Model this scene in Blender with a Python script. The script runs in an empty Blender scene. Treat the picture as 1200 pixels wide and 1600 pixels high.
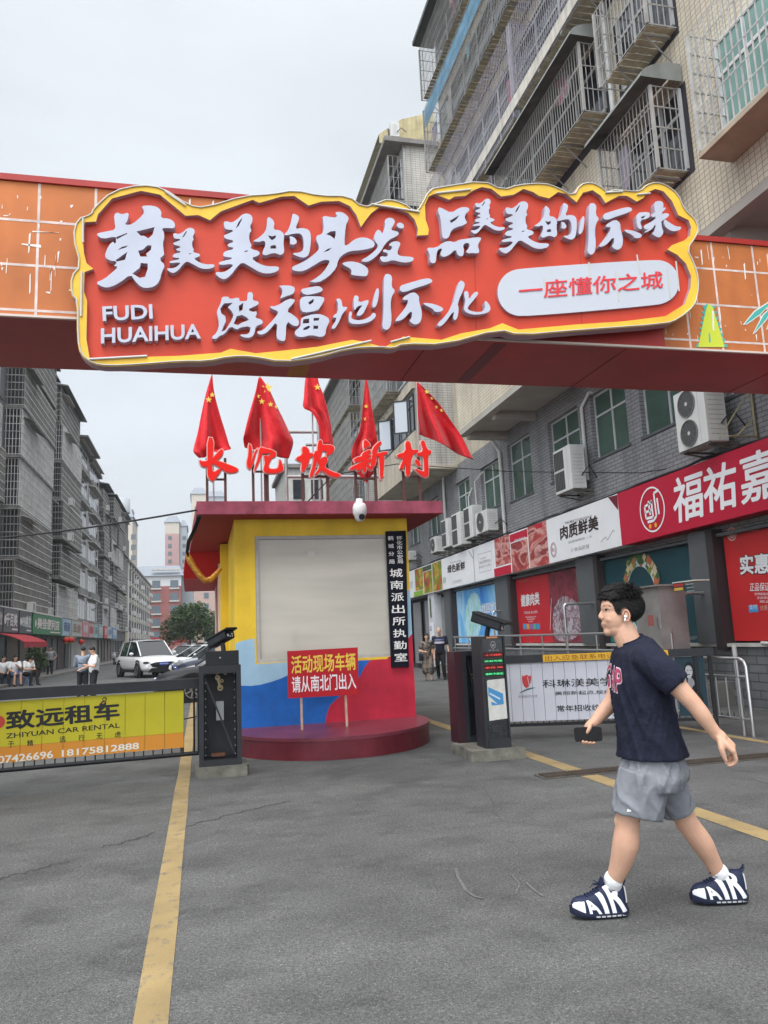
import bpy, bmesh, math, random
from mathutils import Vector, Matrix, Quaternion, noise
from mathutils.geometry import tessellate_polygon
R = math.radians
random.seed(7)
S = bpy.context.scene
COL = S.collection
V3 = Vector

# ------------------------------------------------------------------ camera
# street runs along +Y, X to the right, Z up; the camera stands at the origin, 1.53 m up
CAM = V3((0, 0, 1.53))
FPX = 1200.0                                  # focal length in pixels of the 1200 x 1600 photograph
def _basis(vp=(315, 1006), roll=2.5):
    y = V3((vp[0]-600, 800-vp[1], FPX)).normalized()
    h = V3((math.cos(R(roll)), math.sin(R(roll)), 0))
    z = h.cross(y).normalized()
    if z.y < 0: z = -z
    x = y.cross(z)
    if x.x < 0: x = -x
    return x, y, z
AX, AY, AZ = _basis()
def ray(px, py):
    v = V3((px-600, 800-py, FPX))
    return V3((AX.dot(v), AY.dot(v), AZ.dot(v)))
def onX(px, py, X): d = ray(px, py); return CAM + d*(X/d.x)
def onY(px, py, Y): d = ray(px, py); return CAM + d*(Y/d.y)
def onZ(px, py, Z=0.0): d = ray(px, py); return CAM + d*((Z-CAM.z)/d.z)
def onP(px, py, o, n):
    d = ray(px, py); return CAM + d*((V3(o)-CAM).dot(n)/d.dot(n))

cd = bpy.data.cameras.new('camera'); cam = bpy.data.objects.new('camera', cd); COL.objects.link(cam)
cd.sensor_fit = 'VERTICAL'; cd.sensor_height = 36; cd.lens = 27.0
cd.clip_start = 0.05; cd.clip_end = 3000
# columns: camera right, up, back in world axes
cam.matrix_world = Matrix(((AX.x, AX.y, -AX.z, 0), (AY.x, AY.y, -AY.z, 0), (AZ.x, AZ.y, -AZ.z, CAM.z), (0, 0, 0, 1)))
S.camera = cam

# ------------------------------------------------------------------ sky, sun, exposure
SUN_EL, SUN_AZ = R(58), R(-150)               # behind the camera, to the left; thick cloud
W = bpy.data.worlds.new('World'); S.world = W; W.use_nodes = True
nt = W.node_tree; nt.nodes.clear()
def wn(t, **k):
    n = nt.nodes.new(t)
    for a, b in k.items(): setattr(n, a, b)
    return n
out = wn('ShaderNodeOutputWorld'); mix = wn('ShaderNodeMixShader'); b1 = wn('ShaderNodeBackground'); b2 = wn('ShaderNodeBackground')
sky = wn('ShaderNodeTexSky', sky_type='NISHITA'); sky.sun_disc = False; sky.sun_elevation = SUN_EL; sky.sun_rotation = SUN_AZ; sky.dust_density = 4
nt.links.new(sky.outputs[0], b1.inputs[0]); b1.inputs[1].default_value = 0.09
tc = wn('ShaderNodeTexCoord'); sp = wn('ShaderNodeSeparateXYZ'); nt.links.new(tc.outputs['Generated'], sp.inputs[0])
ramp = wn('ShaderNodeValToRGB'); e = ramp.color_ramp.elements      # overcast: the cloud brightens towards the zenith, steepened above the view for ambient light
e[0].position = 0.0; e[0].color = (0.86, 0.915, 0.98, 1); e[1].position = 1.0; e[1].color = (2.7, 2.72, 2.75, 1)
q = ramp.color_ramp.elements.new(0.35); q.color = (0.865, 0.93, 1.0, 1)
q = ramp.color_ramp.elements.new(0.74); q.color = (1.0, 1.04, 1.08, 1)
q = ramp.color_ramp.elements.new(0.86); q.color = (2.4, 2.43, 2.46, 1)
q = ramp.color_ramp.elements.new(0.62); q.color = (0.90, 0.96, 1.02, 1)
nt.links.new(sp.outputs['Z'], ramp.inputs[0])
nz = wn('ShaderNodeTexNoise'); nz.inputs['Scale'].default_value = 2.2; nz.inputs['Detail'].default_value = 5; nz.inputs['Roughness'].default_value = .5
mp = wn('ShaderNodeMapping'); mp.inputs['Scale'].default_value = (1, 1, 2.4)
nt.links.new(tc.outputs['Generated'], mp.inputs[0]); nt.links.new(mp.outputs[0], nz.inputs['Vector'])
mr = wn('ShaderNodeMapRange'); mr.inputs[1].default_value = .3; mr.inputs[2].default_value = .7; mr.inputs[3].default_value = .86; mr.inputs[4].default_value = 1.07
nt.links.new(nz.outputs[0], mr.inputs[0])
mu = wn('ShaderNodeVectorMath', operation='SCALE'); nt.links.new(ramp.outputs[0], mu.inputs[0]); nt.links.new(mr.outputs[0], mu.inputs['Scale'])
# glow added to unseen sky on the sun's side, behind the camera, brightening facades
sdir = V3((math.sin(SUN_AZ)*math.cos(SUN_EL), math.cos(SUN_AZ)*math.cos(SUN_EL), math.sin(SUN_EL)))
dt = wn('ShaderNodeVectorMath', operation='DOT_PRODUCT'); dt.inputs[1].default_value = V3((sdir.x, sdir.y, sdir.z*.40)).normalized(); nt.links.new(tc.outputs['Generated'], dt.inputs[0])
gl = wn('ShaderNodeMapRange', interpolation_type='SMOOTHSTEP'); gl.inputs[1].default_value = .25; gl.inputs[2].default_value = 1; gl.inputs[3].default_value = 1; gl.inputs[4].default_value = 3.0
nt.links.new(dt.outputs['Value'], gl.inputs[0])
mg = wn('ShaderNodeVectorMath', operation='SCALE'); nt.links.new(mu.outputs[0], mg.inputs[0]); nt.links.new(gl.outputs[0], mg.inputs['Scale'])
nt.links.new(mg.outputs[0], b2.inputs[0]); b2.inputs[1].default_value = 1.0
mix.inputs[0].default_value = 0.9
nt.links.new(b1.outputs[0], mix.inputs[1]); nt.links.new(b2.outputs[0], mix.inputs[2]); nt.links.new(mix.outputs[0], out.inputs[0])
ld = bpy.data.lights.new('sun', 'SUN'); sun = bpy.data.objects.new('sun', ld); COL.objects.link(sun)
ld.energy = 1.4; ld.angle = R(30); ld.color = (1, .97, .92)
sd = V3((math.sin(SUN_AZ)*math.cos(SUN_EL), math.cos(SUN_AZ)*math.cos(SUN_EL), math.sin(SUN_EL)))
sun.rotation_euler = sd.to_track_quat('Z', 'Y').to_euler(); sun.location = (0, 0, 60)
S.view_settings.view_transform = 'Standard'; S.view_settings.look = 'None'; S.view_settings.gamma = 1
S.view_settings.use_curve_mapping = False; S.view_settings.exposure = 0.0
S.render.engine = 'CYCLES'; S.cycles.max_bounces = 6; S.cycles.diffuse_bounces = 3; S.cycles.use_denoising = True

# ------------------------------------------------------------------ materials
MATS = {}
def srgb(h):
    h = h.lstrip('#'); c = [int(h[i:i+2], 16)/255 for i in (0, 2, 4)]
    return tuple(x/12.92 if x <= .04045 else ((x+.055)/1.055)**2.4 for x in c)
def M(name, col, rough=.6, noise=None, bump=None, metal=0.0, spec=.28, streak=None, alpha=None, emit=None, coat=0):
    """principled surface with optional mottling (scale, amount), vertical dirt streaks and bump"""
    if name in MATS: return MATS[name]
    if isinstance(col, str): col = srgb(col)
    m = bpy.data.materials.new(name); m.use_nodes = True; t = m.node_tree; N = t.nodes; L = t.links
    b = N['Principled BSDF']; b.inputs['Base Color'].default_value = (*col, 1); b.inputs['Roughness'].default_value = rough
    b.inputs['Metallic'].default_value = metal; b.inputs['Specular IOR Level'].default_value = spec
    b.inputs['Coat Weight'].default_value = coat
    tc = N.new('ShaderNodeTexCoord'); src = None
    if noise:
        nz = N.new('ShaderNodeTexNoise'); nz.inputs['Scale'].default_value = noise[0]; nz.inputs['Detail'].default_value = 6; nz.inputs['Roughness'].default_value = .62
        L.new(tc.outputs['Object'], nz.inputs['Vector'])
        r = N.new('ShaderNodeMapRange'); r.inputs[1].default_value = .28; r.inputs[2].default_value = .72
        r.inputs[3].default_value = 1-noise[1]; r.inputs[4].default_value = 1+noise[1]
        L.new(nz.outputs[0], r.inputs[0]); src = r.outputs[0]
    if streak:
        mp = N.new('ShaderNodeMapping'); mp.inputs['Scale'].default_value = (streak[0], streak[0], streak[0]*.06)
        L.new(tc.outputs['Object'], mp.inputs[0])
        n2 = N.new('ShaderNodeTexNoise'); n2.inputs['Scale'].default_value = 1; n2.inputs['Detail'].default_value = 4
        L.new(mp.outputs[0], n2.inputs['Vector'])
        r2 = N.new('ShaderNodeMapRange'); r2.inputs[1].default_value = .42; r2.inputs[2].default_value = .75
        r2.inputs[3].default_value = 1; r2.inputs[4].default_value = 1-streak[1]
        L.new(n2.outputs[0], r2.inputs[0])
        if src:
            mm = N.new('ShaderNodeMath'); mm.operation = 'MULTIPLY'; L.new(src, mm.inputs[0]); L.new(r2.outputs[0], mm.inputs[1]); src = mm.outputs[0]
        else: src = r2.outputs[0]
    if src:
        v = N.new('ShaderNodeVectorMath'); v.operation = 'SCALE'; v.inputs[0].default_value = col
        L.new(src, v.inputs['Scale']); L.new(v.outputs[0], b.inputs['Base Color'])
    if bump:
        n3 = N.new('ShaderNodeTexNoise'); n3.inputs['Scale'].default_value = bump[0]; n3.inputs['Detail'].default_value = 5
        L.new(tc.outputs['Object'], n3.inputs['Vector'])
        bp = N.new('ShaderNodeBump'); bp.inputs['Strength'].default_value = bump[1]; bp.inputs['Distance'].default_value = .01 if len(bump) < 3 else bump[2]
        L.new(n3.outputs[0], bp.inputs['Height']); L.new(bp.outputs[0], b.inputs['Normal'])
    if alpha is not None:
        b.inputs['Alpha'].default_value = alpha
    if emit:
        b.inputs['Emission Color'].default_value = (*emit[0], 1); b.inputs['Emission Strength'].default_value = emit[1]
    MATS[name] = m; return m
def tile(name, axis, w, h, c1, c2, mortar, msize=.012, rough=.55, streak=.25, bump=.4, offset=.5):
    """small wall tiles or bricks; axis 'x' for walls facing along X, 'y' for walls facing along Y"""
    if name in MATS: return MATS[name]
    cv = lambda c: srgb(c) if isinstance(c, str) else c
    m = bpy.data.materials.new(name); m.use_nodes = True; t = m.node_tree; N = t.nodes; L = t.links; b = N['Principled BSDF']
    b.inputs['Roughness'].default_value = rough
    tc = N.new('ShaderNodeTexCoord'); s = N.new('ShaderNodeSeparateXYZ'); c = N.new('ShaderNodeCombineXYZ')
    L.new(tc.outputs['Object'], s.inputs[0]); L.new(s.outputs['Y' if axis == 'x' else 'X'], c.inputs[0]); L.new(s.outputs['Z'], c.inputs[1])
    k = N.new('ShaderNodeTexBrick'); k.inputs['Scale'].default_value = 1; k.inputs['Brick Width'].default_value = w; k.inputs['Row Height'].default_value = h
    k.inputs['Mortar Size'].default_value = msize; k.inputs['Color1'].default_value = (*cv(c1), 1); k.inputs['Color2'].default_value = (*cv(c2), 1); k.inputs['Mortar'].default_value = (*cv(mortar), 1)
    k.offset = offset; L.new(c.outputs[0], k.inputs['Vector'])
    nz = N.new('ShaderNodeTexNoise'); nz.inputs['Scale'].default_value = .9; nz.inputs['Detail'].default_value = 7; L.new(tc.outputs['Object'], nz.inputs['Vector'])
    mp = N.new('ShaderNodeMapping'); mp.inputs['Scale'].default_value = (3, 3, .12); L.new(tc.outputs['Object'], mp.inputs[0])
    n2 = N.new('ShaderNodeTexNoise'); n2.inputs['Scale'].default_value = 1; n2.inputs['Detail'].default_value = 4; L.new(mp.outputs[0], n2.inputs['Vector'])
    r = N.new('ShaderNodeMapRange'); r.inputs[1].default_value = .3; r.inputs[2].default_value = .7; r.inputs[3].default_value = .82; r.inputs[4].default_value = 1.12; L.new(nz.outputs[0], r.inputs[0])
    r2 = N.new('ShaderNodeMapRange'); r2.inputs[1].default_value = .45; r2.inputs[2].default_value = .75; r2.inputs[3].default_value = 1; r2.inputs[4].default_value = 1-streak; L.new(n2.outputs[0], r2.inputs[0])
    mm = N.new('ShaderNodeMath'); mm.operation = 'MULTIPLY'; L.new(r.outputs[0], mm.inputs[0]); L.new(r2.outputs[0], mm.inputs[1])
    v = N.new('ShaderNodeVectorMath'); v.operation = 'SCALE'; L.new(k.outputs['Color'], v.inputs[0]); L.new(mm.outputs[0], v.inputs['Scale']); L.new(v.outputs[0], b.inputs['Base Color'])
    bp = N.new('ShaderNodeBump'); bp.inputs['Strength'].default_value = bump; bp.inputs['Distance'].default_value = .006; bp.invert = True
    L.new(k.outputs['Fac'], bp.inputs['Height']); L.new(bp.outputs[0], b.inputs['Normal'])
    MATS[name] = m; return m
def glass(name, col=(.05, .07, .08), rough=.05):
    return M(name, col, rough, spec=.9)

# ------------------------------------------------------------------ mesh builder
class Fr:
    """flat frame: o + u*a + v*b + n*c with n = u x v"""
    def __init__(s, o, u, v):
        s.o = V3(o); s.u = V3(u).normalized(); s.v = V3(v).normalized(); s.n = s.u.cross(s.v).normalized()
    def P(s, a, b, c=0.0): return s.o + s.u*a + s.v*b + s.n*c
    def px(s, px, py, c=0.0):
        p = onP(px, py, s.o + s.n*c, s.n) - s.o; return (p.dot(s.u), p.dot(s.v))
    def pxs(s, pts, sx=1, ox=0, oy=0, c=0.0):
        return [s.px(ox + x*sx, oy + y*sx, c) for x, y in pts]
def area2(l): return sum(l[i-1][0]*l[i][1]-l[i][0]*l[i-1][1] for i in range(len(l)))/2
def smooth2(pts, it=2, closed=True):
    for _ in range(it):
        o = []; n = len(pts)
        for i in range(n if closed else n-1):
            a = pts[i]; b = pts[(i+1) % n]
            o.append((a[0]*.75+b[0]*.25, a[1]*.75+b[1]*.25)); o.append((a[0]*.25+b[0]*.75, a[1]*.25+b[1]*.75))
        if not closed: o = [pts[0]]+o+[pts[-1]]
        pts = o
    return pts
def inset(loop, d):
    """shift a closed 2D loop outward by d (counter-clockwise = outside to the right)"""
    if area2(loop) < 0: loop = loop[::-1]
    o = []; n = len(loop)
    for i in range(n):
        a = V3((*loop[i-1], 0)); b = V3((*loop[i], 0)); c = V3((*loop[(i+1) % n], 0))
        t1 = (b-a).normalized() if (b-a).length else V3(); t2 = (c-b).normalized() if (c-b).length else V3()
        nn = V3((t1.y+t2.y, -(t1.x+t2.x), 0))
        if nn.length: nn.normalize()
        k = max(.5, nn.dot(V3((t1.y, -t1.x, 0))))
        p = b+nn*(d/k); o.append((p.x, p.y))
    return o
class MB:
    def __init__(s): s.v = []; s.f = []; s.m = []; s.sm = []
    def add(s, vs, fs, m=0, sm=False):
        k = len(s.v); s.v += [tuple(v) for v in vs]; s.f += [tuple(i+k for i in f) for f in fs]; s.m += [m]*len(fs); s.sm += [sm]*len(fs); return s
    def hexa(s, c, m=0):
        return s.add(c, [(0, 3, 2, 1), (4, 5, 6, 7), (0, 1, 5, 4), (1, 2, 6, 5), (2, 3, 7, 6), (3, 0, 4, 7)], m)
    def box(s, x0, x1, y0, y1, z0, z1, m=0):
        return s.hexa([(x0, y0, z0), (x1, y0, z0), (x1, y1, z0), (x0, y1, z0), (x0, y0, z1), (x1, y0, z1), (x1, y1, z1), (x0, y1, z1)], m)
    def fbox(s, fr, a0, a1, b0, b1, c0, c1, m=0):
        return s.hexa([fr.P(a0, b0, c0), fr.P(a1, b0, c0), fr.P(a1, b1, c0), fr.P(a0, b1, c0), fr.P(a0, b0, c1), fr.P(a1, b0, c1), fr.P(a1, b1, c1), fr.P(a0, b1, c1)], m)
    def rbox(s, fr, a0, a1, b0, b1, c0, c1, r=.02, m=0, n=3):
        """box with rounded upright edges, seen along the frame's normal"""
        l = []
        for cx, cy, t in ((a1-r, b0+r, -90), (a1-r, b1-r, 0), (a0+r, b1-r, 90), (a0+r, b0+r, 180)):
            for k in range(n+1): l.append((cx+r*math.cos(R(t+90*k/n)), cy+r*math.sin(R(t+90*k/n))))
        return s.poly([l], fr, c0, c1, m, m)
    def bar(s, a, b, w, h=None, m=0, up=(0, 0, 1)):
        a = V3(a); b = V3(b); h = h or w; d = (b-a).normalized(); up = V3(up)
        if abs(d.dot(up)) > .98: up = V3((1, 0, 0)) if abs(d.x) < .9 else V3((0, 1, 0))
        x = d.cross(up).normalized()*(w/2); y = x.cross(d).normalized()*(h/2)
        return s.hexa([a-x-y, a+x-y, a+x+y, a-x+y, b-x-y, b+x-y, b+x+y, b-x+y], m)
    def tube(s, pts, r, n=8, m=0, caps=True, sm=True):
        pts = [V3(p) for p in pts]; k = len(s.v); N = len(pts); vs = []; fs = []
        rr = r if isinstance(r, (list, tuple)) else [r]*N
        x = None
        for i, p in enumerate(pts):
            d = (pts[min(i+1, N-1)]-pts[max(i-1, 0)]).normalized()
            if x is None: x = d.orthogonal().normalized()
            else:
                x = x-d*x.dot(d)
                x = x.normalized() if x.length > 1e-6 else d.orthogonal().normalized()
            y = d.cross(x)
            for j in range(n):
                a = 2*math.pi*j/n; vs.append(p+(x*math.cos(a)+y*math.sin(a))*rr[i])
        for i in range(N-1):
            for j in range(n): fs.append((i*n+j, i*n+(j+1) % n, (i+1)*n+(j+1) % n, (i+1)*n+j))
        s.add(vs, fs, m, sm)
        if caps: s.add(vs[:n], [tuple(range(n))[::-1]], m); s.add(vs[-n:], [tuple(range(n))], m)
        return s
    def cyl(s, c, r, h, n=16, m=0, ax=(0, 0, 1)):
        c = V3(c); return s.tube([c, c+V3(ax)*h], r, n, m)
    def poly(s, loops, fr, c0, c1, m=0, ms=None, back=True):
        """outline with holes (frame coordinates) given thickness from c0 to c1 along the frame's normal"""
        ms = m if ms is None else ms
        L = []
        for i, l in enumerate(loops):
            if (area2(l) > 0) != (i == 0): l = l[::-1]
            L.append(l)
        tri = tessellate_polygon([[V3((*p, 0)) for p in l] for l in L]); flat = [p for l in L for p in l]
        T = []
        for t in tri:
            a, b, c = (flat[i] for i in t)
            T.append(t if (b[0]-a[0])*(c[1]-a[1])-(b[1]-a[1])*(c[0]-a[0]) > 0 else t[::-1])
        s.add([fr.P(*p, c1) for p in flat], T, m)
        if c0 == c1: return s
        if back: s.add([fr.P(*p, c0) for p in flat], [t[::-1] for t in T], ms)
        for l in L:
            n = len(l); s.add([fr.P(*p, c0) for p in l]+[fr.P(*p, c1) for p in l], [(i, (i+1) % n, (i+1) % n+n, i+n) for i in range(n)], ms)
        return s
    def rect(s, fr, a0, a1, b0, b1, c, m=0): return s.add([fr.P(a0, b0, c), fr.P(a1, b0, c), fr.P(a1, b1, c), fr.P(a0, b1, c)], [(0, 1, 2, 3)], m)
    def disc(s, fr, a, b, r, c, m=0, n=20, ry=None): return s.poly([[(a+r*math.cos(2*math.pi*k/n), b+(ry or r)*math.sin(2*math.pi*k/n)) for k in range(n)]], fr, c, c, m)
    def ring(s, fr, a, b, r, w, c, m=0, n=28, ry=None, c0=None):
        ry = ry or r; e = lambda d: [(a+(r-d)*math.cos(2*math.pi*k/n), b+(ry-d)*math.sin(2*math.pi*k/n)) for k in range(n)]
        return s.poly([e(0), e(w)], fr, c if c0 is None else c0, c, m)
    def stroke(s, fr, pts, w, c, m=0, c0=None):
        """flat line of width w"""
        for (a, b), (x, y) in zip(pts[:-1], pts[1:]):
            d = math.hypot(x-a, y-b) or 1; nx, ny = -(y-b)/d*w/2, (x-a)/d*w/2
            s.poly([[(a+nx, b+ny), (a-nx, b-ny), (x-nx, y-ny), (x+nx, y+ny)]], fr, c if c0 is None else c0, c, m)
        return s
    def grid(s, P, m=0, sm=True, closed=False):
        n = len(P[0]); vs = [p for r in P for p in r]; fs = []
        for i in range(len(P)-1):
            for j in range(n if closed else n-1): fs.append((i*n+j, i*n+(j+1) % n, (i+1)*n+(j+1) % n, (i+1)*n+j))
        return s.add(vs, fs, m, sm)
    def ell(s, c, r, m=0, n=16, k=10, rot=None):
        c = V3(c); P = []
        for i in range(k+1):
            a = math.pi*i/k; row = []
            for j in range(n):
                b = 2*math.pi*j/n; p = V3((r[0]*math.sin(a)*math.cos(b), r[1]*math.sin(a)*math.sin(b), -r[2]*math.cos(a)))
                row.append(c+(rot @ p if rot else p))
            P.append(row)
        return s.grid(P, m, True, True)
    def build(s, name, mats, parent=None):
        me = bpy.data.meshes.new(name)
        loc = root_loc(parent) if parent else V3()
        me.from_pydata([(a-loc.x, b-loc.y, c-loc.z) for a, b, c in s.v], [], s.f)
        for m in (mats if isinstance(mats, (list, tuple)) else [mats]): me.materials.append(m)
        me.polygons.foreach_set('material_index', s.m); me.polygons.foreach_set('use_smooth', s.sm)
        me.update(); me.validate()
        o = bpy.data.objects.new(name, me); COL.objects.link(o)
        if parent: o.parent = parent
        return o
def root_loc(o):
    while o.parent: o = o.parent
    return o.location.copy()
def thing(name, label, cat, loc, group=None):
    o = bpy.data.objects.new(name, None); COL.objects.link(o); o.location = loc; o.empty_display_size = .2
    return tag(o, label, cat, group)
def tag(o, label, cat, group=None):
    o['label'] = label; o['category'] = cat
    if group: o['group'] = group
    return o
def struct(o, kind='structure'): o['kind'] = kind; return o
def copy_thing(src, loc, rz=0.0, label=None):
    """a copy of a thing, its parts and sub-parts"""
    def cp(o, par):
        c = o.copy(); COL.objects.link(c)
        if par: c.parent = par
        for ch in o.children: cp(ch, c)
        return c
    r = cp(src, None); r.location = loc; r.rotation_euler = (0, 0, rz)
    if label: r['label'] = label
    return r
TXT = {}
def text(mb, s, fr, x, y, w, h, c, m=0, d=0.0, off=0.0, ms=None, sp=1.0, shear=0.0):
    """lettering fitted into the box x, y, w, h of the frame; d > 0 gives it thickness, off makes it bolder"""
    lat = all(ord(q) < 255 for q in s)
    k = (s, d > 0, off if lat else 0, sp, shear)
    if k not in TXT:
        cu = bpy.data.curves.new('lettering', 'FONT'); cu.body = s; cu.offset = off if lat else 0; cu.resolution_u = 3; cu.space_character = sp; cu.shear = shear
        if d > 0: cu.extrude = .5; cu.fill_mode = 'BOTH'
        else: cu.fill_mode = 'FRONT'
        o = bpy.data.objects.new('lettering', cu); me = o.to_mesh()
        vs = [v.co.copy() for v in me.vertices]; fs = [tuple(p.vertices) for p in me.polygons]
        nz_ = [abs(p.normal.z) > .5 for p in me.polygons]
        o.to_mesh_clear(); bpy.data.objects.remove(o); bpy.data.curves.remove(cu)
        TXT[k] = (vs, fs, nz_, min(v.x for v in vs), max(v.x for v in vs), min(v.y for v in vs), max(v.y for v in vs))
    vs, fs, nz_, a0, a1, b0, b1 = TXT[k]
    sx = w/(a1-a0); sy = h/max(b1-b0, 1e-6)
    # heavier Chinese strokes: the same strokes again, moved by a hair and stacked a fraction of a millimetre apart
    sh = [(0, 0)] if lat or off <= 0 or d > 0 else [(0, 0), (off, 0), (-off, 0), (0, off), (0, -off), (off*.7, off*.7), (-off*.7, -off*.7), (off*.7, -off*.7), (-off*.7, off*.7)]
    for i, (ex, ey) in enumerate(sh):
        P = [fr.P(x+(v.x-a0+ex)*sx, y+(v.y-b0+ey)*sy, c+i*.00025+(d*(v.z+.5) if d > 0 else 0)) for v in vs]
        mb.add(P, fs, m)
        if ms is not None and d > 0:
            for j in range(len(fs)):
                if not nz_[j]: mb.m[len(mb.m)-len(fs)+j] = ms
    return mb
X1, Y1, Z1 = V3((1, 0, 0)), V3((0, 1, 0)), V3((0, 0, 1))
def remeshed(mb, voxel, smooth=6, fac=.5):
    """fuse overlapping closed shapes into one continuous skin"""
    me = bpy.data.meshes.new('tmp'); me.from_pydata(mb.v, [], mb.f); me.update()
    o = bpy.data.objects.new('tmp', me); COL.objects.link(o)
    r = o.modifiers.new('r', 'REMESH'); r.mode = 'VOXEL'; r.voxel_size = voxel
    if smooth: q = o.modifiers.new('s', 'SMOOTH'); q.iterations = smooth; q.factor = fac
    dg = bpy.context.evaluated_depsgraph_get(); ev = o.evaluated_get(dg); m2 = ev.to_mesh()
    vs = [v.co.copy() for v in m2.vertices]; fs = [tuple(p.vertices) for p in m2.polygons]
    ev.to_mesh_clear(); bpy.data.objects.remove(o); bpy.data.meshes.remove(me)
    return vs, fs
# ================================================================== ground, road paint
def asphalt():
    m = bpy.data.materials.new('asphalt'); m.use_nodes = True; t = m.node_tree; N = t.nodes; L = t.links; b = N['Principled BSDF']
    b.inputs['Roughness'].default_value = .82; b.inputs['Specular IOR Level'].default_value = .35
    tc = N.new('ShaderNodeTexCoord')
    def nz(scale, det, a, c, lo, hi, vec=None):
        n = N.new('ShaderNodeTexNoise'); n.inputs['Scale'].default_value = scale; n.inputs['Detail'].default_value = det; n.inputs['Roughness'].default_value = .65
        L.new(vec or tc.outputs['Object'], n.inputs['Vector'])
        r = N.new('ShaderNodeMapRange'); r.inputs[1].default_value = a; r.inputs[2].default_value = c; r.inputs[3].default_value = lo; r.inputs[4].default_value = hi
        L.new(n.outputs[0], r.inputs[0]); return r.outputs[0]
    def mul(x, y):
        k = N.new('ShaderNodeMath'); k.operation = 'MULTIPLY'; L.new(x, k.inputs[0]); L.new(y, k.inputs[1]); return k.outputs[0]
    mp = N.new('ShaderNodeMapping'); mp.inputs['Scale'].default_value = (.25, 1.3, 1); mp.inputs['Rotation'].default_value = (0, 0, .25); L.new(tc.outputs['Object'], mp.inputs[0])
    f = mul(nz(.35, 4, .3, .7, .80, 1.18), nz(1.7, 9, .3, .7, .82, 1.16))
    f = mul(f, nz(120, 2, .3, .7, .52, 1.48)); f = mul(f, nz(50, 3, .3, .7, .64, 1.36)); f = mul(f, nz(1.6, 6, .50, .72, 1, .62)); f = mul(f, nz(6.5, 8, .56, .74, 1, 1.28)); f = mul(f, nz(9, 6, .60, .72, 1, .72)); f = mul(f, nz(1.1, 8, .35, .65, .9, 1.12, mp.outputs[0]))
    f = mul(f, nz(80, 1, .64, .70, 1, 1.9)); f = mul(f, nz(74, 1, .66, .72, 1, .45))          # scattered pale stones in the worn surface
    vo = N.new('ShaderNodeTexVoronoi'); vo.feature = 'DISTANCE_TO_EDGE'; vo.inputs['Scale'].default_value = .42
    wv = N.new('ShaderNodeTexNoise'); wv.inputs['Scale'].default_value = 1.1; wv.inputs['Detail'].default_value = 6; L.new(tc.outputs['Object'], wv.inputs['Vector'])
    mx = N.new('ShaderNodeMix'); mx.data_type = 'VECTOR'; mx.inputs['Factor'].default_value = .35; L.new(tc.outputs['Object'], mx.inputs[4]); L.new(wv.outputs['Color'], mx.inputs[5]); L.new(mx.outputs[1], vo.inputs['Vector'])
    r = N.new('ShaderNodeMapRange'); r.inputs[1].default_value = 0; r.inputs[2].default_value = .004; r.inputs[3].default_value = .72; r.inputs[4].default_value = 1; L.new(vo.outputs['Distance'], r.inputs[0])
    mk = nz(.5, 3, .5, .6, 0, 1); k = N.new('ShaderNodeMix'); k.data_type = 'FLOAT'; L.new(mk, k.inputs[0]); k.inputs[2].default_value = 1; L.new(r.outputs[0], k.inputs[3])
    f = mul(f, k.outputs[0])
    v = N.new('ShaderNodeVectorMath'); v.operation = 'SCALE'; v.inputs[0].default_value = (.088, .089, .087); L.new(f, v.inputs['Scale']); L.new(v.outputs[0], b.inputs['Base Color'])
    n3 = N.new('ShaderNodeTexNoise'); n3.inputs['Scale'].default_value = 110; n3.inputs['Detail'].default_value = 4; L.new(tc.outputs['Object'], n3.inputs['Vector'])
    bp = N.new('ShaderNodeBump'); bp.inputs['Strength'].default_value = .55; bp.inputs['Distance'].default_value = .006; L.new(n3.outputs[0], bp.inputs['Height']); L.new(bp.outputs[0], b.inputs['Normal'])
    return m
def worn(name, col, under=(.10, .10, .098), thr=.5, scale=9):
    m = bpy.data.materials.new(name); m.use_nodes = True; t = m.node_tree; N = t.nodes; L = t.links; b = N['Principled BSDF']; b.inputs['Roughness'].default_value = .75
    tc = N.new('ShaderNodeTexCoord'); n = N.new('ShaderNodeTexNoise'); n.inputs['Scale'].default_value = scale; n.inputs['Detail'].default_value = 9; n.inputs['Roughness'].default_value = .72; L.new(tc.outputs['Object'], n.inputs['Vector'])
    r = N.new('ShaderNodeMapRange'); r.inputs[1].default_value = thr; r.inputs[2].default_value = thr+.16; L.new(n.outputs[0], r.inputs[0])
    n2 = N.new('ShaderNodeTexNoise'); n2.inputs['Scale'].default_value = 2.3; n2.inputs['Detail'].default_value = 5; L.new(tc.outputs['Object'], n2.inputs['Vector'])
    c = N.new('ShaderNodeMix'); c.data_type = 'RGBA'; L.new(r.outputs[0], c.inputs[0]); c.inputs[6].default_value = (*col, 1); c.inputs[7].default_value = (*under, 1)
    r2 = N.new('ShaderNodeMapRange'); r2.inputs[1].default_value = .3; r2.inputs[2].default_value = .7; r2.inputs[3].default_value = .78; r2.inputs[4].default_value = 1.12; L.new(n2.outputs[0], r2.inputs[0])
    v = N.new('ShaderNodeVectorMath'); v.operation = 'SCALE'; L.new(c.outputs[2], v.inputs[0]); L.new(r2.outputs[0], v.inputs['Scale']); L.new(v.outputs[0], b.inputs['Base Color'])
    n3 = N.new('ShaderNodeTexNoise'); n3.inputs['Scale'].default_value = 190; L.new(tc.outputs['Object'], n3.inputs['Vector'])
    bp = N.new('ShaderNodeBump'); bp.inputs['Strength'].default_value = .4; bp.inputs['Distance'].default_value = .005; L.new(n3.outputs[0], bp.inputs['Height']); L.new(bp.outputs[0], b.inputs['Normal'])
    return m
ASPH = asphalt()
GF = Fr((0, 0, 0), X1, Y1)                     # ground frame, n = +Z
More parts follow.
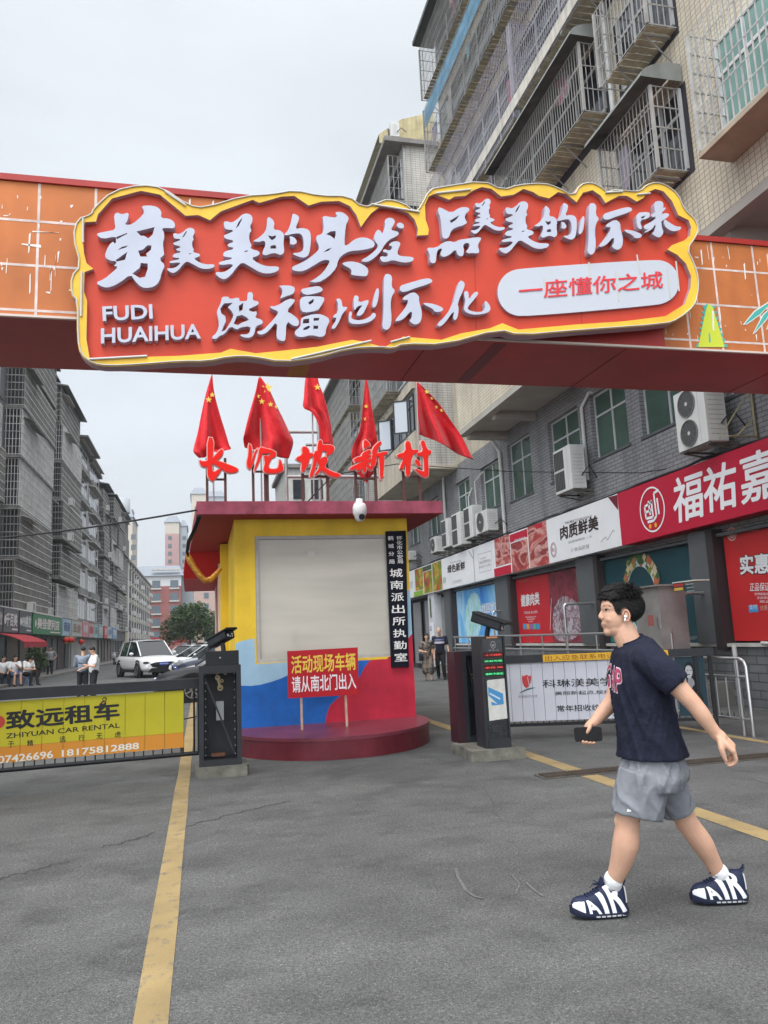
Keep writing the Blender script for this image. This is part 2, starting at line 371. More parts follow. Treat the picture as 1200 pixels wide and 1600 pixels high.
b = MB(); b.add([(-700, -60, 0), (700, -60, 0), (700, 1400, 0), (-700, 1400, 0)], [(0, 1, 2, 3)])
struct(b.build('road', ASPH))
YEL = worn('yellow_road_paint', (.295, .215, .095), thr=.53); PALE = worn('pale_road_paint', (.155, .155, .148), thr=.38, scale=34)
def ragged(x0, x1, y0, y1, n, j):
    rnd = random.Random(int(abs(x0)*100)+n); l = []
    for i in range(n+1): l.append((x0+rnd.uniform(-j, j), y0+(y1-y0)*i/n))
    for i in range(n, -1, -1): l.append((x1+rnd.uniform(-j, j), y0+(y1-y0)*i/n))
    return l
b = MB(); b.poly([ragged(-.285, -.14, 1.0, 60, 60, .004)], GF, .004, .004)
b.poly([ragged(3.83, 4.03, 1.0, 70, 70, .004)], GF, .004, .004); b.poly([ragged(6.83, 6.97, 5.5, 16, 20, .004)], GF, .004, .004)
struct(b.build('lane_marking', YEL))
b = MB()
for pts, w in (([(712, 1357), (716, 1372), (728, 1392), (742, 1402), (755, 1405)], .02), ([(822, 1380), (835, 1392), (850, 1402)], .016), ([(1180, 1218), (1200, 1223)], .05), ([(636, 1040), (670, 1050), (722, 1062)], .16), ([(800, 1368), (812, 1382), (806, 1398)], .01), ([(1108, 1102), (1200, 1110)], .06)):
    b.stroke(GF, [tuple(onZ(*p)[:2]) for p in pts], w, .005)
struct(b.build('scuffed_marking', PALE))
rnd = random.Random(5); b = MB()
def crack(p0, p1, w, n=26, amp=.03):
    a = onZ(*p0); c = onZ(*p1); d = (c-a); nn = V3((-d.y, d.x, 0)).normalized(); L_ = []; R_ = []; off = 0
    for i in range(n+1):
        off = off*.8+rnd.uniform(-amp, amp); p = a+d*(i/n)+nn*off; ww = w*rnd.uniform(.3, 1)
        L_.append((p+nn*ww)[:2]); R_.append((p-nn*ww)[:2])
    b.poly([L_+R_[::-1]], GF, .003, .003)
crack((0, 1375), (105, 1345), .012); crack((158, 1325), (240, 1301), .016); crack((290, 1290), (452, 1252), .012)
struct(b.build('road_crack', M('crack_dark', (.052, .052, .051), .95)))
# trench drain across the exit lane
Y0 = 7.78
dr = thing('trench_drain', 'long rusty steel grating of slots set flush across the exit lane beside the walking man', 'drain', (3.4, Y0, 0))
b = MB(); b.box(3.42, 9.2, Y0-.13, Y0+.13, .0, .012); b.build('frame', M('drain_edge', (.075, .068, .06), .8, (8, .3)), dr)
b = MB()
for i in range(150): x = 3.46+i*.038; b.box(x, x+.020, Y0-.105, Y0+.105, .013, .026)
b.build('grate', M('rusty_grate', (.060, .046, .036), .8, (6, .35)), dr)

# ================================================================== guard booth
BY = 11.8
FB = Fr((0, BY, 0), X1, Z1)
booth = thing('guard_booth', 'small guard booth painted yellow, pale blue, blue and red under a flat pink roof', 'booth', (1.85, BY, 0))
RED_P = M('booth_red_paint', (.50, .022, .05), .6, (2.2, .24), streak=(3.5, .22), bump=(22, .25)); YEL_P = M('booth_yellow_paint', (.80, .54, .040), .6, (2.0, .13), streak=(3.0, .16), bump=(18, .25))
LBL_P = M('booth_pale_blue_paint', (.33, .52, .66), .6, (2.5, .12), streak=(3, .15)); BLU_P = M('booth_blue_paint', (.014, .13, .48), .6, (2.2, .28), streak=(3, .2), bump=(22, .25))
BGE_P = M('booth_beige_render', (.62, .50, .40), .8, (2, .08), streak=(3, .2)); MAROON = M('plinth_maroon_paint', (.13, .018, .026), .38, (2.2, .3), bump=(40, .2))
PLT = M('plinth_top_paint', (.17, .035, .052), .34, (1.2, .4), bump=(30, .15))
cb = lambda pts: FB.pxs(pts, 1/2.79, 270, 760)
wx0, wx1, wz0, wz1 = .80, 2.90, 1.21, 3.12
b = MB(); b.box(.49, wx0, BY, BY+.25, .28, 3.39, 0); b.box(wx1, 3.22, BY, BY+.25, .28, 3.39, 0); b.box(wx0, wx1, BY, BY+.25, .28, wz0, 0); b.box(wx0, wx1, BY, BY+.25, wz1, 3.39, 0)
b.box(.49, 3.22, BY+.25, 16.2, .28, 3.39, 0); b.box(.34, 3.0, 16.2, 20.5, .05, 3.15, 4)
def clip(l, x0, x1, z0, z1): return [(min(max(x, x0), x1), min(max(y, z0), z1)) for x, y in l]
# mural: flat paint layers a couple of millimetres proud of the render
lb = clip(cb([(250, 686), (300, 674), (345, 664), (356, 664), (360, 775), (520, 765), (520, 815), (470, 838), (430, 852), (380, 865), (340, 870), (250, 869)]), .49, 3.22, .28, 3.39)
lb = [(x if x < wx0 or y < wz0 else wx0, y) for x, y in lb]; b.poly([lb], FB, 0, .002, 1)
bl = clip(cb([(250, 869), (340, 870), (380, 865), (430, 852), (470, 838), (520, 815), (540, 770), (860, 757), (835, 790), (815, 830), (770, 880), (720, 922), (685, 955), (670, 995), (668, 1100), (250, 1100)]), .49, 3.22, .28, wz0-.004); b.poly([bl], FB, 0, .0025, 2)
rd = clip(cb([(860, 757), (835, 790), (815, 830), (770, 880), (720, 922), (685, 955), (670, 995), (668, 1100), (1100, 1100), (1100, 640), (950, 680), (937, 720), (936, 752)]), .49, 3.22, .28, 3.3)
rd = [(x, y if x > wx1 else min(y, wz0-.004)) for x, y in rd]; b.poly([rd], FB, 0, .003, 3)
ls = [(wx1+.005, 2.27), (3.22, 2.22), (3.22, 1.35), (wx1+.04, 1.35), (wx1+.005, 1.25)]; b.poly([ls], FB, 0, .0015, 1)
b.build('wall', [YEL_P, LBL_P, BLU_P, RED_P, BGE_P], booth)
b = MB(); b.box(.35, .49, 14.6, 14.9, .28, 3.36, 0); b.build('pilaster', YEL_P, booth)
b = MB(); b.box(.3295, .34, 17.2, 17.9, 1.6, 3.0); b.build('banner_strip', M('dark_red_cloth', (.30, .008, .012), .7), booth)
pl = [(.36, BY+.3)]+[(1.83+1.5*math.cos(a), BY-1.78*math.sin(a)) for a in [math.pi-math.pi*k/40 for k in range(41)]]+[(3.33, BY+.3)]
b = MB(); b.poly([pl], GF, 0, .272, 1, 0); b.poly([inset(pl, .012)], GF, .235, .28, 1, 1); b.build('plinth', [MAROON, PLT], booth)
PINK = M('roof_edge_pink_paint', (.33, .075, .115), .75, (5, .32), streak=(4, .3), bump=(20, .4)); SOFF = M('roof_soffit_red', (.28, .012, .02), .7, (1.5, .12))
b = MB(); rf = [(-.06, 11.35), (3.69, 11.35), (3.69, 16.4), (-.24, 16.4)]; b.poly([rf], GF, 3.392, 3.585, 0, 0); b.poly([inset(rf, -.015)], GF, 3.38, 3.391, 1, 1)
b.build('roof', [PINK, SOFF], booth)
b = MB(); b.poly([[(-.36, 16.45), (.45, 16.45), (.45, 20.6), (-.42, 20.6)]], GF, 2.88, 3.05, 0); b.hexa([(-.30, 16.05, 3.36), (.45, 16.05, 3.36), (.45, 16.44, 2.9), (-.36, 16.44, 2.9), (-.30, 16.05, 3.377), (.45, 16.05, 3.377), (.45, 16.44, 3.06), (-.36, 16.44, 3.06)])
b.build('awning', M('awning_red', (.42, .008, .014), .6), booth)
FRM = M('window_aluminium', (.42, .41, .38), .45, (6, .15))
win = MB()
for a0, a1, c0, c1 in ((wx0, wx1, wz1-.05, wz1), (wx0, wx1, wz0, wz0+.05), (wx0, wx0+.05, wz0+.05, wz1-.05), (wx1-.05, wx1, wz0+.05, wz1-.05)): win.fbox(FB, a0, a1, c0, c1, -.1, -.01)
win = win.build('window', FRM, booth)
def filmglass():
    m = bpy.data.materials.new('frosted_film'); m.use_nodes = True; t = m.node_tree; N = t.nodes; L = t.links; b = N['Principled BSDF']
    b.inputs['Roughness'].default_value = .45; b.inputs['Coat Weight'].default_value = .5; b.inputs['Coat Roughness'].default_value = .03
    tc = N.new('ShaderNodeTexCoord'); mp = N.new('ShaderNodeMapping'); mp.inputs['Scale'].default_value = (.35, 1, 2.2); L.new(tc.outputs['Object'], mp.inputs[0])
    n = N.new('ShaderNodeTexNoise'); n.inputs['Scale'].default_value = 1.5; n.inputs['Detail'].default_value = 3; L.new(mp.outputs[0], n.inputs['Vector'])
    r = N.new('ShaderNodeMapRange'); r.inputs[1].default_value = .3; r.inputs[2].default_value = .7; r.inputs[3].default_value = .85; r.inputs[4].default_value = 1.12; L.new(n.outputs[0], r.inputs[0])
    v = N.new('ShaderNodeVectorMath'); v.operation = 'SCALE'; v.inputs[0].default_value = (.50, .475, .40); L.new(r.outputs[0], v.inputs['Scale']); L.new(v.outputs[0], b.inputs['Base Color'])
    return m
b = MB(); b.fbox(FB, wx0+.05, wx1-.05, wz0+.05, wz1-.05, -.07, -.05); b.build('pane', filmglass(), win)
b = MB(); b.fbox(FB, 1.62, 1.72, 2.80, 2.88, -.05, -.047); b.build('sticker', M('faded_paper', (.62, .60, .55), .8), win)
# golden garland, coiled cable and the overhead wire at the booth's corner
gp = [onY(x, y, 12.6) for x, y in ((293, 866), (297, 876), (303, 886), (311, 898), (320, 907), (330, 905), (338, 897), (345, 888))]
b = MB(); b.tube(gp, [.035, .055, .045, .05, .05, .05, .045, .03], 8); tag(b.build('garland', M('gold_tinsel', (.55, .27, .05), .35, (25, .6), bump=(60, 1), metal=.6)), 'twisted gold tinsel garland hanging under the red booth eaves', 'garland')
b = MB()
for k in range(3):
    b.tube([onY(310+2*k, 806, 11.33), onY(301+2*k, 830, 11.5), onY(293+2*k, 846, 12.0), onY(291+1.5*k, 862, 12.5), onY(295, 873, 12.6)], .012, 6)
tag(b.build('cable', M('black_rubber', (.02, .02, .022), .6)), 'loop of black cable bundled at the left corner of the booth roof', 'cable')
b = MB(); a = V3((-.06, 11.33, 3.45)); c = onY(-260, 845, 15.5); b.tube([a+(c-a)*(k/14)-V3((0, 0, .18*math.sin(math.pi*k/14))) for k in range(15)], .014, 6)
tag(b.build('cable', MATS['black_rubber']), 'black overhead cable running left from the booth roof across the street', 'cable')
b = MB(); a = V3((3.6, 12.2, 3.9)); a = V3((1.7, 11.7, 3.58)); pts = [onY(478, 787, 11.8), onY(520, 742, 13), onY(620, 725, 20), onX(800, 737, 9.3), onX(1000, 739, 9.3), onX(1040, 733, 9.4)]
b.tube(pts, .012, 6); tag(b.build('cable', MATS['black_rubber']), 'thin black wire strung from the booth roof to the double-fan air conditioner', 'cable')
# vertical plaque, dome camera
FV = Fr((0, BY-.05, 0), X1, Z1)
pq = thing('station_plaque', 'tall black plaque with white vertical characters hung at the booth\'s right edge', 'sign', (3.1, BY-.05, 1.1))
q0 = FV.px(603, 830); q1 = FV.px(634, 829); q2 = FV.px(639, 1042); q3 = FV.px(612, 1043)
b = MB(); b.poly([[q3, q2, q1, q0]], FV, -.045, 0); b.build('board', M('plaque_black', (.005, .006, .014), .6, (4, .2), spec=.15), pq)
b = MB()
cp = lambda x, y: FV.px(590+x/6.95, 820+y/6.95)
def vtext(s, x0, y0, x1, y1, w, h):
    for i, ch in enumerate(s):
        k = i/max(1, len(s)-1); x = x0+(x1-x0)*k; y = y0+(y1-y0)*k
        bl_ = cp(x, y+h); tr = cp(x+w, y)
        text(b, ch, FV, bl_[0], bl_[1], tr[0]-bl_[0], tr[1]-bl_[1], .002, off=.012)
vtext('城南派出所执勤室', 135, 475, 187, 1390, 132, 95); vtext('怀化市公安局', 206, 122, 216, 375, 58, 46); vtext('鹤城分局', 112, 122, 124, 378, 58, 46)
b.build('characters', M('plaque_white', (.78, .78, .76), .5), pq)
WHITE = M('white_plastic', (.70, .70, .69), .35, (3, .05))
dc = thing('security_camera', 'white dome security camera on the front edge of the pink booth roof', 'camera', onY(562, 800, 11.1))
c = onY(562, 796, 11.1)
b = MB(); prof = [(.0, .16), (.05, .16), (.05, .10), (.085, .085), (.105, .03), (.105, -.06), (.09, -.09)]
b.grid([[c+V3((r*math.cos(2*math.pi*k/20), r*math.sin(2*math.pi*k/20), z)) for k in range(20)] for r, z in prof[::-1]], 0, True, True); b.build('housing', WHITE, dc)
b = MB(); b.bar(c+V3((0, 0, .13)), c+V3((0, .32, .13)), .05); b.build('bracket', WHITE, dc)
b = MB(); b.ell(c+V3((0, 0, -.09)), (.085, .085, .10)); b.build('dome', M('dome_white', (.6, .6, .6), .25), dc)
b = MB(); d = (CAM-c).normalized(); b.cyl(c+V3((.01, -.075, -.12)), .045, .02, 16, 0, (0, -.9, -.4)); b.build('lens', M('lens_black', (.01, .01, .012), .08, spec=.9), dc)

# roof letters on posts
FL = Fr((0, 11.75, 0), X1, Z1)
REDL = M('channel_letter_red', (.83, .018, .012), .4); PALEL = M('channel_letter_edge', (.72, .55, .50), .5); POST = M('rusty_post', (.11, .055, .045), .7, (9, .3))
cA = lambda l: FL.pxs(l, 1/6, 290, 660); cB = lambda l: FL.pxs(l, 1/5, 450, 660)
RL = [('长', [cA(l) for l in ([(205, 140), (262, 150), (258, 300), (245, 390), (252, 480), (328, 430), (340, 445), (262, 550), (245, 553), (205, 510), (205, 400)],
       [(125, 350), (160, 372), (240, 355), (330, 250), (355, 262), (345, 310), (300, 355), (250, 400), (180, 425), (140, 405)],
       [(255, 360), (330, 370), (420, 405), (480, 430), (497, 450), (470, 470), (395, 478), (330, 430), (262, 392)])]),
      ('泥', [cA(l) for l in ([(588, 200), (615, 215), (625, 300), (605, 400), (612, 430), (600, 445), (575, 415), (572, 370), (590, 300)],
       [(680, 240), (660, 290), (635, 380), (605, 440), (600, 430), (625, 340), (650, 270)], [(690, 240), (730, 235), (720, 300), (690, 370), (655, 450), (640, 470), (648, 420), (680, 330)],
       [(700, 235), (840, 270), (850, 310), (830, 330), (790, 345), (760, 330), (800, 300), (790, 285), (740, 300), (705, 290)],
       [(735, 310), (770, 320), (775, 340), (805, 345), (780, 390), (775, 430), (800, 440), (850, 440), (870, 420), (880, 330), (920, 440), (905, 460), (850, 478), (780, 480), (735, 470), (728, 440), (745, 380), (735, 340)])]),
      ('坡', [cB(l) for l in ([(55, 280), (115, 255), (105, 195), (140, 190), (165, 220), (165, 245), (190, 240), (200, 260), (165, 285), (160, 320), (120, 395), (100, 375), (110, 310), (85, 305)],
       [(235, 185), (262, 175), (345, 180), (365, 205), (345, 245), (290, 268), (310, 225), (240, 228)], [(200, 230), (240, 222), (228, 290), (200, 400), (180, 435), (165, 420), (195, 330)],
       [(225, 310), (290, 262), (312, 300), (278, 350), (340, 388), (405, 405), (410, 420), (375, 435), (310, 410), (257, 370), (225, 412), (200, 420), (250, 345)], [(230, 150), (262, 135), (270, 190), (265, 240), (240, 310), (225, 310)])]),
      ('新', [cB(l) for l in ([(590, 125), (650, 180), (610, 195), (590, 215)], [(565, 250), (640, 210), (645, 235), (600, 278)], [(505, 282), (640, 252), (652, 272), (530, 322)], [(475, 360), (560, 318), (650, 282), (662, 300), (580, 352), (490, 375)],
       [(592, 240), (628, 235), (612, 330), (606, 400), (580, 385), (586, 330)], [(620, 325), (662, 368), (650, 380), (612, 350)], [(575, 335), (530, 372), (545, 382), (592, 360)],
       [(655, 205), (718, 145), (730, 165), (692, 215), (682, 330), (655, 362), (640, 345), (655, 280)], [(670, 252), (770, 228), (777, 250), (690, 277)], [(703, 250), (747, 248), (747, 330), (735, 455), (715, 440), (713, 330)])]),
      ('村', [cB(l) for l in ([(845, 255), (920, 232), (913, 150), (952, 150), (962, 222), (1012, 213), (1017, 232), (958, 262), (952, 400), (940, 427), (918, 410), (918, 315), (890, 372), (868, 360), (905, 282), (855, 277)],
       [(1000, 245), (1058, 228), (1030, 150), (1060, 140), (1085, 218), (1115, 222), (1117, 246), (1087, 257), (1097, 400), (1085, 437), (1040, 417), (1000, 382), (988, 362), (1055, 388), (1063, 378), (1057, 262), (1010, 264)], [(983, 300), (1010, 288), (1037, 340), (1015, 347)])])]
LBL = ['first red brush character from the left on the booth roof, with a long right stroke', 'second red brush character on the booth roof, under the widest flag', 'third red brush character on the booth roof, under the short clipped flag', 'fourth red brush character on the booth roof, in front of a crumpled flag', 'last red brush character on the booth roof, nearest the apartment balconies']
for i, (ch, polys) in enumerate(RL):
    xs = [p[0] for l in polys for p in l]; zs = [p[1] for l in polys for p in l]; x0, x1, z0 = min(xs), max(xs), min(zs)
    t = thing('roof_letter', LBL[i], 'sign letter', ((x0+x1)/2, 11.75, 3.585), 'red characters standing on the booth roof')
    b = MB(); e = MB()
    for k, l in enumerate(polys):
        l = smooth2(l, 1); b.poly([l], FL, -.02, .03+.0012*k, 0); e.poly([inset(l, .013)], FL, -.05+.001*k, .012+.0012*k, 0)
    b.build('face', REDL, t); e.build('edge', PALEL, t)
    px = [x0+.12, x1-.2] if i != 1 else [x0+.1, (x0+x1)/2, x1-.25]
    for x in px: p = MB(); p.box(x-.02, x+.02, 11.80, 11.84, 3.585, z0+.38); p.build('post', POST, t)
    p = MB(); p.box(px[0]+.02, px[-1]-.02, 11.805, 11.835, z0+.03, z0+.06); p.build('crossbar', POST, t)
# pipe frame behind the letters
b = MB(); gpst = M('galvanised_pipe', (.32, .32, .31), .5, (6, .2), metal=.4)
for x in (448, 500): p = onY(x, 760, 13.6); b.tube([(p.x, 13.6, 3.585), (p.x, 13.6, onY(x, 600 if x > 480 else 690, 13.6).z)], .03, 8)
for y, x0, x1 in ((675, 452, 505), (745, 448, 600), (695, 478, 497)): b.tube([onY(x0, y, 13.6), onY(x1, y, 13.6)], .03, 8)
tag(b.build('pipe_rack', gpst), 'grey steel pipe frame standing on the booth roof behind the letters', 'pipe frame')
# flags
FLR = M('flag_red', (.60, .012, .02), .75, (5, .1), bump=(13, .7, .02)); FLR.node_tree.nodes['Principled BSDF'].inputs['Sheen Weight'].default_value = .15; FLY = M('flag_star_yellow', (.80, .58, .10), .7); POLE = M('flag_pole', (.45, .43, .42), .4)
FLG = [(330.5, 12.1, [(330, 587, 332, 587), (322, 614, 335, 614), (315, 645, 343, 645), (309, 676, 352, 674), (303, 700, 358, 694), (303, 708, 360, 701), (311, 717, 340, 704)], [(331.6, 617, .05), (326, 624.5, .055)], 'limp red flag at the left end of the booth roof, narrow, two gold stars showing'),
       (405.5, 12.1, [(404, 590, 408, 590), (399, 613, 422, 612), (393, 634, 432, 634), (388, 652, 441, 652), (382, 676, 452, 676), (380, 686, 458, 692), (382, 698, 451, 717)], [(418, 606, .10), (402.7, 619, .05), (409, 627.5, .055), (422.7, 632, .05), (431, 636, .04)], 'broad red flag with one large and several small gold stars over the second roof letter'),
       (487, 12.3, [(485, 545, 491, 545), (477, 594, 497, 594), (475, 620, 505, 616), (474, 637, 511, 636), (487, 645, 514, 650), (497, 664, 518, 670), (500, 690, 521, 699)], [(496, 605, .06)], 'red flag furled to a narrow curving strip over the third roof letter'),
       (571.5, 12.1, [(571, 590, 573, 590), (567, 630, 580, 630), (562, 672, 587, 672), (551, 698, 590, 694), (549, 718, 591, 714), (556, 735, 588, 732), (570, 751, 573, 754)], [(572, 635, .04), (571, 655, .04)], 'red flag gathered into a crumpled bunch behind the fourth roof letter'),
       (652, 12.1, [(651, 597, 655, 599), (652, 625, 682, 626), (653, 650, 703, 655), (655, 668, 722, 684), (655, 677, 740, 720)], [(667, 612, .05), (675, 622, .04), (682, 636, .04), (690, 641, .04)], 'red flag blown out sideways at the right end of the booth roof')]
def star(c, fr, r):
    return [(c[0]+(r if k % 2 == 0 else r*.4)*math.sin(math.pi*k/5), c[1]+(r if k % 2 == 0 else r*.4)*math.cos(math.pi*k/5)) for k in range(10)][::-1]
for i, (px, Y, rows, stars, lab) in enumerate(FLG):
    base = onY(px+3.5, 780, Y); top = onY(px, 578, Y)
    t = thing('flag', lab, 'flag', (base.x, Y, 3.585), 'red flags on poles along the booth roof')
    p = MB(); p.tube([(base.x, Y, 3.585), (top.x+.0, Y, top.z+.35)], .013, 8); p.build('pole', POLE, t)
    P = []; nC = 30; nR = (len(rows)-1)*6; rnd = random.Random(i)
    ph = rnd.uniform(0, 6)
    def cat(a, k):
        i0 = min(int(k), len(a)-2); f = k-i0; g = lambda j: a[max(0, min(len(a)-1, j))]
        return tuple(.5*((2*g(i0)[q])+(-g(i0-1)[q]+g(i0+1)[q])*f+(2*g(i0-1)[q]-5*g(i0)[q]+4*g(i0+1)[q]-g(i0+2)[q])*f*f+(-g(i0-1)[q]+3*g(i0)[q]-3*g(i0+1)[q]+g(i0+2)[q])*f**3) for q in range(4))
    for r_ in range(nR+1):
        k = r_/nR*(len(rows)-1); xl, yl, xr, yr = cat(rows, k); row = []
        for j in range(nC+1):
            s = j/nC; w = abs(xr-xl)
            amp = .0017*w*(.5+.5*min(1, r_/nR*2))
            d = amp*math.sin(s*(7+i*1.3)+ph+k*.35)+.45*amp*math.sin(s*17+ph*2-k*.6)+(.05*math.sin(k*2+s*5) if i == 3 and k > 2.5 else 0)
            row.append(onY(xl+(xr-xl)*s, yl+(yr-yl)*s+1.6*math.sin(s*9+ph)*(r_/nR)**2, Y-.12-d*1.0))
        P.append(row)
    b = MB(); b.grid(P, 0, True); cl = b.build('cloth', FLR, t)
    mo = cl.modifiers.new('thickness', 'SOLIDIFY'); mo.thickness = .004
    # stars follow the cloth surface
    for sx, sy, r in stars:
        # nearest grid vertex in the picture gives the depth of the cloth there
        near = min((p_ for row in P for p_ in row), key=lambda p_: (V3((p_.x, 0, p_.z))-V3((onY(sx, sy, p_.y).x, 0, onY(sx, sy, p_.y).z))).length)
        Fs = Fr((0, near.y-.014, 0), X1, Z1); sb = MB(); sb.poly([star(Fs.px(sx, sy), Fs, r)], Fs, 0, .003); sb.build('star', FLY, cl)
# ================================================================== overhead gateway beam and its sign
GY = 7.25
FG = Fr((0, GY, 0), X1, Z1)
gw = thing('gateway_beam', 'wide orange and dark red box beam spanning the whole entrance behind the big sign', 'gateway', (2.3, GY+.68, 0))
DRED = M('beam_dark_red', (.34, .024, .019), .42, (1.2, .22), spec=.35)
ORG = M('beam_orange_vinyl', (.50, .155, .045), .6, (2.2, .14), streak=(2.5, .18)); GRIDM = M('faded_grid_line', (.60, .50, .46), .75, (7, .3)); PEEL = M('peeled_vinyl', (.72, .69, .63), .8)
bz0, bz1, bx0, bx1 = 4.56, 5.93, -3.6, 9.4
b = MB(); b.box(bx0, bx1, GY, GY+1.36, bz0, bz1, 0)
for x in (-2.2, 1.05, 2.35, 4.6, 6.9): b.box(x, x+.006, GY+.02, GY+1.34, bz0-.004, bz0, 1)
b.box(.98, 1.2, GY+.05, GY+1.3, bz0-.005, bz0-.001, 2); b.box(3.05, 3.2, GY+.05, GY+1.3, bz0-.003, bz0-.001, 3)
b.build('box_beam', [DRED, M('panel_gap', (.03, .006, .006), .8), M('ochre_patch', (.36, .15, .025), .6), M('beam_red_patch', (.16, .012, .011), .4)], gw)
b = MB(); b.box(bx0, bx1, GY-.035, GY, bz0-.0, bz0+.022, 1); b.box(bx0, bx1, GY-.03, GY+.03, bz1-.012, bz1+.05, 0); b.build('edge_trim', [DRED, M('trim_pale', (.60, .50, .44), .5)], gw)
zb = bz0+.024
for side, (x0, x1, hz, vx) in enumerate(((bx0, .25, (342, 412, 483), (-1.55, -.95, -.35, -2.15, -2.75, .1)), (FG.px(1038, 530)[0], bx1, (0, 0, 0), ()))):
    b = MB(); b.fbox(FG, x0, x1, zb, bz1-.014, 0, .004, 0)
    zs = [FG.px(0, y)[1] for y in hz] if side == 0 else [FG.px(1090, y)[1] for y in (419, 475, 532)]
    for z in zs: b.fbox(FG, x0, x1, z-.012, z+.012, .004, .006, 1)
    vs = [FG.px(x, 420)[0] for x in (58, 148, -30, -120, 235)] if side == 0 else [FG.px(x, 480)[0] for x in (1122, 1186, 1250, 1072, 1314)]
    for x in vs: b.fbox(FG, x-.012, x+.012, zb, bz1-.014, .004, .0062, 1)
    rnd = random.Random(side+3)
    for k in range(64):
        u = rnd.uniform(x0 if side else -2.2, x1 if not side else 7.5); v = rnd.uniform(zb+.1, bz1-.15); l = rnd.uniform(.03, .26) if rnd.random() < .4 else rnd.uniform(.01, .05); w = rnd.uniform(.004, .014)
        if rnd.random() < .12: b.poly([[(u, v), (u+l, v+rnd.uniform(-.02, .02)), (u+l, v+w), (u, v+w)]], FG, .0064, .0075, 2)
        else: b.poly([[(u, v), (u+w, v+l*.1), (u+w*1.2+rnd.uniform(-.01, .01), v+l), (u+rnd.uniform(-.006, .006), v+l*.9)]], FG, .0064, .0075, 2)
    if side:
        c = lambda l: FG.pxs(l, 1/4, 900, 260)
        zig = [(815, 860)]
        for k in range(8): zig += [(850+k*10, 880+k*34), (868+k*10, 885+k*34), (842+k*12, 900+k*34)] if 0 else [(842+k*11, 872+k*34), (870+k*10, 876+k*34)]
        zig += [(945, 1132), (745, 1132)]
        for k in range(8): zig += [(752+k*5, 1110-k*33), (778+k*4, 1100-k*33)]
        b.poly([c(zig)], FG, .008, .010, 3); b.poly([c([(820, 862), (850, 880), (925, 1131), (760, 1131), (795, 960)])], FG, .010, .012, 4); b.poly([c([(846, 905), (856, 905), (860, 1030), (850, 1028)])], FG, .0125, .0132, 2); b.poly([c([(825, 1050), (832, 1040), (838, 1100), (828, 1105)])], FG, .0125, .0132, 3)
        for l in ([(1240, 830), (1195, 850), (1110, 905), (1040, 992), (1065, 990), (1150, 930)], [(1230, 870), (1165, 925), (1100, 1052), (1120, 1040), (1190, 960)], [(1260, 860), (1215, 930), (1185, 1025), (1205, 1010), (1250, 920)]):
            l2 = c(l); b.poly([l2], FG, .008, .010, 5); b.poly([inset(l2, -.012)], FG, .010, .0118, 3)
    b.build('orange_panel', [ORG, GRIDM, PEEL, M('teal_print', (.07, .38, .33), .6), M('lime_print', (.55, .60, .05), .6), M('white_print', (.7, .7, .66), .6)], gw)
b = MB(); b.box(-3.45, -2.75, GY+.25, GY+1.1, 0, bz0-.002, 0); b.box(8.55, 9.25, GY+.25, GY+1.1, 0, bz0-.002, 0); b.build('column', DRED, gw)

# --- sign
FS = Fr((0, 7.02, 0), X1, Z1)
sg = thing('gateway_sign', 'big cloud-shaped red sign with white brush characters and a yellow rim on the overhead beam', 'sign', (2.5, 7.02, 4.6))
h2 = lambda l, ox, oy, s: [(ox+x/s, oy+y/s) for x, y in l]
O = h2([(240, 520), (250, 570), (290, 600), (340, 607), (450, 601), (560, 592), (650, 592), (720, 577), (790, 577), (880, 595), (990, 581), (1090, 552), (1180, 547)], 0, 270, 2)
O += h2([(30, 552), (60, 537), (190, 540), (360, 492), (420, 511)], 600, 270, 2)
O += h2([(0, 1030), (560, 990), (640, 960), (740, 880), (765, 800), (770, 700), (740, 600), (697, 520), (755, 440), (770, 380), (740, 320), (680, 270), (640, 170), (560, 110), (500, 95), (440, 110), (395, 152), (330, 150), (240, 140), (195, 158), (150, 120), (90, 95), (20, 110)], 900, 260, 4)
O += h2([(590, 72), (545, 45), (500, 30), (420, 35), (370, 52), (310, 22), (180, 42), (140, 50), (112, 105), (98, 120), (60, 92), (10, 80)], 600, 270, 2)
O += h2([(1180, 92), (1135, 107), (1090, 70), (1000, 70), (920, 52), (850, 65), (760, 70), (640, 107), (590, 100), (510, 45), (440, 35), (350, 55), (290, 110), (283, 130), (240, 142), (225, 200), (250, 290), (220, 322), (220, 380), (240, 402)], 0, 270, 2)
I = [(140, 560), (135, 530), (136, 470), (131, 455), (132, 425), (146, 420), (135, 411), (131, 395), (129, 360), (133, 347), (150, 346), (153, 335), (175, 310), (220, 298), (250, 304), (290, 337), (310, 336), (328, 344), (345, 330), (395, 312), (405, 317), (440, 307), (460, 306), (482, 321), (502, 315), (530, 314), (547, 322), (557, 336), (564, 355), (570, 346), (580, 333), (595, 322), (613, 323), (638, 333), (648, 343), (653, 357), (652, 368), (669, 367), (670, 358), (665, 343), (664, 320), (670, 307), (678, 303), (702, 312), (710, 307), (727, 306), (740, 297), (753, 292), (768, 295), (783, 307), (803, 304), (818, 295), (833, 300), (842, 306), (858, 310), (872, 300), (885, 303), (901, 316), (911, 301), (926, 297), (939, 306), (946, 317), (967, 306), (980, 306), (995, 315), (1006, 309), (1011, 301), (1024, 295), (1037, 299), (1050, 314), (1060, 336), (1076, 344), (1080, 355), (1078, 368), (1069, 376), (1050, 383), (1043, 390), (1058, 398), (1072, 412), (1080, 432), (1079, 450), (1070, 475), (1040, 494), (975, 502), (900, 507), (810, 515), (785, 505), (765, 513), (720, 521), (690, 531), (630, 526), (600, 543), (570, 534), (550, 531), (525, 536), (495, 542), (440, 548), (400, 552), (360, 545), (345, 551), (280, 556), (210, 558)]
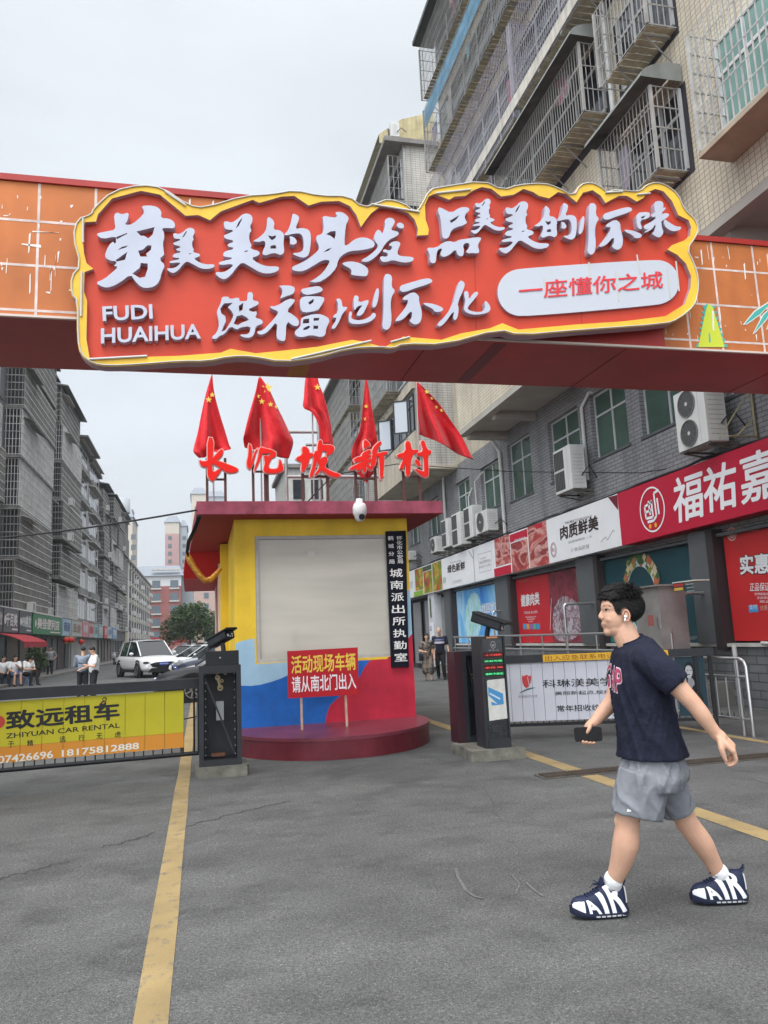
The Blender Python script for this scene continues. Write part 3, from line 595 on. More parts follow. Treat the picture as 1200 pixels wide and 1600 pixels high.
Of = smooth2(FS.pxs(O), 1); If = FS.pxs(I)
SRED = M('sign_red_face', (.54, .050, .022), .45, (1.4, .1), streak=(2.5, .1)); SYEL = M('sign_yellow_rim', (.76, .46, .045), .45, (3, .15)); MAUVE = M('sign_return_mauve', (.40, .26, .30), .5, (4, .1)); SWH = M('sign_letter_white', (.45, .47, .55), .4, (2.5, .08)); TUBE = M('neon_tube_white', (.50, .49, .46), .4)
b = MB(); b.poly([Of, If], FS, -.13, 0, 0, 1); b.build('rim', [SYEL, MAUVE], sg)
b = MB(); b.poly([inset(Of, -.03)], FS, -.115, -.055, 0)
for x in (455, 740, 905): p_, q_ = FS.px(x, 330, -.055), FS.px(x+4, 515, -.055); b.stroke(FS, [p_, q_], .006, -.053, 1, -.055)
b.build('face', [SRED, M('sign_seam', (.32, .035, .025), .6)], sg)
b = MB(); l = [FS.P(*p, .008) for p in inset(Of, -.012)]; b.tube(l+[l[0]], .007, 5)
for a, c in (((140, 562), (230, 557)), ((130, 342), (130, 380)), ((128, 425), (127, 495)), ((258, 300), (290, 322)), ((680, 303), (735, 297)), ((945, 302), (972, 300)), ((995, 305), (1015, 303)), ((455, 562), (580, 533)), ((640, 527), (610, 535)), ((580, 320), (655, 332))):
    b.tube([FS.P(*FS.px(*a), .012), FS.P(*FS.px(*c), .012)], .011, 5)
b.build('neon_tube', TUBE, sg)
def cf(l, ox, oy, s): return FS.pxs(h2(l, ox, oy, s), c=.04)
MEI = ([(115, 215), (150, 210), (190, 225), (240, 195), (290, 145), (345, 135), (390, 165), (390, 220), (365, 265), (385, 305), (360, 325), (360, 395), (385, 440), (370, 470), (450, 490), (460, 525), (430, 545), (380, 560), (450, 610), (530, 635), (620, 632), (645, 655), (620, 690), (540, 710), (460, 700), (360, 640), (290, 600), (240, 650), (190, 720), (130, 765), (80, 750), (35, 710), (45, 685), (110, 690), (170, 660), (210, 615), (75, 630), (65, 600), (100, 585), (210, 560), (115, 550), (105, 520), (130, 490), (220, 470), (150, 450), (150, 425), (220, 400), (125, 380), (110, 345), (160, 325), (215, 300), (130, 295), (115, 250)],
       [(230, 280), (255, 225), (290, 180), (285, 205), (255, 260)], [(310, 495), (345, 485), (340, 497), (315, 504)])
DE = [([(540, 165), (600, 215), (585, 290), (640, 292), (690, 330), (680, 420), (690, 490), (680, 520), (650, 535), (600, 515), (560, 520), (510, 540), (475, 525), (480, 490), (505, 440), (500, 395), (440, 415), (380, 400), (440, 370), (505, 310), (520, 240), (520, 190)], [(535, 345), (570, 355), (605, 345), (605, 370), (570, 392), (545, 370)], [(555, 445), (600, 435), (610, 450), (610, 470), (555, 470)]),
      ([(765, 135), (830, 165), (820, 220), (790, 285), (850, 272), (920, 290), (940, 350), (935, 450), (920, 530), (880, 560), (830, 555), (760, 525), (765, 510), (830, 505), (860, 480), (865, 400), (845, 335), (790, 330), (690, 355), (680, 330), (710, 310), (740, 240), (755, 160)],), ([(725, 350), (780, 360), (808, 400), (800, 430), (760, 440), (730, 425), (740, 390)],)]
HUAI = [([(415, 215), (435, 225), (430, 290), (415, 345), (390, 355), (385, 330), (400, 260)],), ([(460, 130), (495, 122), (520, 145), (512, 210), (540, 238), (515, 275), (507, 330), (515, 420), (508, 480), (480, 505), (447, 485), (457, 400), (458, 250)],),
        ([(560, 205), (620, 185), (720, 155), (765, 155), (780, 180), (740, 200), (660, 225), (600, 250), (565, 245)],), ([(575, 285), (650, 240), (690, 270), (690, 310), (710, 380), (705, 440), (680, 465), (650, 465), (620, 435), (640, 420), (640, 370), (590, 430), (550, 445), (525, 440), (600, 350), (620, 300), (590, 305)],), ([(710, 315), (790, 325), (850, 355), (835, 380), (790, 385), (775, 360), (720, 335)],)]
def fit(polys, src, dst):
    a0, b0, a1, b1 = src; c0, d0, c1, d1 = dst
    return [tuple([(c0+(x-a0)/(a1-a0)*(c1-c0), d0+(y-b0)/(b1-b0)*(d1-d0)) for x, y in l] for l in p) for p in polys]
def raw(polys, ox, oy, s): return [tuple(h2(l, ox, oy, s) for l in p) for p in polys]
CH = [raw([([(225, 150), (260, 125), (300, 148), (375, 125), (360, 215), (330, 245), (400, 240), (500, 150), (505, 110), (480, 75), (520, 62), (600, 65), (650, 85), (680, 130), (670, 180), (745, 185), (795, 215), (808, 260), (790, 285), (720, 280), (680, 285), (700, 310), (705, 370), (690, 420), (700, 500), (705, 530), (655, 570), (715, 625), (680, 690), (660, 780), (610, 830), (540, 845), (480, 835), (420, 775), (385, 715), (290, 790), (200, 835), (130, 840), (45, 790), (140, 750), (210, 690), (265, 640), (215, 635), (250, 605), (240, 590), (200, 590), (145, 560), (140, 520), (175, 440), (220, 395), (240, 425), (245, 385), (240, 360), (120, 385), (70, 350), (65, 325), (160, 305), (240, 290), (230, 220)],
           [(440, 310), (610, 268), (590, 340), (550, 375), (510, 350), (480, 350)], [(455, 490), (500, 480), (540, 440), (580, 440), (575, 480), (530, 520), (540, 545), (475, 545)], [(480, 605), (545, 610), (545, 660), (520, 735), (470, 745), (400, 705), (470, 650)], [(250, 362), (355, 322), (350, 333), (255, 383)], [(262, 485), (300, 455), (360, 440), (340, 460)], [(245, 578), (355, 500), (345, 525), (332, 575), (255, 592)])], 140, 310, 6),
      fit([MEI], (35, 135, 645, 765), (260, 355, 336.7, 427.5)), raw([MEI], 330, 310, 6), raw(DE, 330, 310, 6),
      raw([([(135, 155), (255, 178), (280, 165), (255, 130), (300, 120), (350, 135), (395, 180), (385, 215), (365, 250), (350, 430), (370, 440), (440, 380), (510, 360), (580, 370), (635, 410), (635, 450), (600, 470), (500, 490), (400, 495), (320, 540), (290, 590), (280, 650), (200, 740), (100, 795), (5, 780), (60, 760), (150, 690), (205, 600), (205, 580), (150, 580), (80, 620), (0, 670), (-60, 690), (-140, 680), (-148, 640), (-100, 620), (0, 570), (100, 490), (110, 450), (80, 390), (85, 345), (130, 335), (150, 300), (150, 230)], [(175, 335), (220, 310), (265, 305), (268, 340), (255, 380), (220, 350)], [(150, 505), (190, 475), (232, 462), (200, 490)]), ([(315, 605), (400, 585), (490, 600), (560, 640), (580, 680), (565, 730), (530, 735), (400, 720), (415, 690), (405, 660), (350, 635)],)], 480, 310, 6),
      raw([([(640, 310), (660, 288), (690, 300), (705, 330), (730, 250), (720, 205), (755, 178), (800, 180), (828, 210), (815, 250), (785, 295), (850, 305), (868, 335), (830, 362), (770, 390), (725, 440), (700, 490), (640, 555), (580, 595), (530, 600), (495, 580), (570, 540), (640, 480), (665, 440), (630, 400), (620, 360)],), ([(840, 230), (880, 222), (912, 250), (905, 285), (870, 285), (835, 265)],), ([(755, 440), (795, 402), (850, 398), (880, 420), (862, 465), (845, 520), (880, 540), (990, 545), (1005, 570), (980, 598), (900, 608), (800, 580), (750, 600), (700, 600), (675, 560), (690, 538), (740, 545), (755, 530), (750, 515), (700, 500), (720, 470), (770, 490), (800, 455)],)], 480, 310, 6),
      raw([([(150, 200), (180, 205), (270, 255), (340, 205), (410, 195), (445, 215), (440, 240), (405, 270), (400, 310), (425, 345), (400, 370), (300, 400), (270, 430), (255, 480), (230, 500), (195, 500), (180, 460), (175, 380), (165, 300), (140, 235)], [(255, 330), (350, 275), (315, 320), (270, 350)]), ([(30, 580), (130, 580), (190, 530), (250, 515), (300, 530), (340, 505), (420, 495), (500, 480), (555, 485), (550, 510), (520, 560), (540, 620), (520, 640), (470, 635), (420, 640), (405, 610), (430, 590), (440, 560), (430, 540), (395, 545), (385, 570), (395, 610), (385, 660), (360, 670), (325, 650), (310, 600), (260, 650), (200, 675), (170, 660), (165, 630), (185, 590), (150, 600), (135, 640), (130, 720), (100, 735), (65, 715), (65, 640)],)], 660, 290, 6),
      fit([MEI], (35, 135, 645, 765), (735, 309.7, 790, 366)), fit([MEI], (35, 135, 645, 765), (779, 313.5, 859, 397)), fit(DE, (380, 135, 940, 560), (833, 316, 902, 375)), raw(HUAI, 820, 290, 4.615),
      raw([([(800, 195), (890, 185), (910, 205), (890, 240), (830, 250), (850, 310), (830, 320), (805, 290)], [(838, 226), (870, 215), (860, 232), (842, 238)]), ([(850, 290), (900, 265), (960, 225), (1000, 195), (1040, 200), (1045, 220), (980, 265), (920, 300), (870, 325)],), ([(905, 210), (935, 190), (1010, 150), (1022, 170), (960, 215), (920, 235)],), ([(925, 120), (975, 105), (1005, 130), (990, 200), (985, 290), (1005, 340), (975, 380), (940, 370), (910, 345), (940, 320), (940, 220)],), ([(1000, 235), (1040, 265), (1090, 295), (1128, 295), (1125, 320), (1080, 335), (1040, 325), (1000, 290)],), ([(930, 275), (880, 320), (855, 335), (870, 345), (930, 310)],)], 820, 290, 4.615),
      raw([([(130, 165), (190, 165), (195, 185), (260, 170), (275, 185), (270, 200), (310, 200), (330, 195), (330, 135), (360, 125), (382, 145), (375, 195), (420, 200), (425, 230), (380, 250), (340, 270), (380, 285), (405, 275), (410, 305), (395, 330), (450, 345), (460, 380), (400, 400), (395, 440), (380, 480), (330, 495), (280, 480), (270, 460), (330, 460), (350, 440), (355, 400), (280, 410), (250, 430), (200, 400), (160, 460), (110, 480), (95, 500), (60, 500), (50, 480), (90, 450), (110, 380), (95, 310), (90, 280), (110, 240), (125, 205)], [(120, 260), (150, 220), (220, 215), (180, 250), (210, 280), (225, 310), (205, 360), (160, 430), (130, 440), (150, 390), (165, 360), (160, 320), (130, 300)], [(265, 240), (300, 215), (295, 270), (270, 285)], [(250, 320), (290, 310), (330, 330), (345, 350), (290, 370), (260, 390), (225, 380)])], 320, 430, 5),
      raw([([(570, 80), (640, 75), (700, 85), (708, 120), (690, 150), (640, 165), (580, 190), (605, 130), (600, 105)],), ([(500, 240), (560, 240), (650, 180), (705, 185), (705, 210), (640, 280), (690, 305), (740, 350), (735, 400), (690, 400), (640, 360), (635, 500), (620, 520), (575, 510), (555, 480), (565, 360), (500, 440), (450, 470), (410, 460), (405, 435), (450, 430), (510, 370), (570, 300), (565, 280), (520, 265)],), ([(735, 110), (830, 90), (890, 80), (925, 105), (920, 130), (850, 150), (780, 160)],), ([(740, 175), (800, 160), (930, 165), (940, 195), (900, 260), (880, 280), (770, 300), (740, 260)], [(805, 215), (850, 185), (850, 210), (820, 232)]), ([(750, 330), (850, 300), (920, 305), (985, 345), (950, 420), (945, 470), (910, 490), (830, 470), (760, 490), (710, 480), (695, 440), (745, 400), (748, 360)], [(770, 345), (815, 340), (815, 375), (765, 378)], [(850, 335), (895, 335), (890, 355), (850, 358)], [(770, 415), (810, 395), (825, 405), (800, 425), (770, 430)], [(848, 395), (885, 395), (885, 420), (848, 420)])], 320, 430, 5),
      raw([([(60, 200), (90, 195), (105, 215), (110, 255), (135, 250), (145, 265), (110, 300), (95, 340), (70, 385), (55, 405), (25, 400), (70, 330), (45, 330), (40, 315), (75, 290), (75, 230)],), ([(180, 180), (205, 175), (220, 190), (215, 225), (275, 205), (288, 215), (275, 250), (245, 310), (205, 320), (200, 300), (225, 260), (240, 245), (205, 255), (195, 280), (180, 270)],), ([(150, 290), (165, 280), (175, 300), (165, 335), (230, 345), (290, 320), (310, 290), (335, 300), (330, 330), (290, 360), (220, 375), (160, 370), (145, 345)],)], 510, 420, 4.286),
      fit(HUAI, (385, 122, 850, 505), (581, 427, 694, 517)),
      raw([([(890, 70), (930, 90), (925, 130), (880, 230), (890, 270), (880, 330), (860, 350), (845, 330), (855, 280), (800, 360), (765, 390), (740, 380), (745, 360), (790, 320), (840, 250), (865, 150)],), ([(920, 150), (945, 145), (955, 165), (955, 205), (985, 155), (1015, 150), (1020, 170), (985, 215), (945, 260), (960, 280), (1030, 290), (1060, 270), (1055, 220), (1070, 210), (1100, 250), (1100, 280), (1075, 300), (1000, 312), (940, 300), (915, 270), (930, 220), (920, 180)],)], 510, 420, 4.286)]
for polys in CH:
    b = MB()
    for k, p in enumerate(polys):
        L = [FS.pxs(l, c=.022) for l in p]; L = [smooth2(L[0], 1)]+L[1:]
        L[0] = inset(L[0], -.004); b.poly(L, FS, -.054, .022+.0012*k, 0, 1)
    b.build('character', [SWH, M('letter_return_lilac', (.42, .35, .42), .5)], sg)
def textq(mb, s, fr, bl, br, tl, c, m=0, d=0.0, off=0.0, ms=None, shear=0.0):
    """lettering laid into the parallelogram bottom-left, bottom-right, top-left"""
    w = math.hypot(br[0]-bl[0], br[1]-bl[1]); h = math.hypot(tl[0]-bl[0], tl[1]-bl[1])
    f2 = Fr(fr.P(*bl), fr.u, fr.v); ux, uy = (br[0]-bl[0])/w, (br[1]-bl[1])/w; vx, vy = (tl[0]-bl[0])/h, (tl[1]-bl[1])/h
    k = len(mb.v); text(mb, s, Fr((0, 0, 0), X1, Y1), 0, 0, w, h, c, m, d, off, ms, shear=shear)
    for i in range(k, len(mb.v)):
        a, b_, z = mb.v[i]; mb.v[i] = tuple(f2.P(a*ux+b_*vx, a*uy+b_*vy, z))
    return mb
b = MB(); P_ = lambda x, y: FS.px(x, y)
textq(b, 'FUDI', FS, P_(161, 503), P_(239, 499), P_(160, 480), -.054, 0, .07, .022, 1); textq(b, 'HUAIHUA', FS, P_(158, 538), P_(314, 530), P_(158, 514), -.054, 0, .07, .022, 1); b.build('latin_lettering', [SWH, MATS['letter_return_lilac']], sg)
pill = []
for (x, y), a0 in (((1023, 440), -100), ((818, 456), 85)):
    for k in range(13): t_ = R(a0+190*k/12-5); pill.append((x+38.5*math.cos(t_), y-(-37*math.sin(t_))))
pill = smooth2([(818, 419), (1023, 405), (1043, 409), (1057, 422), (1062, 441), (1057, 460), (1043, 472), (1025, 477), (818, 495), (797, 491), (782, 477), (776, 457), (782, 436), (797, 423)], 2)
b = MB(); pf = FS.pxs(pill, c=-.02); b.poly([pf], FS, -.054, -.02, 0, 1)
for i, (x, y) in enumerate(((851, 455), (922, 432), (964, 445), (997, 420), (1044, 440), (1058, 430))): a = FS.px(x-2, y-22, -.02); c = FS.px(x+3, y+(25 if i % 3 else 8), -.02); b.stroke(FS, [a, c], .018, -.017, 2, -.02)
textq(b, '一座懂你之城', FS, P_(812, 468), P_(1037, 449), P_(812, 440), -.014, 3, 0, .012)
b.build('slogan_panel', [M('pill_white', (.49, .51, .56), .4), MAUVE, TUBE, M('slogan_red', (.66, .04, .05), .5)], sg)

# ================================================================== red notice board on two stakes
NY = 11.05
nb = thing('notice_board', 'red notice board with yellow and white characters on two wooden stakes before the booth', 'notice board', (1.75, NY, .27))
FN = Fr((0, NY, 0), X1, Z1)
c = lambda x, y: FN.px(440+x/8.571, 1000+y/8.571)
q = [c(90, 782), c(1032, 730), c(1020, 98), c(75, 150)]
b = MB(); b.poly([q], FN, -.02, 0, 0); b.build('board', M('notice_red', (.45, .007, .016), .5, (6, .1)), nb)
b = MB(); textq(b, '活动现场车辆', FN, c(133, 450), c(990, 398), c(130, 215), .002, 0, 0, .02); textq(b, '请从南北门出入', FN, c(140, 705), c(998, 650), c(136, 492), .002, 1, 0, .016); b.build('lettering', [M('notice_yellow', (.80, .55, .08), .6), M('notice_white', (.82, .78, .80), .6)], nb)
for (xa, ya), (xb, yb) in (((262, 775), (272, 1158)), ((848, 735), (872, 1100))):
    a = onY(440+xa/8.571, 1000+ya/8.571, NY+.045); z = onY(440+xb/8.571, 1000+yb/8.571, NY+.045); z = z+(a-z).normalized()*((.282-z.z)/max(.2, (a-z).normalized().z)); b = MB(); b.bar(z, a+V3((0, 0, .45)), .035, .03); b.build('stake', M('pale_wood', (.52, .36, .26), .7, (8, .25)), nb)

# ================================================================== barrier machines and gates
DK = M('dark_grey_steel', (.025, .027, .031), .48, (4, .25), spec=.3); DK2 = M('black_steel', (.014, .015, .017), .4, (5, .3)); CONC = M('concrete', (.15, .145, .12), .92, (5, .5), bump=(30, .5)); GLS = M('smoked_panel', (.018, .020, .022), .14, (7, .5), spec=.8); BRS = M('brass_linkage', (.22, .17, .10), .4, metal=.6); STL = M('stainless', (.50, .50, .50), .28, (4, .1), metal=.9)
def concrete_block(name, x0, x1, y0, y1, h, lab):
    b = MB(); rnd = random.Random(3)
    l = ragged(x0, x1, y0, y1, 9, .018); b.poly([l], GF, 0, h, 0); o = b.build(name, CONC); return tag(o, lab, 'concrete base')
concrete_block('concrete_base', -.06, .52, 9.42, 9.95, .12, 'low concrete block under the barrier cabinet with yellow banner arm')
MY = 9.5
FM = Fr((0, MY, 0), X1, Z1)
mc = thing('barrier_cabinet', 'dark barrier cabinet with a see-through front and camera on top, left of the booth', 'barrier machine', (.22, MY, .12))
a = FM.px(318, 1040); d = FM.px(377, 1198); x0, x1, z0, z1 = -.035, .455, .12, FM.px(346, 1040)[1]
b = MB()
for p in ((x0, x0+.055, z0, z1), (x1-.055, x1, z0, z1), (x0+.055, x1-.055, z1-.09, z1), (x0+.055, x1-.055, z0, z0+.07)): b.fbox(FM, *p, -.36, 0)
b.fbox(FM, x0+.055, x1-.055, z0+.07, z1-.09, -.36, -.34)
for k in range(12):
    for x in (x0+.075, x1-.075): b.ell(FM.P(x, z0+.12+k*.092, -.05), (.008, .006, .008), 1, 8, 5)
b.build('cabinet', [DK, STL], mc)
b = MB(); b.bar(FM.P(x0+.07, z1-.14, -.07), FM.P(x1-.09, z0+.14, -.07), .035, .02, 0); b.fbox(FM, x0+.2, x0+.29, z0+.5, z0+.72, -.2, -.16, 2)
for p, r in (((.22, 1.12), .03), ((.25, 1.0), .034), ((.31, 1.17), .02), ((.27, 1.08), .02)): b.ring(FM, x0+p[0], p[1], r, r*.5, -.12, 1, c0=-.15)
b.stroke(FM, [(x0+.2, 1.16), (x0+.36, 1.24)], .02, -.12, 1, -.14); b.stroke(FM, [(x0+.22, 1.12), (x0+.25, 1.0)], .028, -.13, 1, -.15)
b.tube([FM.P(x0+.1, .3, -.15), FM.P(x0+.13, .5, -.1), FM.P(x0+.1, .62, -.15)], .006, 6, 0); b.fbox(FM, x0+.14, x0+.3, z0+.09, z0+.13, -.2, -.12, 3)
b.build('linkage', [DK, BRS, M('component_grey', (.30, .30, .29), .5), M('rusty_spring', (.12, .05, .03), .7)], mc)
b = MB(); b.fbox(FM, x0+.08, x1-.02, z1+.001, z1+.17, -.30, -.05); b.build('camera_base', DK2, mc)
b = MB(); f2 = Fr(FM.P(x0+.30, z1+.27, -.16), (1, -.0, .0), (0, 0, 1)); ct = V3((.36, -.82, .44)).normalized()
pc = onY(346, 998, MY+.16)
def plate_camera(parent, c, d, s=1.0):
    d = V3(d).normalized(); side = d.cross(Z1).normalized(); up = side.cross(d)
    b = MB(); f = Fr(c, side, up)      # n = -d .. towards the rear
    if f.n.dot(d) < 0: f = Fr(c, -side, up)
    b.rbox(f, -.075*s, .075*s, -.055*s, .055*s, -.2*s, .17*s, .025*s); b.build('camera_housing', DK, parent)
    b = MB(); b.rbox(f, -.088*s, .088*s, .04*s, .068*s, -.2*s, .24*s, .01*s); b.build('camera_hood', DK2, parent)
    b = MB(); b.rbox(f, -.062*s, .062*s, -.045*s, .035*s, .171*s, .178*s, .015*s, 0)
    for x, y, r in ((-.032, -.015, .018), (.034, .0, .014), (.034, -.028, .01), (.0, -.03, .01)): b.disc(f, x*s, y*s, r*s, .18*s, 1, 12); 
    b.build('camera_lens', [M('lens_plate', (.012, .012, .014), .2), M('lens_glint', (.5, .5, .5), .15)], parent)
    b = MB(); b.tube([c-up*.06*s, c-up*.11*s, c-up*.15*s-Z1*.04*s], .03*s, 8); b.build('camera_bracket', DK2, parent)
plate_camera(mc, pc, (.55, -.75, .30), .95)
b = MB(); b.ell(FM.P(x1-.24, z1+.09, -.045), (.012, .008, .012)); b.build('lock', STL, mc)
# left banner gate: swung slightly towards the viewer at its far left end
tb = .24
pR = V3((-.04, MY+.18, 0)); pL = onZ(0, 1207, tb); g = V3((pL.x-pR.x, pL.y-pR.y, 0)).normalized()
FBn = Fr((pR.x, pR.y, 0), -g, Z1)              # u runs to the right, negative along the arm
YBN = M('banner_yellow', (.50, .44, .022), .55, (2, .1)); ORB = M('banner_orange', (.62, .25, .03), .55)
gt = thing('banner_gate', 'barrier arm hung with a yellow car rental banner left of the booth', 'barrier gate', (pR.x-1.6, pR.y-.1, 0))
t0 = FBn.px(317, 1066)[1]; t1 = FBn.px(0, 1086)[1]; zt = (t0+t1)/2
Lg = -3.9
b = MB(); b.fbox(FBn, Lg, 0, zt-.06, zt+.055, -.06, .06); b.build('top_rail', DK, gt)
b = MB(); b.tube([FBn.P(0, tb+.02), FBn.P(Lg, tb+.02)], .026, 8)
b.build('bottom_rail', DK2, gt)
zy0, zy1 = tb+.10, zt-.075; xr = FBn.px(287, 1100)[0]
b = MB(); n_ = 17; w_ = (xr-Lg)/n_
for k in range(n_):
    a = Lg+k*w_; b.fbox(FBn, a+.003, a+w_-.002, zy0+.17, zy1, -.002, .012, 0); b.fbox(FBn, a+.003, a+w_-.002, zy0, zy0+.168, -.002, .0125, 1)
b.fbox(FBn, Lg, xr, zy0+.02, zy1-.01, -.012, -.003, 2)
b.build('banner', [YBN, ORB, M('banner_shadow_gap', (.36, .30, .02), .7)], gt)
b = MB()
for k in range(34): a = xr-.03-k*.105; b.tube([FBn.P(a, tb+.02, 0), FBn.P(a, zy0+.01, 0)], .008, 5)
for a in (xr+.12, xr+.17): b.tube([FBn.P(a, tb+.02, 0), FBn.P(a, zt-.05, 0)], .012, 6)
b.build('hanging_rod', DK2, gt)
B_ = lambda x, y: FBn.px(x/3, 980+y/3)
b = MB()
textq(b, '致远租车', FBn, B_(32, 480), B_(558, 430), B_(32, 395), .015, 0, 0, .03); textq(b, 'ZHIYUAN CAR RENTAL', FBn, B_(28, 522), B_(562, 470), B_(28, 498), .015, 0, 0, .012)
for ch, x, y in (('于', 38, 563), ('精', 128, 557), ('远', 280, 540), ('行', 368, 532), ('无', 452, 524), ('虑', 538, 517)): textq(b, ch, FBn, B_(x, y), B_(x+28, y-2), B_(x, y-28), .015, 0, 0, .005)
textq(b, '07426696', FBn, B_(-10, 640), B_(250, 612), B_(-10, 604), .015, 1, 0, .02); textq(b, '18175812888', FBn, B_(290, 607), B_(652, 570), B_(290, 575), .015, 1, 0, .02)
key = lambda x, y: B_(x, y)
b.stroke(FBn, [key(478, 378), key(440, 415)], .026, .0165, 2); b.poly([smooth2([key(462, 365), key(485, 340), key(498, 350), key(498, 365), key(478, 392), key(462, 388)], 1)], FBn, .0165, .018, 0); b.stroke(FBn, [key(480, 358), key(490, 350)], .012, .019, 3); b.ring(FBn, *key(490, 338), .024, .008, .018, 0)
b.disc(FBn, *B_(-8, 445), .07, .015, 4, 16)
b.build('lettering', [M('banner_black', (.02, .02, .02), .5), M('banner_white', (.75, .72, .62), .5), YBN, ORB, M('logo_red', (.5, .05, .04), .5)], gt)
b = MB(); b.tube([FBn.P(xr, .66, 0), FBn.P(-.02, .68, 0)], .008, 6); b.tube([FBn.P(-.18, tb+.02), FBn.P(-.18, zt-.05)], .012, 6); b.build('brace', DK2, gt)

# ticket machine and second cabinet on the right
concrete_block('concrete_base', 3.12, 3.78, 8.98, 9.8, .13, 'mossy concrete block under the black ticket machine')
TYm = 9.12
FT = Fr((0, TYm, 0), X1, Z1)
tk = thing('ticket_machine', 'slim black parking ticket machine with lit text rows and camera, right of the booth', 'ticket machine', (3.5, TYm, .13))
T_ = lambda x, y: FT.px(690+x/5.714, 970+y/5.714)
x0 = T_(360, 600)[0]; x1 = T_(583, 600)[0]; z1 = T_(440, 138)[1]
b = MB(); b.fbox(FT, x0, x0+.03, .13, z1, -.3, .03, 0); b.fbox(FT, x1-.02, x1, .13, z1, -.3, .03, 0); b.fbox(FT, x0+.03, x1-.02, .13, .24, -.3, .045, 0); b.fbox(FT, x0+.03, x1-.02, z1-.02, z1, -.3, .03, 0); b.fbox(FT, x0+.03, x1-.02, .24, z1-.02, -.3, .005, 1)
b.build('cabinet', [DK, GLS], tk)
def scr(y0, y1, xa=.05, xb=.95): return (x0+.03+(x1-x0-.05)*xa, x0+.03+(x1-x0-.05)*xb, T_(460, y1)[1], T_(460, y0)[1])
b = MB()
for i, (ya, yb) in enumerate(((280, 330), (338, 378), (390, 440), (448, 495))): b.fbox(FT, *scr(ya, yb, .02, .98), .005, .008, 0 if i % 2 == 0 else 1)
for i, s, y0_, y1_ in ((0, '一车一杆 减速慢行', 296, 312), (1, '欢迎光临', 350, 366), (0, '余位 00', 408, 424), (1, '请刷卡进出', 464, 482)):
    r = scr(y0_, y1_, .08, .92); text(b, s, FT, r[0], r[2], r[1]-r[0], r[3]-r[2], .0095, 2+i)
ld_ = lambda n, c: M(n, c, .5, emit=(c, 1.3)); b.build('led_screen', [M('led_off_red', (.05, .008, .008), .3), M('led_off_green', (.008, .03, .012), .3), ld_('led_red', (.8, .06, .05)), ld_('led_green', (.1, .8, .3))], tk)
b = MB(); b.poly([[T_(402, 540), T_(410, 530), T_(558, 514), T_(572, 700), T_(586, 870), T_(425, 893)]], FT, .006, .010, 0); b.poly([[T_(412, 590), T_(545, 650), T_(552, 742), T_(490, 752), T_(445, 755), T_(440, 720), T_(500, 745), T_(415, 665)]], FT, .0105, .012, 1); b.poly([[T_(425, 640), T_(520, 690), T_(520, 705), T_(425, 655)]], FT, .0125, .013, 2); b.build('paper_notice', [M('crumpled_paper', (.56, .55, .51), .8, (9, .15), bump=(14, .6, .02)), M('notice_blue', (.06, .24, .46), .6), M('notice_pale', (.5, .6, .68), .6)], tk)
b = MB(); c_ = T_(457, 215); b.ring(FT, c_[0], c_[1], .034, .007, .009, 0, ry=.045); b.disc(FT, c_[0], c_[1]-.005, .014, .009, 0, 12); text(b, '停车场', FT, c_[0]-.07, c_[1]-.075, .14, .018, .009, 0); b.build('emblem', M('emblem_grey', (.30, .30, .29), .4), tk)
b = MB(); r = scr(140, 155, .2, .72); b.fbox(FT, *r, .031, .034); b.build('sticker', M('copper_strip', (.5, .2, .08), .5), tk)
for k in range(5):
    pass
b = MB(); cg = T_(500, 960)
for i in range(9):
    for j in range(6): b.disc(FT, cg[0]-.06+i*.013, cg[1]-.035+j*.013, .0035, .0075, 0, 6)
b.build('speaker_grille', M('grille_dot', (.09, .09, .09), .5), tk)
plate_camera(tk, onY(765, 972, TYm+.12), (.62, -.7, -.33), 1.12)
FK = Fr((0, 9.72, 0), X1, Z1); K_ = lambda x, y: FK.px(690+x/5.714, 970+y/5.714)
ck = thing('barrier_cabinet', 'maroon and black barrier cabinet half hidden behind the ticket machine', 'barrier machine', (3.3, 9.72, .1))
kx0 = K_(128, 600)[0]; kx1 = K_(420, 600)[0]; kz = K_(200, 272)[1]
b = MB(); b.fbox(FK, kx0, kx0+.10, .12, kz, -.32, 0, 0); b.fbox(FK, kx0+.10, kx0+.16, .12, kz, -.32, 0, 1); b.fbox(FK, kx1-.05, kx1, .12, kz, -.32, 0, 1); b.fbox(FK, kx0+.16, kx1-.05, kz-.06, kz, -.32, 0, 1); b.fbox(FK, kx0+.16, kx1-.05, .12, .2, -.32, 0, 1); b.fbox(FK, kx0+.16, kx1-.05, .2, kz-.06, -.32, -.2, 2)
for k in range(11): b.ell(FK.P(kx0+.19, .28+k*.09, -.15), (.009, .006, .009), 3, 8, 5)
b.build('cabinet', [M('cabinet_maroon', (.05, .017, .023), .45, (3, .2)), DK, DK2, STL], ck)
b = MB(); b.bar(FK.P(kx0+.2, kz-.12, -.1), FK.P(kx1-.1, .4, -.1), .04, .02, 0); b.bar(FK.P(kx0+.35, .35, -.12), FK.P(kx0+.36, .62, -.12), .02, .02, 2); b.bar(FK.P(kx0+.42, .5, -.12), FK.P(kx0+.40, .75, -.12), .04, .03, 2)
for p, r in (((.28, .95), .034), ((.33, 1.02), .022), ((.3, .86), .026)): b.ring(FK, kx0+p[0], p[1], r, r*.5, -.12, 1, c0=-.15)
b.tube([FK.P(kx0+.3, .25, -.13), FK.P(kx0+.36, .45, -.1), FK.P(kx0+.33, .6, -.14)], .007, 6, 2); b.build('linkage', [DK, BRS, MATS['component_grey']], ck)

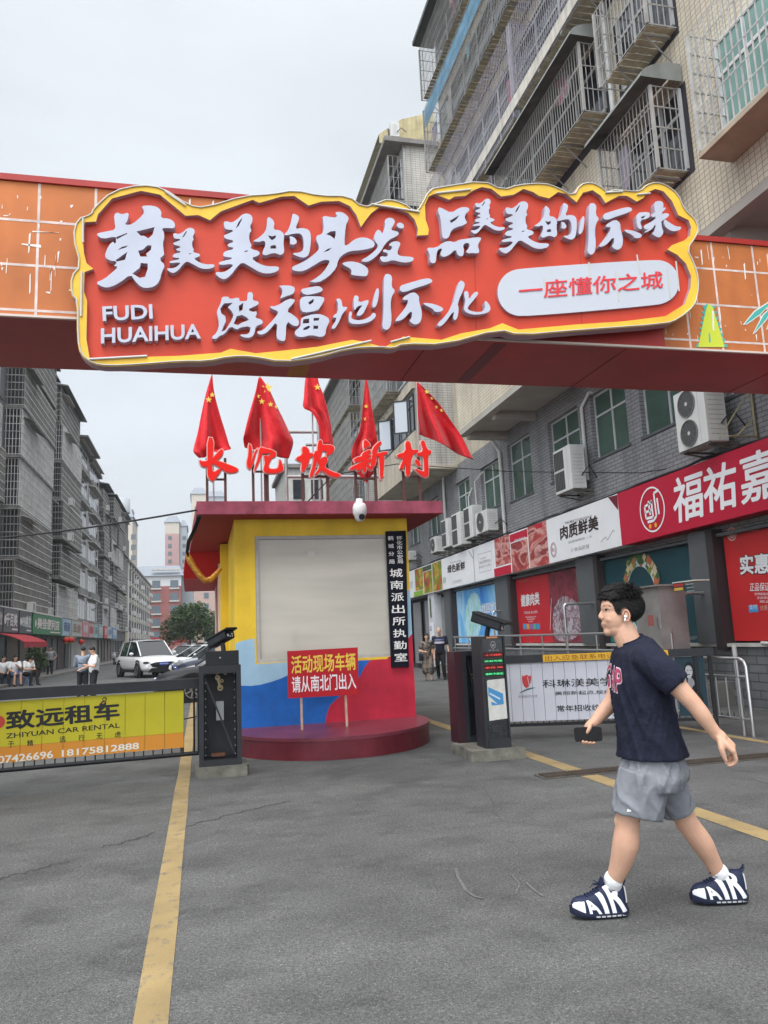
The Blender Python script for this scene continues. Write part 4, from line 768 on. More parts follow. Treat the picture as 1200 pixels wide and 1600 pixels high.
# right banner gate
RY = 10.15
zr0 = .13
qL = onZ(795, 1133, .20); qR = onZ(1118, 1122, .20)
u_ = V3((qR.x-qL.x, qR.y-qL.y, 0)).normalized(); FR = Fr((qL.x, qL.y, 0), u_, Z1)
rg = thing('banner_gate', 'barrier arm with a white beauty school banner behind the walking man', 'barrier gate', ((qL.x+qR.x)/2, (qL.y+qR.y)/2, 0))
R_ = lambda x, y: FR.px(640+x/3.75, 900+y/3.75); R2 = lambda x, y: FR.px(880+x/3.75, 900+y/3.75)
Lr = (qR-qL).length
zt0 = R_(650, 510)[1]; zt1 = R_(650, 465)[1]; b0_ = R_(700, 850)[1]
b = MB(); b.fbox(FR, -.3, Lr+.05, zt0, zt1, -.05, .05); b.build('top_rail', DK, rg)
b = MB(); b.fbox(FR, -.3, Lr+.02, b0_-.07, b0_-.03, -.03, .03)
b.build('bottom_rail', DK2, rg)
b = MB()
for k in range(42): a = -.25+k*.082; b.fbox(FR, a, a+.012, b0_-.03, b0_+.02, -.01, .0)
for x in (Lr-.22, Lr-.02): b.fbox(FR, x, x+.05, -.0 if x > Lr-.1 else b0_-.07, zt0, -.025, .025)
b.build('hanging_rod', DK2, rg)
xa = R2(655, 600)[0]; xb = R2(820, 480)[0]
b = MB(); n_ = int((xa+.25)/.155)
for k in range(n_): a = -.25+k*.155; b.fbox(FR, a+.003, a+.152, b0_, zt0-.005, .0, .012+.001*(k % 2), 0)
b.fbox(FR, -.25, xa, b0_+.01, zt0-.01, -.008, -.001, 1); b.build('banner', [M('banner_white_vinyl', (.60, .60, .65), .5, (2, .07)), M('banner_gap_grey', (.20, .20, .22), .7)], rg)
b = MB()
textq(b, '科琳渼美学', FR, R_(780, 655), R_(1190, 640), R_(778, 608), .016, 0, 0, .008); textq(b, '美丽新起点,纹绣人', FR, R_(852, 700), R_(1230, 688), R_(850, 676), .016, 0, 0, .003)
textq(b, '常年招收纹绣学员', FR, R_(865, 795), R_(1270, 782), R_(862, 758), .016, 0, 0, .012); textq(b, '科琳美学纹绣', FR, R_(636, 716), R_(748, 712), R_(636, 698), .016, 3, 0, -.004)
c = lambda l: [R_(x, y) for x, y in l]
b.poly([smooth2(c([(660, 575), (668, 590), (685, 575), (698, 588), (710, 578), (712, 610), (700, 645), (685, 658), (668, 645), (657, 610)]), 1)], FR, .015, .016, 1); b.stroke(FR, c([(690, 590), (700, 640)]), .008, .0165, 4); b.poly([smooth2(c([(636, 690), (660, 672), (700, 655), (745, 652), (700, 665), (665, 678)]), 1)], FR, .015, .016, 2)
b.build('lettering', [MATS['banner_black'], M('tulip_red', (.55, .05, .05), .5), M('leaf_dark_teal', (.04, .12, .15), .5), M('lettering_grey', (.25, .25, .3), .5), MATS['banner_white_vinyl']], rg)
b = MB(); ya, yb = zt0+.005, zt1-.005; x0_ = R_(778, 480)[0]; x1_ = x0_+1.75; b.fbox(FR, x0_, x1_, ya, yb, .051, .054, 0); text(b, '出入应急联系电话:13787533988', FR, x0_+.03, ya+.012, x1_-x0_-.06, yb-ya-.024, .0555, 1); b.build('phone_strip', [M('strip_yellow', (.75, .42, .03), .5), M('strip_text', (.25, .08, .02), .6)], rg)
# portrait panel at the right end of the gate (a plain black-and-white portrait)
b = MB(); p0 = R2(668, 800); p1 = R2(842, 480)
b.fbox(FR, xa+.02, xb, b0_, zt0-.005, -.004, .010, 0)
pc_ = lambda l: [R2(x, y) for x, y in l]
b.poly([smooth2(pc_([(700, 560), (715, 510), (740, 500), (765, 530), (775, 590), (790, 640), (800, 690), (690, 690), (695, 620)]), 1)], FR, .011, .012, 1)
b.poly([smooth2(pc_([(712, 540), (725, 522), (748, 528), (758, 560), (750, 592), (735, 602), (720, 590)]), 1)], FR, .0125, .013, 2); b.poly([smooth2(pc_([(728, 598), (748, 590), (770, 620), (765, 650), (740, 665), (728, 640)]), 1)], FR, .0125, .0128, 3); b.poly([smooth2(pc_([(698, 590), (715, 585), (720, 615), (735, 660), (725, 665), (705, 625)]), 1)], FR, .0132, .0136, 2)
b.poly([smooth2(pc_([(735, 690), (770, 625), (810, 680), (835, 790), (720, 795)]), 1)], FR, .0136, .0142, 1); b.poly([smooth2(pc_([(729, 575), (740, 572), (741, 578), (732, 581)]), 1)], FR, .0136, .0138, 1)
for ex in (722, 741): b.poly([pc_([(ex, 551), (ex+10, 549), (ex+10, 553), (ex, 555)])], FR, .0134, .0137, 1)
b.build('portrait_panel', [M('panel_dark_teal', (.012, .035, .05), .4), M('portrait_black', (.005, .005, .006), .5), M('portrait_light', (.42, .42, .43), .5), M('portrait_mid', (.24, .24, .25), .5)], rg)
# ================================================================== right-hand apartment block over the supermarket
TILEB = tile('beige_wall_tile', 'x', .125, .092, (.58, .52, .40), (.52, .46, .355), (.24, .205, .155), .007, streak=.3, offset=0)
TILEBY = tile('beige_wall_tile_end', 'y', .125, .092, (.58, .52, .40), (.52, .46, .355), (.24, .205, .155), .007, streak=.3, offset=0)
GBRK = tile('grey_painted_brick', 'x', .27, .09, (.27, .27, .275), (.215, .215, .22), (.10, .10, .105), .010, streak=.3, bump=.6)
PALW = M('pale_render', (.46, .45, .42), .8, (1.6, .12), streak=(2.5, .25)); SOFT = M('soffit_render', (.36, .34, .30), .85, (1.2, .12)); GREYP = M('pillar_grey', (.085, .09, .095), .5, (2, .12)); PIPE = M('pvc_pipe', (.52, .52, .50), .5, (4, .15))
ALU = M('alu_frame', (.42, .43, .43), .4, (5, .1)); BARM = M('cage_bar', (.31, .30, .285), .45, (3, .25)); BARG = M('cage_bar_grey', (.24, .235, .225), .5, (3, .3)); GRNG = M('green_window_glass', (.045, .085, .065), .12, (1.1, .35), spec=.8); DRKG = M('dark_window_glass', (.02, .024, .03), .08, (1, .3), spec=.8)
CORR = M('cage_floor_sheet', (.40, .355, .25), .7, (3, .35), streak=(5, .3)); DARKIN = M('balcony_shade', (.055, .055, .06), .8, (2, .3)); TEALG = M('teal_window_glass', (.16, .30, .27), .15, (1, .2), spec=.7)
RX = 9.6
FW = Fr((RX, 0, 0), -Y1, Z1)                    # street front of the lower storeys; a = -Y
rb = thing('apartment_building', 'tall beige tiled apartment block with caged balconies over grey brick and supermarket signs, right', 'apartment block', (11, 16, 0))
wins = [(10.1, 12.0, 5.65, 7.3), (13.0, 14.85, 5.65, 7.3), (15.4, 17.05, 5.65, 7.3), (17.7, 19.5, 5.58, 7.28), (20.75, 22.5, 5.57, 7.4), (23.3, 25.0, 5.65, 7.2), (26.2, 27.8, 5.65, 7.2), (30, 31.6, 5.65, 7.2), (33, 34.6, 5.65, 7.2), (36, 37.6, 5.65, 7.2)]
b = MB(); b.poly([[(-48, 3.2), (-3, 3.2), (-3, 7.9), (-48, 7.9)]]+[[(-y1, z0), (-y0, z0), (-y0, z1), (-y1, z1)] for y0, y1, z0, z1 in wins], FW, -.25, 0, 0); b.build('lower_wall', GBRK, rb)
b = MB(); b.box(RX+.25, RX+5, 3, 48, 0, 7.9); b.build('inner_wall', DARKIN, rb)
for y0, y1, z0, z1 in wins:
    b = MB(); t_ = .05; ym = (y0+y1)/2; zm = z0+(z1-z0)*.66
    for q in ((y0, y1, z1-t_, z1), (y0, y1, z0, z0+t_), (y0, y0+t_, z0+t_, z1-t_), (y1-t_, y1, z0+t_, z1-t_), (ym-.03, ym+.03, z0+t_, z1-t_), (y0+t_, ym-.03, zm-.025, zm+.025), (ym+.03, y1-t_, zm-.025, zm+.025)): b.box(RX+.12, RX+.17, *q)
    w = b.build('window', ALU, rb)
    b = MB(); b.box(RX+.14, RX+.15, y0+t_, y1-t_, z0+t_, z1-t_); b.build('pane', GRNG, w)
    b = MB(); b.box(RX-.03, RX+.1, y0-.05, y1+.05, z0-.06, z0-.002); b.build('sill', GREYP, w)
# upper storeys: bay one overhangs the street front
OX = 8.08
b = MB(); b.box(OX, 14, 2.5, 22.8, 7.9, 22.3, 0); b.build('upper_wall', TILEB, rb)
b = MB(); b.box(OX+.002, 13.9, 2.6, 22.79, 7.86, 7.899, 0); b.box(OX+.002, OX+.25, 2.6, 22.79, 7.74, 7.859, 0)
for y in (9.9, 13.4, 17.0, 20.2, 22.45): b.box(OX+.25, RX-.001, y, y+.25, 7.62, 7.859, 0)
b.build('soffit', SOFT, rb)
b = MB(); b.box(OX-.1, 14, 2.4, 22.95, 22.301, 22.6); b.build('roof', M('roof_concrete', (.20, .19, .18), .85, (2, .2)), rb)
b = MB(); b.box(RX+.0, 14, 22.801, 27.5, 7.901, 21.6, 0); b.build('recess_wall', TILEB, rb)
def cage(root, xw, xf, y0, y1, z0, z1, step=.11, rails=.40, bar=.013, mat=None, near=True, far=True, floor=True, roofs=None, brackets=True, tall=1.0):
    """security grille boxed out over a window or balcony, with its sheet floor and struts"""
    b = MB(); n = max(2, int((y1-y0)/step)); h = bar/2
    for k in range(n+1): y = y0+(y1-y0)*k/n; b.box(xf-h, xf+h, y-h, y+h, z0, z1)
    m = max(2, int((z1-z0)/rails))
    for k in range(m+1):
        z = z0+(z1-z0)*k/m; b.box(xf-h*1.6, xf-h*1.0, y0, y1, z-.011, z+.011)
        for on, y in ((near, y0), (far, y1)):
            if on: b.box(xf, xw, y-h, y+h, z-.011, z+.011)
    q = max(2, int((xw-xf)/step))
    for k in range(1, q):
        x = xf+(xw-xf)*k/q
        for on, y in ((near, y0), (far, y1)):
            if on: b.box(x-h, x+h, y-h, y+h, z0, z1)
    for y in (y0, y1): b.box(xf-.026, xf+.026, y-.026, y+.026, z0, z1)
    k = b.build('window_cage', mat or BARM, root)
    if floor:
        b = MB()
        for i in range(max(1, int((y1-y0)/.16))): y = y0+.02+i*.16; b.box(xf+.02, xw, y, y+.135, z0-.02, z0-.006+.004*(i % 2), 0)
        b.build('cage_floor', CORR, k)
    if brackets:
        b = MB(); y = y0+.2
        while y < y1: b.bar((xf+.06, y, z0-.035), (xw, y, z0-.035), .03, .03, 0, Z1); b.bar((xf+.12, y+.03, z0-.05), (xw, y+.03, z0-.48), .02, .02); y += .85
        b.build('bracket', BARG, k)
    if roofs:
        b = MB(); y = y0-.12
        P = [[(xw-.02-(xw-xf+.22)*math.sin(R(90*j/6)), yy, z1+.06+.34*math.cos(R(90*j/6))) for j in range(7)] for yy in (y0-.12, y1+.12)]
        b.grid(P, 0, True)
        for yy, s in ((y0-.12, 1), (y1+.12, -1)): b.add([(xw-.02, yy, z1+.06)]+[p for p in (P[0] if s > 0 else P[1])], [(0, j, j+1) if s > 0 else (0, j+1, j) for j in range(1, 7)])
        b.build('canopy', roofs, k)
    return k
def glazing(root, x, y0, y1, z0, z1, n, g, fr=ALU):
    b = MB()
    for k in range(n+1): y = y0+(y1-y0)*k/n; b.box(x-.03, x+.02, y-.03, y+.03, z0, z1)
    for z in (z0, z0+(z1-z0)*.7, z1): b.box(x-.028, x+.018, y0, y1, z-.03, z+.03)
    w = b.build('window', fr, root); b = MB(); b.box(x-.008, x+.004, y0, y1, z0, z1); b.build('pane', g, w); return w
GALV = M('galvanised_canopy', (.21, .22, .21), .5, (2, .25), streak=(4, .3), metal=.3)
LV = [8.62, 11.2, 14.05, 16.95, 19.72]
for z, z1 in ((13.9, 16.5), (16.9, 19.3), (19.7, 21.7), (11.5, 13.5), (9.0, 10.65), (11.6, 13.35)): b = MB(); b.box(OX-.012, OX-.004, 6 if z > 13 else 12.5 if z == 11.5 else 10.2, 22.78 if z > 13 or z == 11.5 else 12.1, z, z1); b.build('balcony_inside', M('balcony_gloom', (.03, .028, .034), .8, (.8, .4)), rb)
# dark glazed balcony fronts behind the cages
for z in LV[2:]: glazing(rb, OX-.03, 5.5, 22.6, z+.15, z+2.25, 14, DRKG)
glazing(rb, OX-.03, 12.6, 22.6, LV[1]+.7, LV[1]+2.3, 9, DRKG)
glazing(rb, OX-.03, 10.35, 11.9, 9.1, 10.6, 3, DRKG); glazing(rb, OX-.03, 6.2, 9.35, 8.75, 10.6, 5, TEALG, M('white_upvc', (.62, .63, .63), .4)); glazing(rb, OX-.03, 10.3, 11.9, 11.8, 13.3, 3, DRKG)
XF = 7.5; BARF = M('cage_bar_violet', (.27, .255, .285), .5, (3, .3))
cage(rb, OX, XF, 6.2, 9.3, 8.66, 10.66, .125, .33, .019, mat=M('cage_bar_pale', (.42, .41, .385), .5, (3, .25)), floor=False, brackets=False)
b = MB(); b.box(XF-.02, OX, 6.15, 9.34, 8.56, 8.645); b.build('cage_floor', M('cage_slab', (.36, .30, .22), .8, (2, .2)), rb)
cage(rb, OX, XF, 10.37, 12.12, 9.08, 10.62, .105, .36, roofs=GALV, floor=True)
cage(rb, OX, XF, 10.25, 11.85, 11.72, 13.3, .11, .36)
cage(rb, OX, XF, 12.5, 17.1, 11.72, 13.25, .105, .42, roofs=GALV); cage(rb, OX, XF, 17.3, 22.75, 11.5, 13.4, .11, .42, .013, mat=BARF)
cage(rb, OX, XF, 6, 15.6, 14.05, 16.4, .10, .42, .012, mat=BARF); cage(rb, OX, XF, 15.7, 22.75, 13.9, 16.4, .10, .42, .012, mat=BARF)
cage(rb, OX, XF, 6, 22.75, 16.95, 19.25, .10, .33, .011, mat=BARG); cage(rb, OX, XF, 8, 22.82, 19.72, 21.66, .10, .33, .011, mat=BARG)
b = MB(); b.box(XF-.035, XF-.02, 7.5, 19.3, 14.05, 14.36); b.build('corrugated_apron', M('apron_sheet', (.55, .52, .45), .6, (3, .2), streak=(7, .35)), rb)
b = MB(); b.box(XF+.03, XF+.05, 6, 22.7, 18.6, 19.24); b.build('blue_tarpaulin', M('blue_tarp', (.05, .30, .50), .6, (3, .3)), rb)
M('dark_canopy', (.07, .075, .075), .6, (3, .2))
b = MB(); b.box(XF-.2, OX, 6, 22.95, 21.9, 22.05); b.build('eave', MATS['dark_canopy'], rb)
b = MB(); b.box(8.3, RX, 10.0, 10.3, 5.5, 7.6); b.build('pier', PALW, rb)
b = MB(); b.tube([(7.98, 12.25, 7.9), (7.98, 12.25, 22)], .055, 10); b.tube([(RX-.08, 22.95, 4.5), (RX-.08, 22.95, 7.3), (RX-.3, 22.95, 7.7), (RX-.3, 22.95, 7.86)], .06, 10); b.tube([(RX-.08, 29.0, 4.4), (RX-.08, 29.0, 7.8)], .06, 10); b.tube([(RX-.07, 17.35, 5.2), (RX-.07, 17.35, 7.1), (RX-.07, 16.9, 7.35), (RX+.1, 16.9, 7.35)], .045, 10); b.tube([(RX-.07, 25.3, 4.7), (RX-.12, 25.3, 6.8), (RX-.07, 24.6, 7.0)], .03, 8); b.tube([(RX-.07, 26.2, 4.7), (RX-.1, 26.1, 6.4), (RX, 25.9, 6.7)], .03, 8)
b.build('drain_pipe', PIPE, rb)
# laundry behind the bars
cols = [(.36, .14, .18), (.40, .38, .37), (.10, .13, .30), (.28, .24, .30), (.12, .28, .30), (.5, .35, .15), (.3, .08, .12)]
rnd = random.Random(11)
for k in range(18):
    z = rnd.choice([11.75, 14.1, 14.1, 17.0, 17.0, 19.8, 9.15]); y = rnd.uniform(12.8, 22) if z != 9.15 else rnd.uniform(10.5, 11.8); w = rnd.uniform(.2, .5); h = rnd.uniform(.35, .85); zz = z+rnd.uniform(1.2, 1.75) if z != 9.15 else z+1.1; xx = rnd.uniform(XF+.12, XF+.32)
    P = [[(xx+.02*math.sin(j*2+i), y+w*j/6, zz-h*i/4) for j in range(7)] for i in range(5)]
    b = MB(); b.grid(P, 0, True); c = rnd.randrange(len(cols)); tag(b.build('hanging_laundry', M('laundry_%s' % 'abcdefg'[c], cols[c], .9)), 'piece of laundry hung to dry behind the bars of the right-hand balconies', 'laundry', 'laundry behind the balcony bars')
# second bay and the lower third bay farther on
b2 = thing('apartment_building', 'second tiled apartment bay with open black casements and caged balconies, behind the booth flags', 'apartment block', (9, 31, 0))
TW = tile('white_wall_tile', 'x', .2, .1, (.50, .48, .45), (.44, .43, .40), (.25, .24, .22), .01, streak=.35, offset=0); TWY = tile('white_wall_tile_end', 'y', .2, .1, (.50, .48, .45), (.44, .43, .40), (.25, .24, .22), .01, streak=.35, offset=0)
b = MB(); b.box(8.1, 14, 27.5, 35.0, 7.9, 21.3, 0); b.add([(8.1, 27.497, 7.9), (9.6, 27.497, 7.9), (9.6, 27.497, 21.3), (8.1, 27.497, 21.3)], [(0, 1, 2, 3)], 1); b.build('wall', [TW, TWY], b2)
b = MB(); b.box(7.95, 9.6, 27.4, 34, 7.75, 7.899); b.box(7.98, 8.099, 27.5, 34, 7.9, 9.25); b.box(7.98, 8.099, 27.5, 34.9, 10.95, 11.3); b.box(7.96, 8.099, 27.45, 34.95, 13.8, 14.1); b.build('balcony_band', [M('band_beige', (.45, .40, .32), .8, (2, .15), streak=(3, .3))], b2)
b = MB(); b.box(7.3, 14, 27.3, 35.2, 21.301, 21.5); b.build('roof', MATS['roof_concrete'], b2)
b = MB()
P = [[(7.2, y, 21.9), (8.2, y, 22.7), (9.6, y, 23.2)] for y in (27.8, 34.5)]; b.grid(P, 0, False); b.add([(7.2, 27.8, 21.9), (8.2, 27.8, 22.7), (9.6, 27.8, 23.2), (9.6, 27.8, 21.5), (7.2, 27.8, 21.5)], [(0, 4, 3, 2, 1)]); b.build('roof_shed', M('yellow_roof_sheet', (.42, .36, .20), .6, (3, .2), streak=(8, .35)), b2)
for z in (11.5, 14.3, 17.1, 19.0):
    cage(b2, 8.1, 7.5, 27.7 if z > 14 else 29.6, 34.8, z, z+1.9, .15, .4, .022, mat=BARG, floor=z < 18, brackets=z < 18); glazing(b2, 8.07, 27.8, 34.7, z+.1, z+1.85, 6, DRKG)
b = MB()
for k in range(9): x = 7.55+k*.16; b.box(x-.012, x+.012, 27.28, 27.3, 17.0, 18.7)
for k in range(5): z = 17.0+k*.42; b.box(7.5, 8.85, 27.265, 27.279, z-.012, z+.012)
b.build('window_cage', BARM, b2)
b = MB(); b.box(7.6, 8.8, 27.44, 27.47, 17.1, 18.6); b.build('window', DRKG, b2)
BLK = M('black_window_frame', (.02, .021, .023), .4); SKYG = M('pale_reflecting_glass', (.35, .38, .42), .05, spec=1)
glazing(b2, 8.06, 27.7, 33.5, 9.35, 10.8, 5, DRKG, BLK)
for y, a in ((28.4, 62), (31.2, 55)):
    b = MB(); d = V3((-math.sin(R(a)), math.cos(R(a)), 0)); f = Fr((8.03, y, 9.4), d, Z1)
    for q in ((0, .62, 0, .06), (0, .62, 1.3, 1.36), (0, .06, .06, 1.3), (.56, .62, .06, 1.3)): b.fbox(f, *q, -.02, .02)
    s_ = b.build('casement', BLK, b2); b = MB(); b.fbox(f, .06, .56, .06, 1.3, -.005, .005); b.build('pane', SKYG, s_)
b3 = thing('apartment_building', 'lower apartment bay far behind the booth letters, with wire cages under a dark eave', 'apartment block', (9, 42, 0))
b = MB(); b.box(8.2, 14, 37.5, 46, 0, 16.0); b.add([(8.2, 37.497, 0), (9.8, 37.497, 0), (9.8, 37.497, 16), (8.2, 37.497, 16)], [(0, 1, 2, 3)], 1); b.build('wall', [TW, TWY], b3)
b = MB(); b.box(7.2, 14, 37.2, 46.2, 16.001, 16.15); b.build('roof', MATS['roof_concrete'], b3)
for z in (5.2, 8.2, 10.8, 13.4): cage(b3, 8.2, 7.5, 37.6, 45.8, z, z+2.2, .17, .4, .026, mat=BARG)
for z in (5.2, 8.2, 10.8, 13.4): glazing(b3, 8.17, 37.7, 45.7, z+.1, z+2, 6, DRKG)
fh = thing('pale_house', 'small pale building with windows glimpsed between the posts of the roof letters', 'house', (9, 62, 0))
b = MB(); b.box(6.3, 14, 58, 66, 0, 14.6); b.build('wall', PALW, fh); b = MB(); b.box(6.0, 14.2, 57.7, 66, 14.601, 14.9); b.build('roof', MATS['roof_concrete'], fh)
for i, x in enumerate((6.9, 8.3, 9.7)):
    for z in (9.3, 12.2): b = MB(); b.box(x, x+.9, 57.93, 57.97, z, z+1.5); b.build('window', DRKG, fh)

# ---------------------------------------------------------------- supermarket fascia sign
SX = 9.2
FA = Fr((SX, 0, 0), -Y1, Z1)
A_ = lambda x, y: FA.px(x, y)
CR3 = lambda x, y: A_(620+x/5.4545, 840+y/5.4545); CR4 = lambda x, y: A_(620+x/2.069, 690+y/2.069)
zb_ = lambda a: 3.335-.0072*(-a-10.8); zt_ = lambda a: 4.52-.0067*(-a-10.6)
ss = thing('shop_fascia_sign', 'long supermarket sign running from white produce panels to a red panel with big white characters', 'shop sign', (SX, 18, 3.3))
xs = [CR3(78, 400)[0], CR3(155, 400)[0], CR3(387, 330)[0], CR3(660, 240)[0], CR3(838, 180)[0], CR4(490, 330)[0], CR4(720, 250)[0], -6.0]
WHB = M('sign_white', (.66, .66, .67), .45, (1.5, .05)); REDB = M('sign_crimson', (.42, .010, .035), .45, (1.2, .06)); INK = M('sign_ink', (.035, .022, .02), .5)
def blotch(name, cols, scale, stretch=(1, 1, 1), rough=.45, dist=1.2, detail=5):
    """printed photo of produce: irregular patches of a few colours"""
    m = bpy.data.materials.new(name); m.use_nodes = True; t = m.node_tree; N = t.nodes; L = t.links; bs = N['Principled BSDF']; bs.inputs['Roughness'].default_value = rough
    tc = N.new('ShaderNodeTexCoord'); mp = N.new('ShaderNodeMapping'); mp.inputs['Scale'].default_value = stretch; L.new(tc.outputs['Object'], mp.inputs[0])
    n = N.new('ShaderNodeTexNoise'); n.inputs['Scale'].default_value = scale; n.inputs['Detail'].default_value = detail; n.inputs['Distortion'].default_value = dist; L.new(mp.outputs[0], n.inputs['Vector'])
    r = N.new('ShaderNodeValToRGB'); e = r.color_ramp.elements
    while len(e) < len(cols): e.new(.5)
    for i, c in enumerate(cols): e[i].position = .27+.46*i/(len(cols)-1); e[i].color = (*c, 1)
    L.new(n.outputs[0], r.inputs[0]); L.new(r.outputs[0], bs.inputs['Base Color']); MATS[name] = m; return m
MEAT = blotch('meat_print', [(.07, .008, .01), (.26, .025, .025), (.36, .05, .045), (.55, .30, .26), (.20, .015, .02), (.30, .04, .035)], 1.1, (1, .8, 1.7), dist=1.6, detail=2); VEG = blotch('vegetable_print', [(.03, .10, .015), (.45, .03, .02), (.10, .22, .02), (.55, .30, .03), (.05, .07, .02)], 1.7, dist=.5, detail=2)
b = MB()
def seg(a0, a1, c, m, zz0=0.0, zz1=1.0, d=.004):
    g = lambda a, t: zb_(a)+(zt_(a)-zb_(a))*t
    b.add([FA.P(a0, g(a0, zz0), c), FA.P(a1, g(a1, zz0), c), FA.P(a1, g(a1, zz1), c), FA.P(a0, g(a0, zz1), c)], [(0, 1, 2, 3)], m)
def body(a0, a1, m):
    b.hexa([FA.P(a0, zb_(a0), -.38), FA.P(a1, zb_(a1), -.38), FA.P(a1, zt_(a1), -.38), FA.P(a0, zt_(a0), -.38), FA.P(a0, zb_(a0), 0), FA.P(a1, zb_(a1), 0), FA.P(a1, zt_(a1), 0), FA.P(a0, zt_(a0), 0)], m)
body(xs[0], xs[6]-.0, 0); body(xs[6]+.0015, xs[7], 1)
b.build('panel', [WHB, REDB], ss)
b = MB()
d = (xs[2]-xs[1])/3
for k in range(3): seg(xs[1]+d*k+.06, xs[1]+d*(k+1)-.02, .003, 0, .02 if k else .2, .98 if k != 1 else .78)
d = (xs[5]-xs[4])/3
for k, (u, v) in enumerate(((.26, 1), (.0, .74), (.0, 1))): seg(xs[4]+d*k+.03, xs[4]+d*(k+1)-.03, .003, 1, u, v)
b.build('produce_print', [VEG, MEAT], ss)
b = MB(); d = (xs[2]-xs[1])/3; seg(xs[1]-.25, xs[1]+d-.05, .004, 0, .0, .18); seg(xs[1]+d, xs[1]+2*d-.03, .004, 1, .8, .97)
d = (xs[5]-xs[4])/3; seg(xs[4]-.15, xs[4]+d-.05, .004, 2, .0, .22); seg(xs[4]+d, xs[4]+2*d, .004, 2, .77, .97); seg(xs[4]+2*d+.6, xs[5]-.3, .004, 2, .88, 1)
p = [CR4(683, 180), CR4(713, 172), CR4(716, 222)]; b.poly([p], FA, .004, .004, 3)
b.build('colour_block', [M('leaf_green_block', (.20, .36, .04), .5), M('dark_olive_block', (.06, .08, .05), .5), REDB, M('maroon_block', (.13, .012, .02), .5)], ss)
b = MB()
textq(b, '肉质鲜美', FA, CR4(530, 318), CR4(652, 284), CR4(528, 276), .004, 0, 0, .03); textq(b, 'THE MEAT IS DELICIOUS', FA, CR4(543, 268), CR4(630, 246), CR4(543, 260), .004, 1, 0, .01); textq(b, '小食品店铺', FA, CR4(562, 358), CR4(622, 344), CR4(562, 345), .004, 3, 0, 0); textq(b, '品质保障每一天', FA, CR4(555, 330), CR4(632, 310), CR4(555, 322), .004, 3)
textq(b, '绿色新鲜', FA, CR3(435, 305), CR3(582, 270), CR3(432, 240), .004, 0, 0, .03); textq(b, 'FRESH GREEN FOOD', FA, CR3(455, 222), CR3(548, 200), CR3(455, 212), .004, 1); textq(b, '天天新鲜', FA, CR3(478, 395), CR3(552, 378), CR3(478, 370), .004, 3)
textq(b, 'HAPPY', FA, CR3(712, 190), CR3(765, 175), CR3(712, 175), .004, 3); textq(b, 'SHOPPING', FA, CR3(705, 230), CR3(800, 205), CR3(703, 205), .004, 3, 0, .012); textq(b, 'ENJOY LIFE', FA, CR3(705, 270), CR3(800, 245), CR3(704, 245), .004, 3, 0, .012)
textq(b, '福祐嘉超市', FA, CR3(1003, 40), CR3(1100, 10), CR3(1002, 18), .0055, 2); b.stroke(FA, [CR4(660, 325), CR4(675, 308), CR4(682, 318), CR4(700, 285), CR4(705, 292)], .012, .004, 1); 
for l in ([CR3(692, 145), CR3(806, 112), CR3(806, 275), CR3(708, 300), CR3(692, 145)],): b.stroke(FA, l, .014, .0045, 3)
b.stroke(FA, [CR3(650, 98), CR3(668, 385)], .035, .0045, 4); b.stroke(FA, [CR3(612, 110), CR3(650, 175)], .03, .0045, 4)
c = CR4(507, 350); b.ring(FA, c[0], c[1], .17, .02, .004, 5, ry=.2); b.ring(FA, c[0], c[1], .13, .012, .004, 5, ry=.155); textq(b, '放心', FA, (c[0]-.09, c[1]-.05), (c[0]+.09, c[1]-.05), (c[0]-.09, c[1]+.06), .004, 5)
textq(b, '新鲜', FA, CR3(395, 395), CR3(420, 388), CR3(395, 340), .004, 6); textq(b, '日用百货', FA, CR3(92, 440), CR3(135, 425), CR3(92, 385), .004, 3)
b.build('small_lettering', [INK, M('sign_grey_ink', (.12, .10, .10), .5), WHB, M('sign_pale_ink', (.30, .30, .30), .5), M('seam_dark', (.04, .04, .04), .6), M('stamp_red', (.30, .03, .04), .5), M('ink_green', (.10, .28, .08), .5)], ss)
b = MB()
textq(b, '福', FA, A_(1054, 818), A_(1099, 806), A_(1052, 750), .006, 0, 0, .018); textq(b, '祐', FA, A_(1102, 802), A_(1152, 790), A_(1099, 734), .006, 0, 0, .018); textq(b, '嘉', FA, A_(1160, 788), A_(1222, 772), A_(1155, 715), .006, 0, 0, .016)
g = FA.px(1232, 760); 
for i, ch in enumerate('超市'): a = -9.05+i*1.1; text(b, ch, FA, a, 3.52, .85, .8, .006, 0, 0, .018)
b.build('main_lettering', M('main_letter_white', (.72, .72, .73), .4), ss)
b = MB(); c = A_(1019, 796); b.ring(FA, c[0], c[1], .46, .035, .006, 0, ry=.48)
L_ = lambda x, y: (c[0]+x, c[1]+y)
for l in ([(-.26, .1), (-.24, -.16), (.0, -.16)], [(-.26, .1), (.04, .16)], [(-.25, -.03), (-.02, .0)], [(.0, .2), (.02, -.16)], [(.12, .32), (.14, -.16), (.02, -.24), (-.2, -.24)], [(.12, .32), (.3, .36)], [(.22, .2), (.24, -.14)], [(-.1, .2), (-.08, -.1)]): b.stroke(FA, [L_(*p) for p in l], .055, .0065, 0)
for x in (-.12, .08): b.disc(FA, c[0]+x, c[1]-.34, .05, .007, 1)
b.build('emblem', [MATS['main_letter_white'], M('emblem_orange', (.75, .35, .03), .5)], ss)
b = MB(); rnd = random.Random(2); pts = [V3((SX+.1+rnd.uniform(-.03, .03), 34-k*.55, zt_(-(34-k*.55))+.03+rnd.uniform(0, .06))) for k in range(52)]; b.tube(pts, .025, 6); b.tube([p+V3((.12, 0, .03+.03*math.sin(i))) for i, p in enumerate(pts)], .018, 6)
tag(b.build('cable', MATS['black_rubber']), 'bundle of dusty black cables lying along the top edge of the supermarket sign', 'cable')
